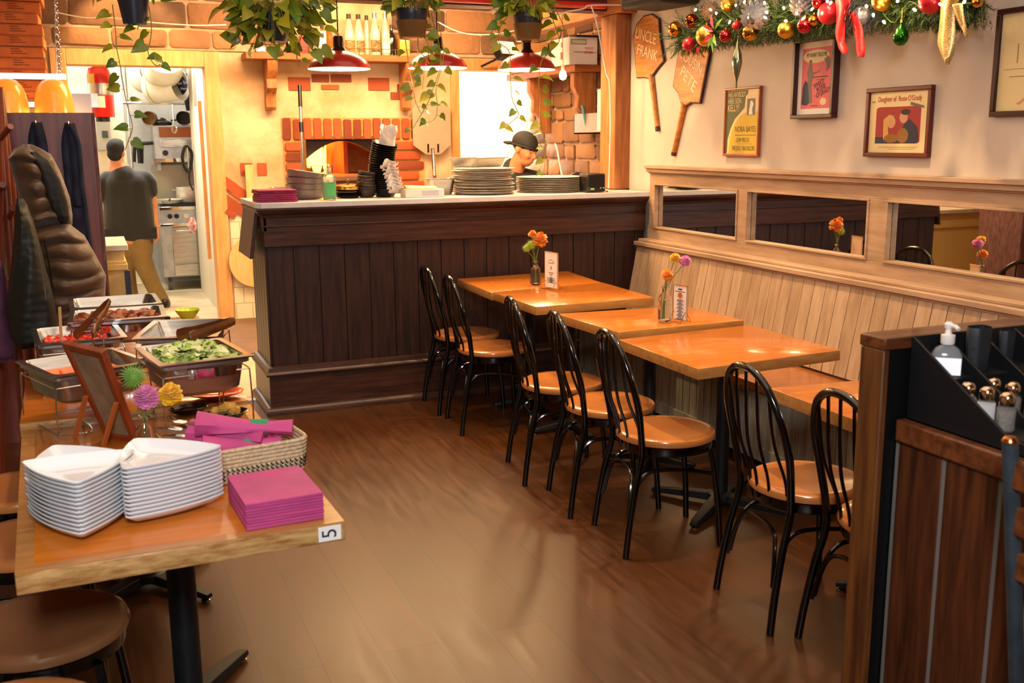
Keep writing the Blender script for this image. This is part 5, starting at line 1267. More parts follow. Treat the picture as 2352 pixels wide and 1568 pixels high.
o = MB().tube([gy(131, 172, 7.35), gy(126, 28, 7.35), gy(125, -20, 7.35)], .005, 6).build('lamp_cable', white_paint); tag(o, 'thin pale cable running up beside the heat lamp chain', 'cable')
sr = thing('steel_rack', 'steel rack behind the heat lamps that carries the pizza boxes', 'rack', (0, 0, 0)); MB().bb(-1.4, -.19, 7.85, 8.35, 1.86, 1.895).build('rack_shelf', steel_b, sr)
b = MB()
for xx in (-1.36, -.23):
    for yy in (7.88, 8.32): b.cyl((xx, yy, 0), (xx, yy, 1.86), .015)
b.build('rack_post', steel_b, sr)
gs = MB().bb(-.075, .085, 7.70, 7.72, .966, 1.945).build('steel_sheet', mat('grey steel sheet', '#9a98a0', .45, .6)); tag(gs, 'upright grey steel sheet standing behind the right heat lamp', 'panel')
kraft = mat('kraft pizza box', '#c0662e', .75, 0, '#ae5826', 10); kraft_s = mat('kraft box side', '#d08a44', .75); print_m = mat('brown box print', '#7c3a1c', .8)
for i in range(12):
    t = thing('pizza_box', ('lowest' if i == 0 else ['', 'second', 'third', 'fourth', 'fifth', 'sixth', 'seventh', 'eighth', 'ninth', 'tenth', 'eleventh', 'twelfth'][i]) + ' kraft pizza box up in the tall stack behind the heat lamps', 'box', (-.60 + rnd.uniform(-.012, .012) - (.02 if i in (7, 8) else 0), 8.12, 1.896 + i * .0735), R(rnd.uniform(-1.5, 1.5)), 'kraft pizza boxes in the stack')
    MB().bb(-.42, .42, -.24, .2, 0, .072).build('box_body', kraft, t, .003); MB().bb(-.42, .42, -.2415, -.2395, .064, .068).build('lid_seam', print_m, t); MB().bb(.4205, .422, -.2, .16, .004, .06).build('side_flap', kraft_s, t)
    b = MB()
    for k, wd in enumerate((.055, .07, .1)): b.bb(.22, .22 + wd, -.2412, -.2395, .05 - .015 * k, .056 - .015 * k)
    b.bb(.02, .06, -.2412, -.2395, .02, .045); b.build('box_print', print_m, t)

# ================================================================== COATS AND APRONS
def garment(rows, Y, depth, quilt=0, wob=.006, seed=1, n=26, amp=.02):
    b = MB(); r = random.Random(seed); rings = []; fine = []
    for i in range(len(rows) - 1):
        (y0, l0, r0), (y1, l1, r1) = rows[i], rows[i + 1]; k = max(2, int(abs(y1 - y0) / 5))
        for j in range(k): t = j / k; fine.append((y0 + (y1 - y0) * t, l0 + (l1 - l0) * t, r0 + (r1 - r0) * t))
    fine.append(rows[-1])
    for i, (y, l, rr) in enumerate(fine):
        a, c = gy(l, y, Y), gy(rr, y, Y); m_ = (a + c) / 2; hw = (c - a).length / 2
        e = 1 - (1 - min(1, i / 6)) ** 2; e2 = 1 - (1 - min(1, (len(fine) - 1 - i) / 3)) ** 2
        q = 1 + (quilt * (abs(math.sin(PI * y / 37)) ** .45 - .6) if quilt else 0)
        dp = depth * max(.25, e) * max(.5, e2) * q
        ring = []
        for j in range(n):
            an = 2 * PI * j / n
            fold = 1 + .16 * math.sin(3 * an + y * .012 + seed) * math.cos(an * 2 + y * .02)
            ring.append(Vector((m_.x + hw * math.cos(an), m_.y + dp * math.sin(an) * fold + r.uniform(-wob, wob) * .5, m_.z + .01 * math.sin(an * 3 + seed + y * .03) * (1 if quilt else .4))))
        rings.append(ring)
    b.loft(rings, True, True); return b
puff = mat('brown puffer cloth', '#4a2e12', .5, 0, '#38210c', 8, bump=.15, sheen=.2); puff_in = mat('puffer lining', '#120c07', .7); blk = mat('black coat cloth', '#0c0e0d', .55, 0, '#17160f', 6, bump=.15)
ctree = thing('coat_tree', 'wooden coat tree with turned pegs at the left edge', 'coat stand', (0, 0, 0)); cw = mat('cherry coat wood', '#6e2c16', .35, coat=.2)
pa_, pb_ = gy(6, 330, 5.3), gy(24, 560, 5.3); d = (pb_ - pa_).normalized(); top_ = pa_ - d * .25; low = pa_ + d * ((0 - pa_.z) / d.z)
MB().cyl(low + Vector((0, 0, .002)), top_, .022).build('upright', cw, ctree)
MB().cyl((top_.x - .16, 5.2, .003), top_, .022).cyl((top_.x + .02, 5.62, .003), top_, .022).build('back_legs', cw, ctree)
for (px, py, px2, py2) in ((0, 320, 24, 290), (22, 500, 30, 478), (0, 438, 6, 424), (2, 655, 12, 640)):
    MB().cyl(gy(px, py, 5.28), gy(px2, py2, 5.17), .012, .014).build('peg', cw, ctree)
pj_ = thing('puffer_jacket', 'brown hooded quilted puffer vest hanging on the coat tree', 'jacket', (0, 0, 0))
garment([(508, 78, 160), (520, 70, 168), (545, 72, 196), (600, 74, 224), (640, 74, 244), (690, 76, 241), (740, 80, 170), (760, 90, 150)], 5.10, .11, .34, .004, 2).build('quilted_body', puff, pj_, sharp=70)
garment([(336, 52, 72), (345, 28, 92), (360, 18, 118), (400, 30, 140), (450, 42, 160), (490, 50, 166), (515, 62, 166)], 5.12, .12, .26, .004, 3).build('hood', puff, pj_, sharp=70)
b = garment([(350, 70, 84), (370, 76, 112), (410, 92, 138), (460, 110, 154), (500, 130, 160), (510, 140, 156)], 5.02, .025, 0, .003, 5); b.build('hood_lining', puff_in, pj_, sharp=70)
b = MB(); b.tube(spline([gy(100, 545, 4.99), gy(112, 600, 4.98), gy(120, 660, 4.98), gy(122, 720, 4.99)], 6), .004, 6); b.build('zip', black_plastic, pj_)
bj = thing('black_jacket', 'long black jacket hanging in front of the brown puffer vest', 'jacket', (0, 0, 0))
garment([(455, 38, 52), (470, 36, 62), (510, 34, 78), (560, 30, 92), (620, 24, 106), (680, 16, 122), (730, 18, 132), (770, 26, 138), (795, 44, 112)], 4.86, .10, 0, .006, 7).build('coat_body', blk, bj, sharp=70)
b = MB(); b.tube(spline([gy(84, 555, 4.765), gy(96, 620, 4.76), gy(106, 690, 4.76)], 6), .003, 6); b.build('zip', mat('zip metal', '#8a8a88', .3, 1), bj)
pcoat = garment([(600, -25, 5), (640, -30, 14), (720, -30, 22), (800, -30, 36), (828, -25, 34)], 4.95, .06, 0, .005, 9).build('purple_garment', mat('plum cloth', '#5b3048', .8, 0, '#4a2439', 8)); tag(pcoat, 'plum coloured garment hanging at the left edge behind the jackets', 'garment')
gcoat = garment([(300, -30, 4), (360, -30, 22), (480, -30, 26), (560, -30, 22), (700, -30, 14)], 5.6, .08, 0, .005, 11).build('grey_coat', mat('blue grey cloth', '#2c3138', .8, 0, '#23272d', 8)); tag(gcoat, 'dark blue grey coat behind the coat tree', 'coat')
lcoat = garment([(285, -20, 2), (310, -18, 14), (350, -10, 26), (395, 4, 36), (420, 20, 36)], 5.45, .04, 0, .004, 13).build('pink_scarf', mat('pale pink cloth', '#c89078', .8, 0, '#b87e66', 8)); tag(lcoat, 'pale pink scarf draped at the top of the coat tree', 'scarf')
navy_c = mat('navy apron cloth', '#161a34', .75, 0, '#0f1226', 8)
def ribbon(mb, pts, w, Y):
    P = spline([gy(x, y, Y) for x, y in pts], 8); 
    L, Rr_ = [], []
    for i, p in enumerate(P):
        d = (P[min(i + 1, len(P) - 1)] - P[max(i - 1, 0)]).normalized(); s_ = Vector((-d.z, 0, d.x)); ww = w(i / (len(P) - 1)) if callable(w) else w
        L.append(p - s_ * ww + Vector((0, .004 * math.sin(i * .9), 0))); Rr_.append(p + s_ * ww + Vector((0, .004 * math.cos(i * .7), 0)))
    mb.loft([L, Rr_], closed=False)
a1 = thing('navy_apron', 'navy apron hanging by its straps near the partition edge', 'apron', (0, 0, 0))
b = MB(); ribbon(b, [(160, 284), (152, 330), (158, 400), (164, 470)], .024, 6.02); ribbon(b, [(160, 284), (172, 340), (178, 420), (180, 475)], .026, 6.01); b.build('neck_strap', navy_c, a1, 0, 40, .004)
b = MB(); ribbon(b, [(160, 286), (180, 330), (186, 400), (196, 480), (206, 560), (216, 610)], .012, 6.0); b.build('waist_tie', navy_c, a1, 0, 40, .004)
b = MB(); ribbon(b, [(172, 465), (176, 520), (178, 600)], .06, 6.02); b.build('apron_bib', navy_c, a1, 0, 40, .008)
a2 = thing('navy_apron', 'navy apron on the hook behind the puffer hood', 'apron', (0, 0, 0))
b = MB(); ribbon(b, [(84, 282), (76, 320), (76, 380), (78, 440)], .024, 6.02); ribbon(b, [(84, 282), (96, 330), (102, 390), (106, 450)], .026, 6.01); b.build('neck_strap', navy_c, a2, 0, 40, .004); b = MB(); ribbon(b, [(92, 440), (94, 520), (96, 640)], .09, 6.02); b.build('apron_bib', navy_c, a2, 0, 40, .008)
# limed boards on the left, behind the buffet chairs
s = MB(); y = .2
while y < 5.8:
    s.bb(-.86, -.84, y + .003, y + .087, 0, .9); y += .09
s.bb(-.95, -.86, .2, 5.8, 0, .92); s.bb(-.95, -.82, .2, 5.8, .92, .95)
struct('wall_left_panel', s, limed_grey)
# ================================================================== PEOPLE
def head_prims():
    """face looks along -y, origin between the ears"""
    return [('e', (0, .012, .045), (.076, .094, .082)), ('e', (0, -.03, -.005), (.066, .062, .075)), ('e', (0, -.036, -.062), (.05, .052, .048)), ('e', (0, -.062, -.085), (.024, .022, .018)),
            ('l', [(0, -.088, .012), (0, -.108, -.022), (0, -.100, -.03)], [.008, .012, .012]), ('e', (.013, -.096, -.03), (.009, .009, .007)), ('e', (-.013, -.096, -.03), (.009, .009, .007)),
            ('l', [(-.04, -.080, .026), (0, -.089, .024), (.04, -.080, .026)], [.009, .010, .009]), ('e', (.037, -.068, -.024), (.024, .02, .018)), ('e', (-.037, -.068, -.024), (.024, .02, .018)),
            ('l', [(-.022, -.087, -.055), (0, -.094, -.053), (.022, -.087, -.055)], [.0055, .007, .0055]), ('l', [(-.018, -.085, -.064), (0, -.092, -.065), (.018, -.085, -.064)], [.006, .0075, .006]),
            ('e', (.078, .012, -.005), (.009, .02, .031)), ('e', (-.078, .012, -.005), (.009, .02, .031)), ('l', [(0, .02, -.06), (0, .035, -.15)], [.052, .056])]
def xf(prims, M):
    out = []
    for p in prims:
        if p[0] == 'e': out.append(('e', tuple(M @ Vector(p[1])), p[2], M.to_3x3().to_4x4() @ (p[3] if len(p) > 3 else Matrix.Identity(4))))
        elif p[0] == 'l': out.append(('l', [M @ Vector(q) for q in p[1]], p[2]))
    return out
def face_parts(M, parent):
    dark = mat('eye dark', '#120c0a', .4); brow = mat('brow hair', '#1a110c', .8)
    for s in (-1, 1):
        MB(M).ball((.031 * s, -.078, .003), (.0125, .006, .005), 12, 8).build('eye', dark, parent)
        MB(M).tube(spline([(.012 * s, -.0905, .02), (.032 * s, -.086, .026), (.05 * s, -.074, .02)], 4), .0042, 6).build('eyebrow', brow, parent)
    MB(M).tube(spline([(-.02, -.0945, -.0595), (0, -.1005, -.0585), (.02, -.0945, -.0595)], 4), .0022, 5).build('lips', mat('lip', '#a8604c', .5), parent)
def hand_prims(w, d, palm_n, s=1, curl=.5, scale=1):
    """hand hanging from wrist w along d; palm_n is the palm's normal; s gives the thumb side"""
    w, d, n = Vector(w), Vector(d).normalized(), Vector(palm_n).normalized(); side = d.cross(n).normalized() * s; k = scale
    out = [('l', [w - d * .02, w + d * .02, w + d * .085 * k], [.024 * k, .026 * k, .03 * k]), ('l', [w + d * .03 + side * .02 * k, w + d * .085 * k + side * .026 * k], [.016 * k, .013 * k]), ('l', [w + d * .03 - side * .02 * k, w + d * .08 * k - side * .026 * k], [.016 * k, .012 * k])]
    for i, (o_, L) in enumerate(((.031, .068), (.0105, .078), (-.0105, .073), (-.031, .056))):
        b0 = w + d * (.085 - .004 * abs(i - 1)) * k + side * o_ * k; d1 = (d + n * curl * .5).normalized(); d2 = (d + n * curl * 1.4).normalized(); d3 = (d + n * curl * 2.6).normalized()
        p1 = b0 + d1 * L * .45 * k; p2 = p1 + d2 * L * .32 * k; p3 = p2 + d3 * L * .25 * k
        out.append(('l', [b0, p1, p2, p3], [.0098 * k, .0092 * k, .0085 * k, .0072 * k]))
    t0 = w + d * .028 * k + side * .026 * k; t1 = t0 + (d * .6 + side * .75 + n * .3).normalized() * .04 * k; t2 = t1 + (d * .9 + side * .3 + n * .4).normalized() * .032 * k
    out.append(('l', [t0, t1, t2], [.0125 * k, .0108 * k, .0088 * k])); return out
# ---- the person standing in the kitchen, seen from behind
pa = thing('person', 'person seen from behind in a dark polo shirt and khaki trousers, standing in the kitchen', 'person', (0, 0, 0))
PY = 10.75
def P(px, py, dy=0): return gy(px, py, PY + dy)
hd = P(266, 350, .02); neck = P(277, 385); shL, shR = P(238, 402, .02), P(341, 400); hip = P(297, 560)
Mh = T(*hd) @ rot(R(-6), R(-5), R(168))
skinp = xf(head_prims(), Mh) + [('l', [hd + Vector((.01, 0, -.06)), neck + Vector((0, 0, -.03))], [.056, .062]),
    ('l', [neck + Vector((0, .01, -.05)), P(290, 480), hip + Vector((0, 0, .06))], [.11, .13, .12]),
    ('l', [shR + Vector((-.02, 0, -.04)), P(347, 440), P(352, 480), P(359, 522, -.05)], [.055, .052, .044, .029]), ('l', [shL + Vector((.03, 0, -.04)), P(222, 452, .02), P(228, 500, .18), P(240, 520, .3)], [.055, .052, .042, .03])]
skinp += hand_prims(P(359, 524, -.05), (-.02, -.06, -1), (-1, .2, 0), -1, .45, 1.05) + hand_prims(P(240, 520, .3), (.2, 1, -.1), (0, 0, -1), 1, .6)
skinp += [('l', [hip + Vector((-.08, 0, -.03)), P(296, 625, .12), P(306, 690, .2)], [.08, .06, .05]), ('l', [hip + Vector((.08, 0, -.03)), P(342, 630, -.02), P(376, 694, -.1)], [.08, .06, .05])]
organic('body', skinp, skin_m, pa, .011, 5)
polo = mat('dark grey polo cloth', '#141413', .85, 0, '#0d0d0c', 9, bump=.12, sheen=.3)
up = [('l', [neck + Vector((.01, .0, -.035)), neck + Vector((.015, 0, -.09))], [.078, .13]), ('l', [shL + Vector((.05, 0, -.05)), shR + Vector((-.05, 0, -.05))], [.088, .088]),
      ('l', [P(270, 425), P(272, 480), P(273, 525)], [.135, .14, .152]), ('l', [P(314, 425), P(320, 480), P(323, 525)], [.135, .14, .152]), ('l', [P(292, 430), P(296, 480), P(298, 530)], [.14, .145, .15]), ('b', tuple(P(298, 535)), (.50, .25, .115)),
      ('l', [shR + Vector((-.03, 0, -.04)), P(343, 418), P(346, 440)], [.08, .078, .074]), ('l', [shL + Vector((.03, 0, -.04)), P(226, 425), P(224, 445)], [.08, .078, .074])]
organic('polo_shirt', up, polo, pa, .014, 6)
MB().tube([neck + Vector((.074 * math.cos(a) + .004, .074 * math.sin(a), .0 + .012 * math.sin(a))) for a in [2 * PI * k / 20 for k in range(20)]], .014, 8, closed=True).build('collar', mat('black collar', '#12110f', .8), pa)
khaki = mat('khaki trousers', '#7a6236', .8, 0, '#69532c', 6, bump=.12)
kp = [('l', [P(274, 545), P(276, 575)], [.125, .125]), ('l', [P(322, 545), P(322, 575)], [.125, .125]), ('b', tuple(P(298, 560)), (.36, .2, .16)), ('l', [P(274, 580), P(290, 620, .08), P(296, 655, .14), P(303, 692, .2)], [.115, .088, .078, .074]),
      ('l', [P(318, 578), P(336, 620, -.02), P(352, 655, -.05), P(374, 697, -.1)], [.118, .09, .08, .078])]
organic('trousers', kp, khaki, pa, .014, 6)
shoe = mat('black shoe', '#0e0d0c', .4)
for c, yw in ((P(303, 700, .2), .1), (P(378, 705, -.1), -.15)):
    organic('shoe', [('l', [(c.x, c.y - .05, .05), (c.x + .02 * yw, c.y + .06, .042), (c.x + .4 * yw, c.y + .16, .034)], [.045, .046, .034])], shoe, pa, .008, 4)
hp_ = [('e', tuple(Mh @ Vector((0, .022, .05))), (.083, .098, .086), Mh.to_3x3().to_4x4()), ('e', tuple(Mh @ Vector((0, .062, -.015))), (.07, .052, .062), Mh.to_3x3().to_4x4()), ('e', tuple(Mh @ Vector((0, -.03, .09))), (.068, .058, .042), Mh.to_3x3().to_4x4())]
organic('hair', hp_, hair_m, pa, .009, 3)
MB().tube([P(359, 519, -.05) + Vector((.031 * math.cos(a), .031 * math.sin(a), 0)) for a in [2 * PI * k / 16 for k in range(16)]], .004, 6, closed=True).build('bracelet', chrome, pa)

# ---- the cook behind the counter
ck = thing('person', 'cook in a backwards black cap and dark apron looking down behind the counter', 'person', (0, 0, 0))
hc = gy(1204, 346, 7.02)
Mc = T(*hc) @ rot(0, 0, R(34)) @ rot(R(17), 0, 0) @ rot(0, R(6), 0)
nk = hc + Vector((-.05, .06, -.17)); sl_, sr__ = gy(1166, 432, 7.16), gy(1246, 436, 7.08)
cl, cr = nk + Vector((-.19, .05, -.06)), nk + Vector((.20, .0, -.07)); pel = Vector((nk.x - .02, nk.y + .16, .95))
cs = xf(head_prims(), Mc) + [('l', [hc + Vector((-.02, .03, -.06)), nk], [.056, .06]), ('l', [nk + Vector((0, .03, -.06)), nk + Vector((0, .08, -.25)), pel], [.07, .10, .11]),
     ('l', [cl, cl + Vector((-.06, -.04, -.26)), cl + Vector((.04, -.22, -.32))], [.05, .045, .03]), ('l', [cr, cr + Vector((.06, -.06, -.24)), cr + Vector((-.04, -.24, -.28))], [.055, .045, .03]),
     ('l', [pel + Vector((-.09, 0, -.05)), Vector((pel.x - .1, pel.y - .02, .5)), Vector((pel.x - .1, pel.y + .03, .07))], [.085, .062, .045]), ('l', [pel + Vector((.09, 0, -.05)), Vector((pel.x + .1, pel.y - .02, .5)), Vector((pel.x + .1, pel.y + .03, .07))], [.085, .062, .045])]
cs += hand_prims(cl + Vector((.05, -.23, -.325)), (.3, -1, -.15), (0, 0, -1), -1, .5) + hand_prims(cr + Vector((-.05, -.25, -.285)), (-.3, -1, -.15), (0, 0, -1), 1, .5)
organic('body', cs, skin2_m, ck, .0085, 5)
face_parts(Mc, ck)
tee = mat('charcoal tee', '#26242a', .8, 0, '#1d1c22', 9, bump=.1)
organic('shirt', [('l', [nk + Vector((-.012, .03, .05)), nk + Vector((0, .012, .012)), nk + Vector((0, .03, -.04)), nk + Vector((0, .04, -.12))], [.068, .078, .10, .135]), ('l', [nk + Vector((0, .02, .0)), cl + Vector((.02, 0, .02))], [.066, .07]), ('l', [nk + Vector((0, .02, .0)), cr + Vector((-.02, 0, .02))], [.066, .07]), ('l', [cl + Vector((.03, 0, -.01)), cr + Vector((-.03, 0, -.01))], [.085, .085]), ('l', [nk + Vector((-.06, .06, -.14)), nk + Vector((-.05, .1, -.35)), pel + Vector((-.04, 0, .0))], [.135, .14, .14]),
      ('l', [nk + Vector((.07, .04, -.14)), nk + Vector((.06, .09, -.35)), pel + Vector((.05, 0, .0))], [.13, .135, .14]), ('l', [cl, cl + Vector((-.045, -.03, -.17))], [.078, .07]), ('l', [cr, cr + Vector((.045, -.04, -.16))], [.078, .07])], tee, ck, .013, 6)
organic('trousers', [('l', [pel + Vector((-.04, 0, 0)), pel + Vector((.04, 0, 0))], [.145, .145]), ('l', [pel + Vector((-.09, 0, -.08)), Vector((pel.x - .1, pel.y - .02, .5)), Vector((pel.x - .1, pel.y + .03, .08))], [.11, .085, .07]), ('l', [pel + Vector((.09, 0, -.08)), Vector((pel.x + .1, pel.y - .02, .5)), Vector((pel.x + .1, pel.y + .03, .08))], [.11, .085, .07])], mat('black trousers', '#141416', .8), ck, .014, 5)
for s in (-1, 1): organic('shoe', [('l', [(pel.x + .1 * s, pel.y + .06, .05), (pel.x + .1 * s, pel.y - .04, .042), (pel.x + .11 * s, pel.y - .16, .034)], [.045, .046, .034])], shoe, ck, .009, 4)
apr = mat('grey brown apron', '#5a4a42', .8)
b = MB()
for s, dx in ((-1, -.085), (1, .075)):
    L, Q = [], []
    for q in spline([nk + Vector((dx * .75, .04, .03)), nk + Vector((dx * 1.0, -.055, -.045)), nk + Vector((dx * .95, -.105, -.13)), nk + Vector((dx * .85, -.10, -.24))], 6): L.append(q + Vector((-.015, 0, 0))); Q.append(q + Vector((.015, 0, 0)))
    b.loft([L, Q], closed=False)
b.build('apron_strap', apr, ck, 0, 40, .006)
b = MB(); b.loft([[Vector((nk.x - .13 + .26 * k / 6, nk.y - .105 + .05 * ((k - 3) / 3) ** 2 + dy, z)) for k in range(7)] for z, dy in ((nk.z - .22, .02), (nk.z - .4, .02), (.9, .06), (.55, .08))], closed=False); b.build('apron_bib', apr, ck, 0, 40, .006)
cap_m = mat('black cap cloth', '#17110e', .75, 0, '#0f0b09', 12, bump=.1)
cm = [('e', (0, .014, .058), (.085, .104, .084)), ('e', (0, .0, .05), (.083, .098, .05))]
cap = organic('cap', xf(cm, Mc), cap_m, ck, .008, 4)
b = MB(Mc); b.tube(spline([(-.056, -.068, .034), (0, -.092, .03), (.056, -.068, .034), (.079, .0, .03), (.056, .085, .024), (0, .108, .02), (-.056, .085, .024), (-.079, 0, .03)], 6, True), .009, 8, closed=True); b.build('cap_band', cap_m, ck)
b = MB(Mc); rows = []
for i in range(9):
    a = R(38 + 104 * i / 8); rows.append([Vector((.084 * math.cos(a) * (1 - .05 * t), .015 + .1 * math.sin(a) + .075 * t * math.sin(a) ** 1.5, .028 - .02 * t * t)) for t in (0, .33, .66, 1)])
b.loft(rows, closed=False); b.build('cap_brim', cap_m, ck, 0, 40, .012)

# ================================================================== HANGING PLANTS
leaf_m = mat('pothos leaf', '#4f6e18', .4, 0, '#9c921c', 14, island=.85, contrast=(.2, .9), coat=.1); vine_m = mat('vine stem', '#7f7a34', .6)
def leaf(mb, c, d, n, s_, r):
    """heart shaped leaf from its stalk end c, pointing along d, facing n"""
    d = Vector(d).normalized(); n = Vector(n); n = (n - d * n.dot(d)); n = n.normalized() if n.length > .01 else frame_from(d)[0]; w = d.cross(n)
    O = [(0, 0), (-.1, .24), (.08, .42), (.36, .40), (.68, .22), (1, 0)]; c = Vector(c); f = r.uniform(.06, .22)
    mid = [c + d * (x * s_) + n * (-.12 * s_ * (x - .3) ** 2 * 3) for x in (0, .12, .36, .68, 1)]
    up = [c + d * (x * s_) + w * (y * s_) + n * (f * s_ * y * 2 - .12 * s_ * (x - .3) ** 2 * 3) for x, y in O[1:5]]; dn = [c + d * (x * s_) - w * (y * s_) + n * (f * s_ * y * 2 - .12 * s_ * (x - .3) ** 2 * 3) for x, y in O[1:5]]
    k = [0] * 5; vs = mid + up + dn
    mb.add(vs, [(0, 1, 6, 5), (1, 2, 7, 6), (2, 3, 8, 7), (3, 4, 8), (0, 9, 10, 1), (1, 10, 11, 2), (2, 11, 12, 3), (3, 12, 4)])
def plant(label, px, py, Y, pot_r, bushy, vines, seed, holder=True, bush_r=.2, leaf_s=.085, elr=(-.55, .95)):
    r = random.Random(seed); c = gy(px, py, Y); t = thing('hanging_plant', label, 'plant', c, 0, 'hanging pothos plants over the counter')
    b = MB(); b.lathe([(0, -.16), (pot_r * .72, -.16), (pot_r * .98, -.03), (pot_r, -.02), (pot_r, 0), (pot_r * .93, 0), (pot_r * .9, -.02), (0, -.03)], (0, 0, 0), 32); b.build('plant_pot', mat('dark blue pot', '#1d2230', .35), t)
    if holder:
        MB().shell([(pot_r * .76, -.172), (pot_r * .78, -.168), (pot_r * 1.0, -.07), (pot_r * 1.02, -.066)], (0, 0, 0), 32).shell([(.0, -.172), (pot_r * .76, -.172)], (0, 0, 0), 32).build('clear_saucer', mat('amber clear plastic', '#e0a868', .1, trans=.85, ior=1.2), t)
    b = MB()
    for k in range(3): a = 2 * PI * k / 3 + .4; b.tube([(pot_r * math.cos(a), pot_r * math.sin(a), -.01), (0, 0, .34)], .003, 5)
    b.tube([(0, 0, .33), (0, 0, 2.475 + .02 - c.z if c.z < 2.4 else .36)], .004, 5); b.build('hanger_wire', vine_m, t)
    L = MB(); V = MB()
    for i in range(bushy):
        a = r.uniform(0, 6.28); el = r.uniform(*elr); rr = bush_r * r.uniform(.45, 1.05)
        p = Vector((math.cos(a) * rr * 1.15, math.sin(a) * rr * .8, .03 + el * rr * .8)); o_ = Vector((math.cos(a) * pot_r * .6, math.sin(a) * pot_r * .6, .0))
        V.tube(spline([o_, o_.lerp(p, .5) + Vector((0, 0, .05)), p], 3), .0018, 4); d = Vector((math.cos(a), math.sin(a), -.75 + r.uniform(-.6, .9))); leaf(L, p, d, Vector((r.uniform(-1, 1), -1 + r.uniform(-.3, 1.2), r.uniform(-.2, .9))), leaf_s * r.uniform(.7, 1.25), r)
    for pts in vines:
        Pn = spline([gy(x, y, Y + r.uniform(-.03, .03)) - c for x, y in pts], 6); V.tube(Pn, .0028, 5)
        ln = 0
        for i in range(2, len(Pn)):
            ln += (Pn[i] - Pn[i - 1]).length
            if ln > r.uniform(.045, .085):
                ln = 0; s_ = r.choice((-1, 1)); q = Pn[i] + Vector((s_ * .025, -.01, .005)); V.tube([Pn[i], q], .0015, 4)
                leaf(L, q, Vector((s_ * r.uniform(.5, 1), r.uniform(-.3, .3), r.uniform(-.7, .05))), Vector((r.uniform(-.9, .9), -1, r.uniform(.1, 1.6))), leaf_s * r.uniform(.6, 1.05) * (1.05 - .3 * i / len(Pn)), r)
    V.build('vine_stems', vine_m, t); L.build('leaves', leaf_m, t, sharp=60)
plant('hanging pothos with two thin vines trailing over the kitchen doorway', 305, -14, 6.2, .085, 26, [[(258, 10), (262, 40), (266, 80), (268, 110), (276, 150), (282, 190), (292, 240), (304, 290), (296, 320), (287, 345)], [(340, 5), (346, 40), (348, 70), (344, 100), (340, 120), (352, 145), (366, 150), (372, 130)], [(330, 0), (322, 40), (316, 68)]], 3, False, .15, .1)
plant('large bushy hanging pothos in front of the left end of the bottle shelf', 628, 30, 6.2, .10, 150, [[(700, 60), (690, 90), (682, 130), (690, 155)], [(560, 40), (548, 70), (540, 95)], [(600, 60), (605, 90), (612, 108)], [(660, 70), (668, 105), (676, 118)]], 5, False, .26, .10, (-1.25, .55))
plant('hanging pothos in a clear saucer whose vines cross the middle red lamp', 945, 22, 6.16, .098, 60, [[(990, 30), (1000, 70), (1010, 110), (1012, 150), (1000, 190), (985, 230), (975, 250), (960, 275), (945, 300)], [(1005, 40), (1015, 90), (1018, 140), (1002, 200), (1004, 240), (1000, 270), (980, 283)], [(930, 85), (935, 120), (940, 155), (948, 200), (955, 235), (968, 262)], [(975, 80), (985, 115), (975, 160), (970, 205)], [(960, 90), (962, 115), (975, 130), (985, 145)]], 8, True, .15, .08, (-.3, 1.1))
plant('hanging pothos in a clear saucer above the red lamp nearest the post', 1212, 30, 6.16, .094, 64, [[(1262, 20), (1275, 60), (1284, 95), (1262, 120), (1244, 140), (1238, 180), (1240, 230), (1240, 270), (1247, 300), (1252, 340), (1250, 390), (1244, 405)], [(1165, 40), (1150, 60), (1145, 95), (1170, 120), (1172, 180), (1176, 225), (1186, 250), (1190, 265), (1168, 285), (1152, 295)], [(1140, 30), (1138, 55), (1150, 80)], [(1270, 10), (1290, 50), (1300, 85)]], 11, True, .15, .08, (-.3, 1.1))
# ================================================================== TABLE FLOWERS AND MENU CARDS
v1 = gz(1230, 655, .773); v1.z = .773
if v1.y > 5.3: v1.z = .7735
vase('glass bottle vase with orange and green flowers on the far tables', Vector((v1.x, v1.y, .7735)), .145, .032,
     [(hgt((1240, 551), v1), .048, pm_org, 'bloom', 11), (hgt((1223, 538), v1), .026, pm_org, 'bloom', 12), (hgt((1221, 562), v1), .038, pm_lime, 'spiky', 13), (hgt((1211, 570), v1), .032, pm_lime, 'spiky', 14), (hgt((1244, 536), v1), .012, pm_org, 'bud', 15)], None, .013)
v2 = gz(1526, 740, .7555)
vase('glass bottle vase with pink, yellow and orange flowers on the middle table', Vector((v2.x, v2.y, .7555)), .175, .032,
     [(hgt((1532, 632), v2), .03, pm_org, 'bloom', 21), (hgt((1550, 593), v2), .026, pm_yel, 'bloom', 22), (hgt((1573, 600), v2), .03, pm_pink, 'bloom', 23)], None, .013)
def menu(label, a, c, top_y, z, group):
    A, B = gz(*a, z), gz(*c, z); m_ = (A + B) / 2; e = (B - A); w_ = e.length; yaw = math.atan2(e.y, e.x)
    h = hgt((a[0], top_y), A).z - z
    t = thing('menu_card', label, 'menu', (m_.x, m_.y, z), yaw, group)
    MB().bb(-w_ / 2, w_ / 2, -.0015, .0015, .012, h).build('card_sheet', paper_pink, t)
    b = MB()
    for s in (-1, 1):
        x = s * w_ * .42; b.tube([(x, -.035, .003), (x, -.004, .05), (x, .004, .05), (x, .035, .003)], .0018, 6)
    for y in (-.035, .035): b.tube([(-w_ * .42, y, .003), (w_ * .42, y, .003)], .0018, 6)
    for s in (-1, 1):
        for q in (-.003, .003): b.tube([(s * w_ / 2, q, .012), (s * w_ / 2, q, h + .003)], .0016, 6)
    for q in (-.003, .003): b.tube([(-w_ / 2, q, h + .003), (w_ / 2, q, h + .003)], .0016, 6)
    b.build('wire_holder', brass, t); return t, w_, h
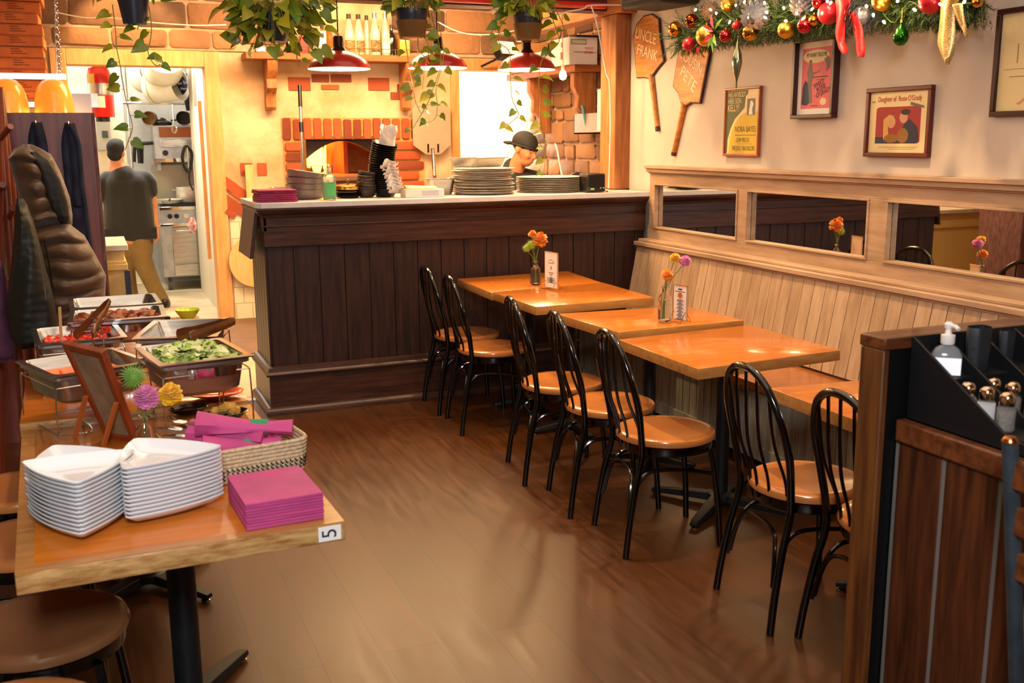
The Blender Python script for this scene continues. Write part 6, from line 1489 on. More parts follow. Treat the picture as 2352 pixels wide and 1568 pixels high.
mt_, w_, h = menu('blank topped menu card in a brass stand by the orange flowers', (1252, 662), (1281, 668), 578, .7735, 'menu cards on the tables')
b = MB()
for i, (z, ww) in enumerate(((.72, .42), (.46, .4), (.42, .22), (.38, .14), (.33, .2), (.31, .62), (.29, .2), (.27, .66), (.25, .3), (.23, .64), (.21, .2), (.19, .66))): b.bb(-w_ * ww / 2, w_ * ww / 2, -.0022, -.0014, h * z - .0013, h * z + .0013)
for k in range(5): x = (-.16 + .09 * k) * w_; b.bb(x, x + .006, -.0022, -.0014, h * (.77 + .03 * math.sin(k * 1.1)), h * (.79 + .03 * math.sin(k * 1.1)))
b.bb(-.002, .003, -.0022, -.0014, h * .55, h * .63).bb(-.006, .007, -.0022, -.0014, h * .61, h * .62).bb(-.004, .005, -.0022, -.0014, h * .55, h * .565); b.build('printed_lines', ink, mt_)
mt2, w_, h = menu('printed menu card with an orange circle by the pink flower', (1546, 736), (1577, 742), 655, .7555, 'menu cards on the tables')
b = MB()
for i in range(17): ww = (.5, .7, .3)[i % 3] * .7; z = .62 - i * .034; b.bb(-w_ * ww / 2, w_ * ww / 2, -.0022, -.0014, h * z - .0014, h * z + .0014)
b.bb(-w_ * .36, w_ * .36, -.0022, -.0014, h * .845, h * .86).bb(-w_ * .15, w_ * .13, -.0022, -.0014, h * .9, h * .935).bb(-w_ * .4, w_ * .4, -.0022, -.0014, h * .06, h * .07); b.build('printed_lines', ink, mt2)
MB().lathe([(w_ * .15, -.0008), (w_ * .15, .0008), (0, .0008)], (0, -.0022, h * .745), 24, rot(R(90), 0, 0)).build('orange_circle', mat('orange print', '#d8702a', .6), mt2)

# ================================================================== PICTURES AND PEELS ON THE RIGHT WALL
WX = 3.529
def WM(y, z, x=WX):
    """a frame on the right wall: local x runs toward the camera, local y up, local z out of the wall"""
    return Matrix(((0, 0, -1, x), (-1, 0, 0, y), (0, 1, 0, z), (0, 0, 0, 1)))
def picture(label, tl_, br_, fm, fw, fd, mat_w, mat_mat, art):
    a, c = gx(*tl_, WX - fd), gx(*br_, WX - fd); yc, zc = (a.y + c.y) / 2, (a.z + c.z) / 2; w, h = abs(a.y - c.y), abs(a.z - c.z)
    t = thing('framed_poster', label, 'picture', (0, 0, 0), 0, 'framed pictures on the right wall'); M = WM(yc, zc)
    b = MB(M); W2, H2 = w / 2, h / 2
    for (x0, x1, y0, y1) in ((-W2, W2, H2 - fw, H2), (-W2, W2, -H2, -H2 + fw), (-W2, -W2 + fw, -H2 + fw, H2 - fw), (W2 - fw, W2, -H2 + fw, H2 - fw)): b.bb(x0, x1, y0, y1, 0, fd)
    b.build('picture_frame', fm, t, .003)
    MB(M).bb(-W2 + fw, W2 - fw, -H2 + fw, H2 - fw, .004, .012).build('mount_board', mat_mat, t)
    iw, ih = W2 - fw - mat_w, H2 - fw - mat_w
    art(t, M @ T(0, 0, .0125), iw, ih)
    return t
def flat(par, M, poly, m_, nm, z=.0005, iw=1, ih=1):
    return MB(M).add([(x * iw, y * ih, z) for x, y in poly], [tuple(range(len(poly)))]).build(nm, m_, par)
def blob(cx, cy, rx, ry, n=24, ph=0): return [(cx + rx * math.cos(2 * PI * k / n + ph), cy + ry * math.sin(2 * PI * k / n + ph)) for k in range(n)]
cream_p = mat('poster cream', '#dcc590', .6); yel_p = mat('poster yellow', '#c9a62a', .6); olive_p = mat('poster olive', '#4c4e22', .6); pink_p = mat('poster pink', '#d2626a', .6); grey_p = mat('poster grey', '#6a6058', .6); navy_p = mat('poster navy', '#232742', .6); flesh_p = mat('poster flesh', '#c8906a', .6); white_p = mat('poster white', '#e2d4bc', .6); red_p_ = mat('poster red', '#9a2a2c', .6); fur_p = mat('poster fur', '#8a5c24', .6); blond_p = mat('poster blond', '#c89a50', .6); ink_p = mat('poster ink', '#2c241c', .6)
def art_kelly(t, M, iw, ih):
    F = lambda p, m_, n, z=.0005: flat(t, M, p, m_, n, z, iw, ih)
    F([(-1, -1), (1, -1), (1, 1), (-1, 1)], cream_p, 'printed_ground', .0002)
    F([(-1, 1), (.35, 1), (.32, .86), (.2, .8), (.15, .45), (-.1, .3), (-.45, .1), (-.7, -.2), (-.88, -.55), (-.9, -1), (-1, -1)], olive_p, 'dark_field')
    F([(.25, .3), (-.1, .2), (-.5, -.1), (-.72, -.45), (-.8, -1), (1, -1), (1, .3)], yel_p, 'yellow_field', .0008)
    F([(.3, .2), (.8, .2), (.8, .72), (.3, .72)], grey_p, 'picture_panel', .001); F([(.42, .22), (.66, .22), (.62, .4), (.7, .55), (.6, .66), (.5, .64), (.48, .5), (.44, .38)], white_p, 'pale_figure', .0013)
    for s_, y, sz, mm in (('HAS ANYBODY', .86, .042, cream_p), ('HERE SEEN', .66, .042, cream_p), ('KELLY?', .44, .056, cream_p), ('NORA BAYES', -.24, .046, olive_p), ('LEW FIELDS', -.58, .036, olive_p), ('THE JOLLY BACHELORS', -.84, .036, olive_p)):
        x = -.92 * iw if y > .4 else -.42 * iw if 'NORA' in s_ else (-.3 * iw if 'LEW' in s_ else -.58 * iw); fit = {'HAS ANYBODY': 1.05, 'HERE SEEN': .92, 'KELLY?': .85, 'NORA BAYES': 1.28, 'LEW FIELDS': .9, 'THE JOLLY BACHELORS': 1.5}[s_] * iw
        cu_w = len(s_) * sz * .58
        text(s_, sz, mm, t, 'lettering', M @ T(x, y * ih, .0016), 'LEFT', .0002, fit / cu_w)
    MB(M).bb(-.4 * iw, .9 * iw, -.43 * ih, -.41 * ih, .001, .0014).bb(-.2 * iw, .7 * iw, -.7 * ih, -.69 * ih, .001, .0014).build('fine_print', olive_p, t)
def art_heart(t, M, iw, ih):
    F = lambda p, m_, n, z=.0005: flat(t, M, p, m_, n, z, iw, ih)
    F([(-1, -1), (1, -1), (1, 1), (-1, 1)], pink_p, 'printed_ground', .0002)
    F(blob(-.05, .72, .9, .22), cream_p, 'pale_oval'); F(blob(.55, -.78, .22, .12), cream_p, 'small_oval')
    F([(-.95, -.85), (-.9, -.3), (-.75, -.05), (-.4, -.2), (-.35, -.8), (-.6, -.9)], navy_p, 'dark_drape', .0008)
    F([(-.5, .5), (-.35, .5), (-.3, .3), (-.2, .1), (-.3, -.2), (-.25, -.6), (-.2, -.8), (-.4, -.82), (-.45, -.5), (-.55, -.1), (-.65, .2)], grey_p, 'standing_figure', .0011); F(blob(-.42, .56, .1, .06), grey_p, 'figure_head', .0012)
    F([(-.25, .2), (.1, .22), (.25, .3), (.2, .2), (-.2, .12)], grey_p, 'figure_arm', .0012)
    F([(.5, .6), (.75, .7), (.95, .55), (.9, .3), (.7, .2), (.65, .45)], grey_p, 'small_figures', .0011)
    text('MY HEART TELLS ME', .03, ink_p, t, 'lettering', M @ T(-.02 * iw, .76 * ih, .0016), 'CENTER', .0002, 1.55 * iw / (17 * .03 * .6))
    for i, (s_, y) in enumerate((('SWEET', -.2), ('ROSIE', -.34), ("O'GRADY", -.48))): text(s_, .034, ink_p, t, 'lettering', M @ T((.2 + .18 * i) * iw, y * ih, .0016) @ rot(0, 0, R(18)), 'CENTER', .0002, .8)
    MB(M).bb(-.2 * iw, .8 * iw, .02 * ih, .05 * ih, .001, .0014).bb(0, .6 * iw, -.06 * ih, -.045 * ih, .001, .0014).bb(-.3 * iw, .2 * iw, -.92 * ih, -.9 * ih, .001, .0014).bb(-.1 * iw, .2 * iw, -.6 * ih, -.59 * ih, .001, .0014).build('fine_print', ink_p, t)
def art_rosie(t, M, iw, ih):
    F = lambda p, m_, n, z=.0005: flat(t, M, p, m_, n, z, iw, ih)
    F([(-1, -1), (1, -1), (1, 1), (-1, 1)], cream_p, 'printed_ground', .0002)
    rr = [(x * .78, y * .62 - .1) for x, y in rrect(2, 2, .16, 4)]; F(rr, red_p_, 'picture_panel')
    F([(-.78, -.72), (-.78, -.5), (.1, -.5), (.1, -.72)], navy_p, 'dark_corner', .0006)
    F([(.1, -.7), (.08, -.4), (.25, -.05), (.42, .1), (.7, -.2), (.76, -.66), (.6, -.72)], navy_p, 'dark_suit', .0008); F(blob(.2, .16, .14, .2), flesh_p, 'profile_face', .001); F(blob(.26, .33, .16, .1), ink_p, 'dark_hair', .0011)
    F(blob(-.22, .0, .15, .2), flesh_p, 'second_face', .001); F([(-.5, .1), (-.3, .26), (-.12, .2), (-.26, .1), (-.34, -.1), (-.3, -.4), (-.48, -.6), (-.5, -.2)], blond_p, 'fair_hair', .0011)
    F(blob(-.2, -.55, .25, .15), fur_p, 'fur_collar', .0012); F(blob(.2, -.45, .2, .25), fur_p, 'fur_sleeve', .0013)
    F([(.42, .66), (.86, .52), (.88, .44), (.4, .56)], grey_p, 'title_band', .0014)
    text('THE', .012, red_p_, t, 'lettering', M @ T(-.9 * iw, .7 * ih, .0016), 'CENTER', .0002)
    text("Daughter of  Rosie O'Grady", .034, mat('title red', '#b8362c', .6), t, 'lettering', M @ T(.02 * iw, .78 * ih, .0016), 'CENTER', .0003, 1.72 * iw / (26 * .034 * .5))
    MB(M).bb(-.65 * iw, .7 * iw, -.86 * ih, -.82 * ih, .001, .0013).bb(-.3 * iw, .6 * iw, -.92 * ih, -.9 * ih, .001, .0013).build('fine_print', mat('faint print', '#c0a880', .6), t)
def art_dancer(t, M, iw, ih):
    F = lambda p, m_, n, z=.0005: flat(t, M, p, m_, n, z, iw, ih)
    F([(-1, -1), (1, -1), (1, 1), (-1, 1)], cream_p, 'printed_ground', .0002)
    F([(-.55, -.88), (-.42, -.8), (-.3, -.68), (.02, -.3), (.1, -.05), (.3, -.05), (.25, -.3), (.0, -.5), (-.3, -.78), (-.45, -.9)], flesh_p, 'pointed_leg'); F([(.1, -.1), (.05, .3), (.2, .4), (.4, .3), (.42, -.1), (.25, -.2)], mat('poster rose', '#a85048', .6), 'bodice', .0008)
    F([(.1, .45), (-.2, .5), (-.5, .46), (-.3, .44), (.1, .38)], flesh_p, 'raised_arm', .0008); F(blob(.25, .62, .12, .1), flesh_p, 'face', .0008)
    MB(M).bb(-.9 * iw, .5 * iw, -.15 * ih, -.14 * ih, .001, .0013).bb(-.6 * iw, -.58 * iw, -.02 * ih, .38 * ih, .001, .0013).bb(-.75 * iw, -.3 * iw, -.31 * ih, -.295 * ih, .001, .0013).build('pencil_lines', mat('pencil', '#8a7458', .6), t)
picture('narrow yellow and olive sheet music poster in an orange wood frame under the drop ornament', (1664, 203), (1739, 360), mat('orange frame wood', '#a4552a', .4, 0, '#8d4520', 4), .014, .022, .003, cream_p, art_kelly)
picture('pink sheet music poster with a white mount in a deep dark frame under the garland', (1822, 92), (1909, 270), mat('dark plum frame', '#3a1a18', .35), .02, .04, .03, mat('white mount', '#e6dccf', .7), art_heart)
picture('cream poster of an embracing pair in a red brown frame, lowest of the pictures', (1990, 204), (2128, 362), mat('red brown frame', '#5a1e16', .35), .02, .026, .004, cream_p, art_rosie)
picture('large dancer sketch in a dark frame at the right picture edge', (2290, 22), (2500, 262), mat('dark plum frame', '#3a1a18', .35), .022, .026, .004, cream_p, art_dancer)
burnt = mat('scorched pine', '#c98436', .5, 0, '#9a5a22', 4, (8, 1, 8), .04); char = mat('burnt edge', '#4a2410', .7, 0, '#2c1408', 12); chalk = mat('pale painted letters', '#f0d2a8', .6)
def wall_peel(label, px_pts, handle, letters, z=0):
    t = thing('pizza_peel', label, 'peel', (0, 0, 0), 0, 'wooden name peels on the wall'); X = WX - .004
    P = [gx(x, y, X) for x, y in px_pts]; yc = sum(p.y for p in P) / len(P); zc = sum(p.z for p in P) / len(P); M = WM(yc, zc)
    q = [(yc - p.y, p.z - zc) for p in P]
    MB(M).prism([(x * .955, y * .965) for x, y in q], .004, .02).build('blade', burnt, t, .003); MB(M).prism(q, .003, .0175).build('scorched_rim', char, t, .002)
    hp0, hp1, wid = gx(*handle[0], X), gx(*handle[1], X), handle[2]
    a = Vector((yc - hp0.y, hp0.z - zc, .011)); c = Vector((yc - hp1.y, hp1.z - zc, .011)); MB(M).tube([a, a.lerp(c, .5), c], [wid * 1.3, wid, wid], 10).build('handle', burnt, t); MB(M).tube([a.lerp(c, .93), c + (c - a) * .004], [wid * 1.06, wid * 1.06], 10).build('scorched_tip', char, t)
    for s_, c_, sz, ang, fit in letters:
        p = gx(*c_, X); text(s_, sz, chalk, t, 'lettering', M @ T(yc - p.y, p.z - zc, .0212) @ rot(0, 0, R(ang)), 'CENTER', .0004, fit)
wall_peel('scorched wooden peel lettered with an uncle name, nearest the corner post', [(1466, 180), (1458, 82), (1466, 55), (1482, 36), (1500, 31), (1517, 42), (1521, 90), (1529, 140), (1514, 158), (1504, 172), (1494, 182), (1484, 179)], ((1498, 172), (1513, 300), .016), [('UNCLE', (1488, 84), .098, -14, .92), ('FRANK', (1491, 122), .098, -14, .9)])
wall_peel('scorched wooden peel lettered with a cousin name, half under the garland', [(1549, 198), (1561, 125), (1566, 96), (1600, 84), (1634, 100), (1634, 124), (1612, 238), (1590, 237), (1578, 245), (1567, 236), (1562, 215)], ((1575, 238), (1549, 356), .017), [('COUSIN', (1592, 141), .088, -27, .9), ('PETE', (1586, 182), .105, -36, .95)])
spk = thing('wall_speaker', 'black speaker box at the top of the wall above the name peels', 'speaker', (3.32, 5.66, 2.535)); spk.rotation_euler = (0, 0, R(8)); MB().bb(-.14, .17, -.2, .22, -.13, .2).build('speaker_case', mat('speaker black', '#16100e', .6), spk, .03); MB().bb(-.144, -.139, -.16, .18, -.08, .17).build('speaker_grille', black_matte, spk); MB().bb(.1, .2, -.03, .03, -.02, .04).build('wall_bracket', black_plastic, spk)

# ================================================================== GARLAND
gar = thing('pine_garland', 'thick green pine garland hung along the top of the right wall', 'garland', (0, 0, 0))
needle = mat('pine needles', '#1f3a1c', .7, 0, '#566a28', 10, island=.7, contrast=(.15, .95)); r = random.Random(17)
GX = 3.36
cent = [gx(x, y, GX) for x, y in ((1575, 85), (1640, 62), (1700, 52), (1780, 44), (1860, 34), (1950, 20), (2040, 12), (2120, 6), (2200, 0), (2255, -6))]
G = spline(cent, 14); MB().tube(G, .018, 6).build('core_rope', stem_m, gar)
b = MB()
for i in range(1700):
    u = r.random(); p = G[min(len(G) - 1, int(u * len(G)))]; a = r.uniform(0, 6.28); wide = 1.12 if u < .5 else .85
    d = Vector((-abs(math.cos(a)) if r.random() < .8 else math.cos(a), r.uniform(-.7, .7), math.sin(a) - .15)).normalized(); L = r.uniform(.07, .165) * wide
    tip = p + d * L + Vector((0, 0, -.02)); tip.x = min(tip.x, 3.51); tip.z = max(tip.z, p.z - .112); X, Y = frame_from(d)
    for k in range(30):
        t = .1 + .85 * k / 26; q = p.lerp(tip, t); th = r.uniform(0, 6.28); o_ = (X * math.cos(th) + Y * math.sin(th)) * .8 + d * .75; o_.normalize(); ln = r.uniform(.02, .034); s_ = o_.cross(d).normalized() * .0021
        e = q + o_ * ln
        if e.x > 3.525: e.x = 3.525
        b.add([q - s_, q + s_, e], [(0, 1, 2)])
b.build('pine_needles', needle, gar, sharp=180)
gold_s = mat('gold bauble', '#c8922a', .12, 1); gold_m = mat('matte gold bauble', '#d0a040', .32, 1); red_s = mat('red bauble', '#a01018', .14, .8, coat=.5); red_m = mat('matte red bauble', '#b01824', .35, .3, coat=.2); cop = mat('copper bauble', '#8a3a14', .14, 1); green_s = mat('green bauble', '#2a6a1c', .12, .9); silv_p = mat('silver pine cone', '#c8c8d2', .3, .7, '#9c9ca8', 20)
red_g = mat('red glitter', '#c01a1c', .45, .5, '#f04040', 300, contrast=(.45, .6)); gold_g = mat('gold glitter mesh', '#b88a44', .4, .7, '#f0d8a0', 260, contrast=(.45, .6))
def bauble(px, py, rad_px, m_, label, X=None, ridged=False):
    X = X or GX - .14; c = gx(px, py, X); rad = rad_px * (c - EYE).dot(_f) / FPX
    t = thing('bauble', label, 'ornament', c, r.uniform(0, 6), 'baubles on the garland')
    MB().ball((0, 0, 0), rad, 28, 18).build('bauble_ball', m_, t); MB().lathe([(rad * .2, rad * .95), (rad * .2, rad * 1.12), (0, rad * 1.14)], (0, 0, 0), 12).tube([(rad * .1 * math.cos(a), 0, rad * 1.2 + rad * .1 * math.sin(a)) for a in [2 * PI * k / 8 for k in range(8)]], .0015, 4, closed=True).build('bauble_cap', gold_s, t)
for a in ((1551, 67, 17, gold_s, 'shiny gold bauble at the far left tip of the garland'), (1589, 48, 16, cop, 'copper red bauble just right of the leftmost gold one'), (1622, 82, 24, gold_m, 'matte gold bauble behind the red leaf sprig'), (1582, 102, 15, red_m, 'red bauble low in the left end of the garland'), (1672, 10, 17, gold_m, 'gold bauble beside the first string lights'),
          (1667, 82, 15, red_s, 'dark red bauble right of the leaf sprig'), (1692, 58, 11, red_m, 'red bauble between the sprig and the big silver cone'), (1724, 74, 19, gold_s, 'shiny gold bauble under the big silver cone'), (1806, 68, 20, gold_m, 'gold bauble half wrapped in glitter netting'), (1849, 58, 18, red_s, 'shiny red bauble left of the big matte red one'),
          (1870, 46, 13, gold_s, 'small gold bauble touching the big matte red one'), (1904, 30, 26, red_m, 'big matte red bauble beside the red ribbon'), (2028, 0, 26, gold_m, 'large matte gold bauble cut by the top of the picture'), (2140, 2, 30, red_m, 'large red bauble above the gold ribbon'), (1880, 4, 16, red_s, 'red bauble at the top left of the red ribbon'), (2245, 4, 13, gold_s, 'yellow gold bauble near the right end of the garland')):
    bauble(*a)
def cone(px, py, rpx, ax, label, m_=silv_p):
    c = gx(px, py, GX - .13); rad = rpx * (c - EYE).dot(_f) / FPX; b = MB(); ax = Vector(ax).normalized(); X, Y = frame_from(ax)
    for i in range(80):
        t = (i + .5) / 80; th = i * 2.39996; rr = rad * (math.sin(PI * min(1, .12 + t * .86)) ** .7) * .86; z = (t - .5) * rad * 2.2; o_ = X * math.cos(th) + Y * math.sin(th); p = o_ * rr + ax * z; s_ = o_.cross(ax) * rad * .2
        b.add([p - s_ - o_ * rad * .2, p + s_ - o_ * rad * .2, p + s_ * .7 + o_ * rad * .16 + ax * rad * .1, p + o_ * rad * .34 + ax * rad * .2, p - s_ * .7 + o_ * rad * .16 + ax * rad * .1], [(0, 1, 2, 3, 4)])
    b.ball((0, 0, 0), rad * .6, 12, 8); o = b.build('pine_cone', m_, None, sharp=20); o.location = c; tag(o, label, 'ornament', 'silver pine cones on the garland')
cone(1735, 36, 31, (1, .6, .5), 'large silver pine cone above the shiny gold bauble'); cone(1632, 28, 19, (.3, .2, 1), 'small silver pine cone by the left string lights', mat('pale pine cone', '#b89a84', .4, .5)); cone(1840, 12, 24, (.2, .6, 1), 'silver pine cone at the top between two red baubles'); cone(1978, 36, 36, (.6, -1, -.5), 'largest silver pine cone right of the red ribbon')
def cloth_strip(m_, nm, label, strips, cat, extra=None):
    t = thing(nm, label, cat, (0, 0, 0))
    for pts in strips:
        Lr, Rr2 = [], []
        for (x, y, w2, dx) in pts: p = gx(x, y, GX - .17 + dx); k = (p - EYE).dot(_f) / FPX; Lr.append(p + Vector((.01 * math.sin(y * .03), w2 * k, 0))); Rr2.append(p - Vector((.01 * math.cos(y * .03), w2 * k, 0)))
        b = MB(); b.loft([spline(Lr, 6), spline([l.lerp(q, .5) + Vector((-.012, 0, 0)) for l, q in zip(Lr, Rr2)], 6), spline(Rr2, 6)], closed=False); b.build('ribbon_tail', m_, t, 0, 60, .002)
    return t
cloth_strip(red_g, 'red_ribbon', 'red glitter ribbon with two tails hanging beside the pink poster', [[(1938, -20, 30, 0), (1938, 10, 28, 0), (1931, 45, 20, 0), (1927, 75, 17, 0), (1929, 95, 11, 0), (1936, 112, 11, 0), (1941, 124, 4, 0)], [(1955, 30, 16, 0), (1966, 60, 18, 0), (1972, 90, 12, 0), (1976, 115, 11, 0), (1978, 131, 6, 0)]], 'ribbon')
cloth_strip(gold_g, 'gold_ribbon', 'gold glitter mesh bow with a pointed leaf shaped tail near the last picture', [[(2187, -6, 34, 0), (2178, 20, 26, 0), (2173, 60, 26, .0), (2172, 95, 25, 0), (2176, 125, 14, .0), (2178, 148, 1, .0)], [(2196, 10, 24, 0), (2205, 45, 15, 0), (2214, 70, 8, .0), (2220, 87, 1, .0)]], 'ribbon')
def teardrop(px, y0, y1, wpx, m_, label, prof, nm):
    a, c = gx(px, y0, GX - .15), gx(px - (6 if nm == 'finial_ornament' else 0), y1, GX - .15); k = (a - EYE).dot(_f) / FPX; H = a.z - c.z
    t = thing(nm, label, 'ornament', (a.x, a.y, a.z)); MB().lathe([(r_ * wpx * k, -H + z * H) for r_, z in prof], (0, 0, 0), 32).build('glass_body', m_, t); MB().lathe([(.006, 0), (.006, .012), (0, .014)], (0, 0, 0), 10).cyl((0, 0, .01), (0, 0, .06), .0012).build('hanger_cap', gold_s, t)
teardrop(2071, 52, 105, 18, green_s, 'green glass teardrop ornament hanging from the garland', [(0, 0), (.45, .03), (.85, .18), (1, .36), (.9, .54), (.55, .78), (.22, .95), (.1, 1)], 'teardrop_ornament')
teardrop(1695, 88, 205, 12, mat('iridescent ornament', '#b0a878', .15, .9, '#8a9a80', 3), 'long silvery spindle ornament hanging above the yellow poster', [(0, 0), (.12, .03), (.18, .15), (.6, .32), (1, .52), (.85, .68), (.4, .82), (.16, .94), (.12, 1)], 'finial_ornament')
lf = thing('leaf_sprig', 'sprig of red and green artificial leaves on the left of the garland', 'sprig', gx(1638, 78, GX - .2)); b, g_ = MB(), MB(); k = (gx(1638, 78, GX - .2) - EYE).dot(_f) / FPX
def sleaf(mb, x, y, dx, dy, w2):
    c = Vector((0, -x * k, -y * k)); d = Vector((-.01, -dx * k, -dy * k)); s_ = d.cross(Vector((1, 0, 0))).normalized() * w2 * k; mb.add([c, c + d * .45 + s_ + Vector((-.008, 0, 0)), c + d, c + d * .45 - s_ + Vector((-.008, 0, 0)), c + d * .5 + Vector((.006, 0, 0))], [(0, 1, 4), (1, 2, 4), (2, 3, 4), (3, 0, 4)])
for q in ((0, -6, -38, -14, 8), (0, 0, -34, 16, 8), (2, -10, -6, -34, 6), (-50, 22, -12, 16, 6)): sleaf(b, *q)
for q in ((4, 0, 18, 30, 6), (2, 4, 6, 40, 6), (6, -8, 36, -22, 5), (0, 4, -14, 28, 7)): sleaf(g_, *q)
b.build('red_leaf', mat('red leaf satin', '#c81e34', .35, 0, '#e05060', 20), lf, sharp=10); g_.build('green_leaf', mat('green leaf satin', '#5f8a2c', .35, 0, '#93b04a', 20), lf, sharp=10)
sl_ = thing('string_lights', 'string of tiny warm white lights woven through the garland', 'lights', (0, 0, 0)); b = MB(); w_ = MB(); pp = []
for (x, y) in ((1598, 22), (1632, 22), (1645, 30), (1676, 50), (1690, 12), (1710, 4), (1756, 6), (1760, 28), (1757, 40), (1800, 18), (1804, 48), (1830, 30), (1846, 42), (1866, 20), (1900, 2), (1908, 6), (1990, 14), (2006, 34), (2030, 50), (2062, 2), (2100, 22), (2160, 10), (2215, 4)):
    p = gx(x, y, GX - .19); pp.append(p); b.lathe([(.0005, -.012), (.0052, -.006), (.0052, .004), (.001, .008)], p, 8, rot(r.uniform(-1, 1), r.uniform(-1, 1), 0))
w_.tube(spline([p + Vector((.06, 0, 0)) for p in pp], 3), .0015, 4); w_.build('light_wire', stem_m, sl_); b.build('tiny_bulbs', mat('lit mini bulb', '#fff0d0', .3, emis='#ffd898', estr=60), sl_)
for x in (1640, 1760, 1850, 2000): light('POINT', 'garland_light', gx(x, 30, GX - .26), 1.6, (1, .7, .4), .03)
# ================================================================== SERVICE STATION AT THE RIGHT
pw = thing('half_partition', 'brown wooden half partition with a worn end post and a broad cap', 'partition', (0, 0, 0))
Z1 = 1.15; XA = 1.724; YA, YB = 1.858, 1.938
MB().bb(XA, XA + .02, YA, YB, 0, Z1 - .03).build('end_board', mat('worn brown board', '#7a4a1e', .45, 0, '#43210f', 2.4, (9, 9, .8), .1, detail=9, coat=.1), pw, .004)
MB().bb(XA + .02, 2.88, YB - .02, YB, 0, Z1 - .03).build('far_panel', brown_wood, pw); MB().bb(XA + .02, 2.88, YA, YB - .02, 0, Z1 - .032).build('black_panel', black_plastic, pw)
MB().bb(XA - .002, 2.88, YA - .004, YB + .004, Z1 - .03, Z1).build('cap', brown_wood_h, pw, .004)
cb = thing('service_cabinet', 'brown plank service cabinet with grey seams, foreground right', 'cabinet', (0, 0, 0)); cb['label'] = 'brown plank service cabinet with grey seams beneath the condiment caddy'
XC, YC0, YC1, ZC = 1.775, 1.45, 1.848, .95
b = MB(); ys = [YC1, 1.70, 1.54, YC0]
for a, c in zip(ys, ys[1:]): b.bb(XC, XC + .02, c + .006, a - .006, 0, ZC - .05)
b.build('side_boards', mat('cabinet plank', '#5c3018', .42, 0, '#2f1609', 2.6, (14, 14, 1.1), .08, detail=9), cb, .002)
b = MB()
for y in ys: b.bb(XC + .002, XC + .018, y - .006, y + .006, 0, ZC - .05)
b.build('grey_seam', mat('grey caulk', '#6a6660', .7), cb); MB().bb(XC - .012, XC + .02, YC0, YC1, ZC - .055, ZC).build('top_rail', brown_wood_h, cb, .006)
MB().bb(XC + .02, 2.4, YC0, YC1, 0, ZC - .01).build('cabinet_body', brown_wood, cb)
b = MB()
for (x, y) in ((2131, 1265), (2210, 1252), (2325, 1345), (2345, 1095)):
    q = gx(x, y, XC - .001); b.ball(q, (.001, .005, .006), 8, 6)
b.build('paint_chip', white_paint, cb) if False else None
kd = thing('condiment_caddy', 'black condiment caddy with sloping sides on the service cabinet', 'caddy', (0, 0, 0)); cadm = mat('caddy black', '#0e1013', .45)
YK0, YK1, ZK0 = 1.47, 1.846, ZC + .001
s0, s1 = gx(2098, 772, 1.795), gx(2308, 998, 1.795)
for i, x in enumerate((1.795, 1.885, 2.0, 2.115, 2.23)):
    side = [(YK1, ZK0), (YK1, s0.z), (min(s0.y, YK1 - .004), s0.z - .001), (s1.y, s1.z), (s1.y - .04, s1.z - .008), (YK0, s1.z - .012), (YK0, ZK0)]
    MB().prism(side, x, x + .007, Matrix(((0, 0, 1, 0), (1, 0, 0, 0), (0, 1, 0, 0), (0, 0, 0, 1)))).build('side_panel' if i in (0, 4) else 'divider', cadm, kd, .001)
MB().bb(1.802, 2.23, YK0, 1.735, ZK0, .98).build('floor_block', cadm, kd); MB().bb(1.802, 2.23, YK0, YK0 + .008, .98, 1.0).build('front_lip', cadm, kd); MB().bb(1.802, 2.23, YK1 - .008, YK1, ZK0, s0.z).build('back_panel', cadm, kd)
MB().bb(1.802, 2.23, 1.735, YK1 - .008, ZK0, 1.068).build('raised_tier', cadm, kd)
pb = thing('pump_bottle', 'clear pump bottle with a white label in the condiment caddy', 'bottle', (1.844, 1.783, 1.0685), R(-42))
P0 = [Vector((x, y, 0)) for x, y in rrect(.068, .046, .018, 4)]
b = MB(); b.loft([lvl(P0, .001, .92), lvl(P0, .006), lvl(P0, .046), lvl(P0, .062, .75), lvl(P0, .07, .36), lvl(P0, .076, .34)], True, True); b.build('bottle_body', mat('clear plastic bottle', '#dfe6ea', .1, trans=.8, ior=1.3), pb)
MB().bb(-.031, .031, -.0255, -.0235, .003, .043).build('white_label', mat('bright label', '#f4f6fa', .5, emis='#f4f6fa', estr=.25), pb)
MB().lathe([(.014, .072), (.016, .075), (.016, .094), (.008, .096), (.006, .108), (.009, .11), (.011, .12), (.006, .125), (0, .125)], (0, 0, 0), 20).tube([(0, 0, .116), (.014, -.016, .117), (.02, -.024, .112)], .005, 8).build('pump', mat('milky plastic', '#ece4dc', .4), pb)
shk = [(1.832, 1.700, 'green', 'seasoning shaker with greenish flakes nearest the pump bottle'), (1.918, 1.708, 'amber', 'seasoning shaker in the second slot, half hidden behind the salt shaker'), (1.838, 1.652, 'salt', 'glass shaker of bright white salt in the caddy'), (1.925, 1.66, 'amber', 'seasoning shaker behind the grey pepper shaker'), (1.836, 1.595, 'grey', 'glass shaker of grey pepper at the front of the caddy'), (1.925, 1.60, 'green', 'seasoning shaker of pale green flakes beside the pepper, past the divider')]
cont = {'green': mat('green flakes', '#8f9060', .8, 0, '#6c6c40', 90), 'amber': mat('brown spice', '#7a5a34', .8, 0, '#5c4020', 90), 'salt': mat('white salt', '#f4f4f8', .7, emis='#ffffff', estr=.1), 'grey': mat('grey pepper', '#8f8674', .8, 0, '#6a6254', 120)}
lidm = mat('warm steel lid', '#d8b898', .14, 1)
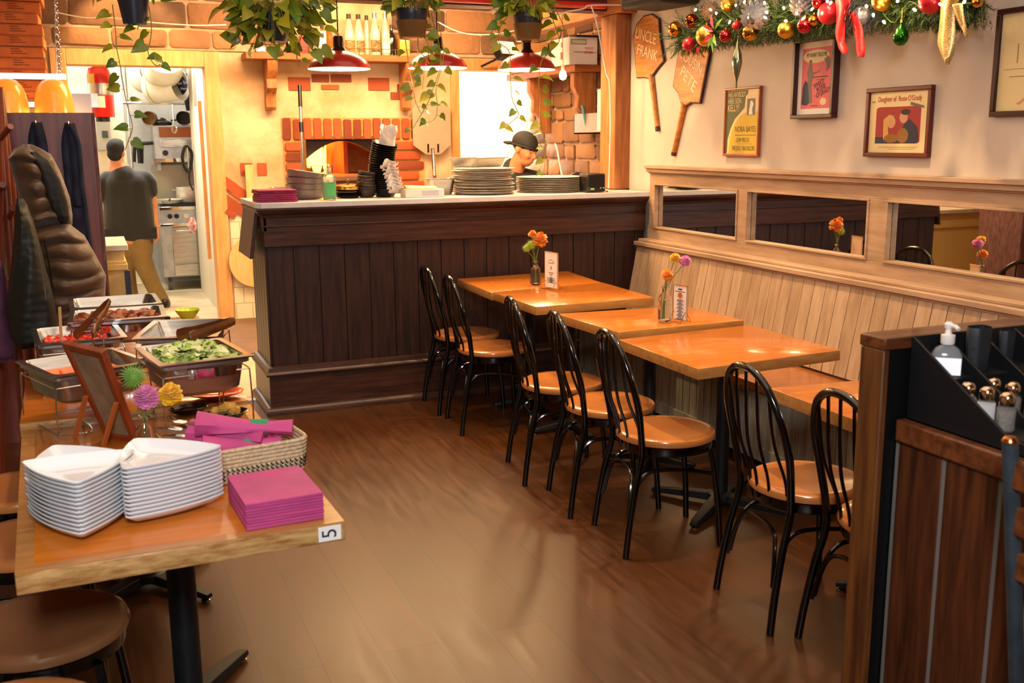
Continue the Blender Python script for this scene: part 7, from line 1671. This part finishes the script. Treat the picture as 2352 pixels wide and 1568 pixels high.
for (x, y, k, lb) in shk:
    t = thing('seasoning_shaker', lb, 'shaker', (x, y, .9805), 0, 'seasoning shakers in the caddy')
    MB().lathe([(.018, 0), (.0195, .004), (.0195, .05), (.015, .058), (.015, .066), (.0, .066)], (0, 0, 0), 20).build('glass_jar', mat('thin clear glass', '#ffffff', .03, trans=.9, ior=1.2), t)
    MB().lathe([(0, .002), (.0178, .003), (.0178, .046), (0, .047)], (0, 0, 0), 18).build('seasoning', cont[k], t)
    MB().lathe([(.0165, .058), (.017, .06), (.017, .072), (.0155, .08), (.010, .086), (0, .088)], (0, 0, 0), 20).build('shaker_lid', lidm, t)
rub = mat('dark rubbery plastic', '#23272c', .55, 0, '#191c20', 14, bump=.2)
for (x, y, h, w2, lb) in ((1.945, 1.787, .105, .034, 'tall dark plastic sleeve standing in the second caddy slot'), (2.035, 1.785, .09, .022, 'narrow dark plastic sleeve leaning beside the taller one')):
    t = thing('plastic_sleeve', lb, 'sleeve', (x, y, 1.0685), R(15), 'dark sleeves in the caddy')
    MB().loft([[Vector((w2 * s_ * math.cos(a) * (1 + .06 * math.sin(5 * a)), w2 * .7 * s_ * math.sin(a) * (1 + .08 * math.sin(4 * a)), z)) for a in [2 * PI * k / 24 for k in range(24)]] for z, s_ in ((0, .9), (h * .5, 1), (h * .92, 1.02), (h, .96))], True, False).build('sleeve_body', rub, t)
    if h > .13: MB().lathe([(.02, h * .2), (.021, h + .006), (.015, h + .008), (.014, h * .5)], (.006, .0, 0), 20).build('inner_roll', rub, t)
mc = thing('metal_chair', 'grey metal framed chair with a slatted wooden back at the right picture edge', 'chair', (0, 0, 0)); gm = mat('grey blue metal', '#46525c', .4, .5, '#3a444c', 20)
p0 = gx(2320, 1016, 1.60); p1 = gx(2352, 1330, 1.66)
dv = (p1 - p0); foot = p0 + dv * (p0.z / -dv.z) * .999; foot.x = min(foot.x, 1.72)
sec = Vector((0, -.38, 0))
for q in (Vector((0, 0, 0)), sec):
    MB().tube([foot + q + Vector((0, 0, .002)), p0.lerp(foot, .5) + q, p0 + q], .0155, 12).build('back_post', gm, mc); MB().lathe([(.016, 0), (.016, .004), (.01, .012), (0, .014)], p0 + q, 14).build('post_cap', mat('copper cap', '#c07a44', .25, 1), mc)
for k, v in enumerate((.06, .15, .24)):
    a = p0.lerp(foot, v); b = MB(); b.bb(a.x - .008, a.x + .008, a.y - .38, a.y, a.z - .03, a.z + .03); b.build('back_slat', brown_wood_h, mc, .006)
sz = .46; b = MB(); b.bb(p0.x + .06, p0.x + .32, p0.y - .39, p0.y + .01, sz - .03, sz); b.build('seat', brown_wood_h, mc, .008)
for q in (Vector((0, .0, 0)), sec): MB().cyl((p0.x + .30, p0.y + q.y, .002), (p0.x + .28, p0.y + q.y, sz - .03), .014).build('leg', gm, mc)
# ================================================================== LIGHT
W = bpy.data.worlds.new('world'); SC.world = W; W.use_nodes = True
W.node_tree.nodes['Background'].inputs[0].default_value = (1, .8, .62, 1); W.node_tree.nodes['Background'].inputs[1].default_value = .12
light('AREA', 'flash_bounce', (-.1, -.3, 2.35), 75, (.96, .97, 1), .5, target=(.6, 3.6, .7))
light('AREA', 'ceiling_glow', (1.2, 3.6, 3.05), 70, (1, .80, .58), 3.5, size_y=4.5)
for i, (x, y, e) in enumerate(((2.75, 5.3, 150), (2.7, 3.5, 170), (1.6, 4.6, 120), (.3, 4.6, 90))):
    light('SPOT', 'ceiling_spot', (x, y, 3.05), e, (1, .68, .36), .05, spot=R(88), blend=.7)
light('AREA', 'oven_line_glow', (2.0, 7.6, 3.05), 150, (1, .66, .34), 2.6, size_y=1.2)
light('AREA', 'oven_wall_wash', (2.2, 8.3, 2.98), 70, (1, .66, .34), 2.2, size_y=.3, target=(2.2, 9.6, 1.6))
light('SPOT', 'doorway_spot', (.42, 8.9, 3.0), 70, (1, .66, .3), .03, spot=R(70), blend=.4, target=(.45, 9.6, 2.4))
light('AREA', 'kitchen_strip', (.2, 11.2, 3.05), 160, (1, .96, .86), 1.6, size_y=.6)
light('AREA', 'pass_strip', (3.7, 10.7, 3.0), 420, (1, .97, .9), 1.4, size_y=1.0)
light('POINT', 'oven_fire', (2.05, 10.2, 1.5), 45, (1, .55, .18), .12)
SC.view_settings.view_transform = 'Standard'
SC.view_settings.exposure = .15
SC.cycles.max_bounces = 8; SC.cycles.diffuse_bounces = 3; SC.cycles.glossy_bounces = 4; SC.cycles.transmission_bounces = 8
SC.cycles.sample_clamp_indirect = 6
SC.cycles.use_denoising = True
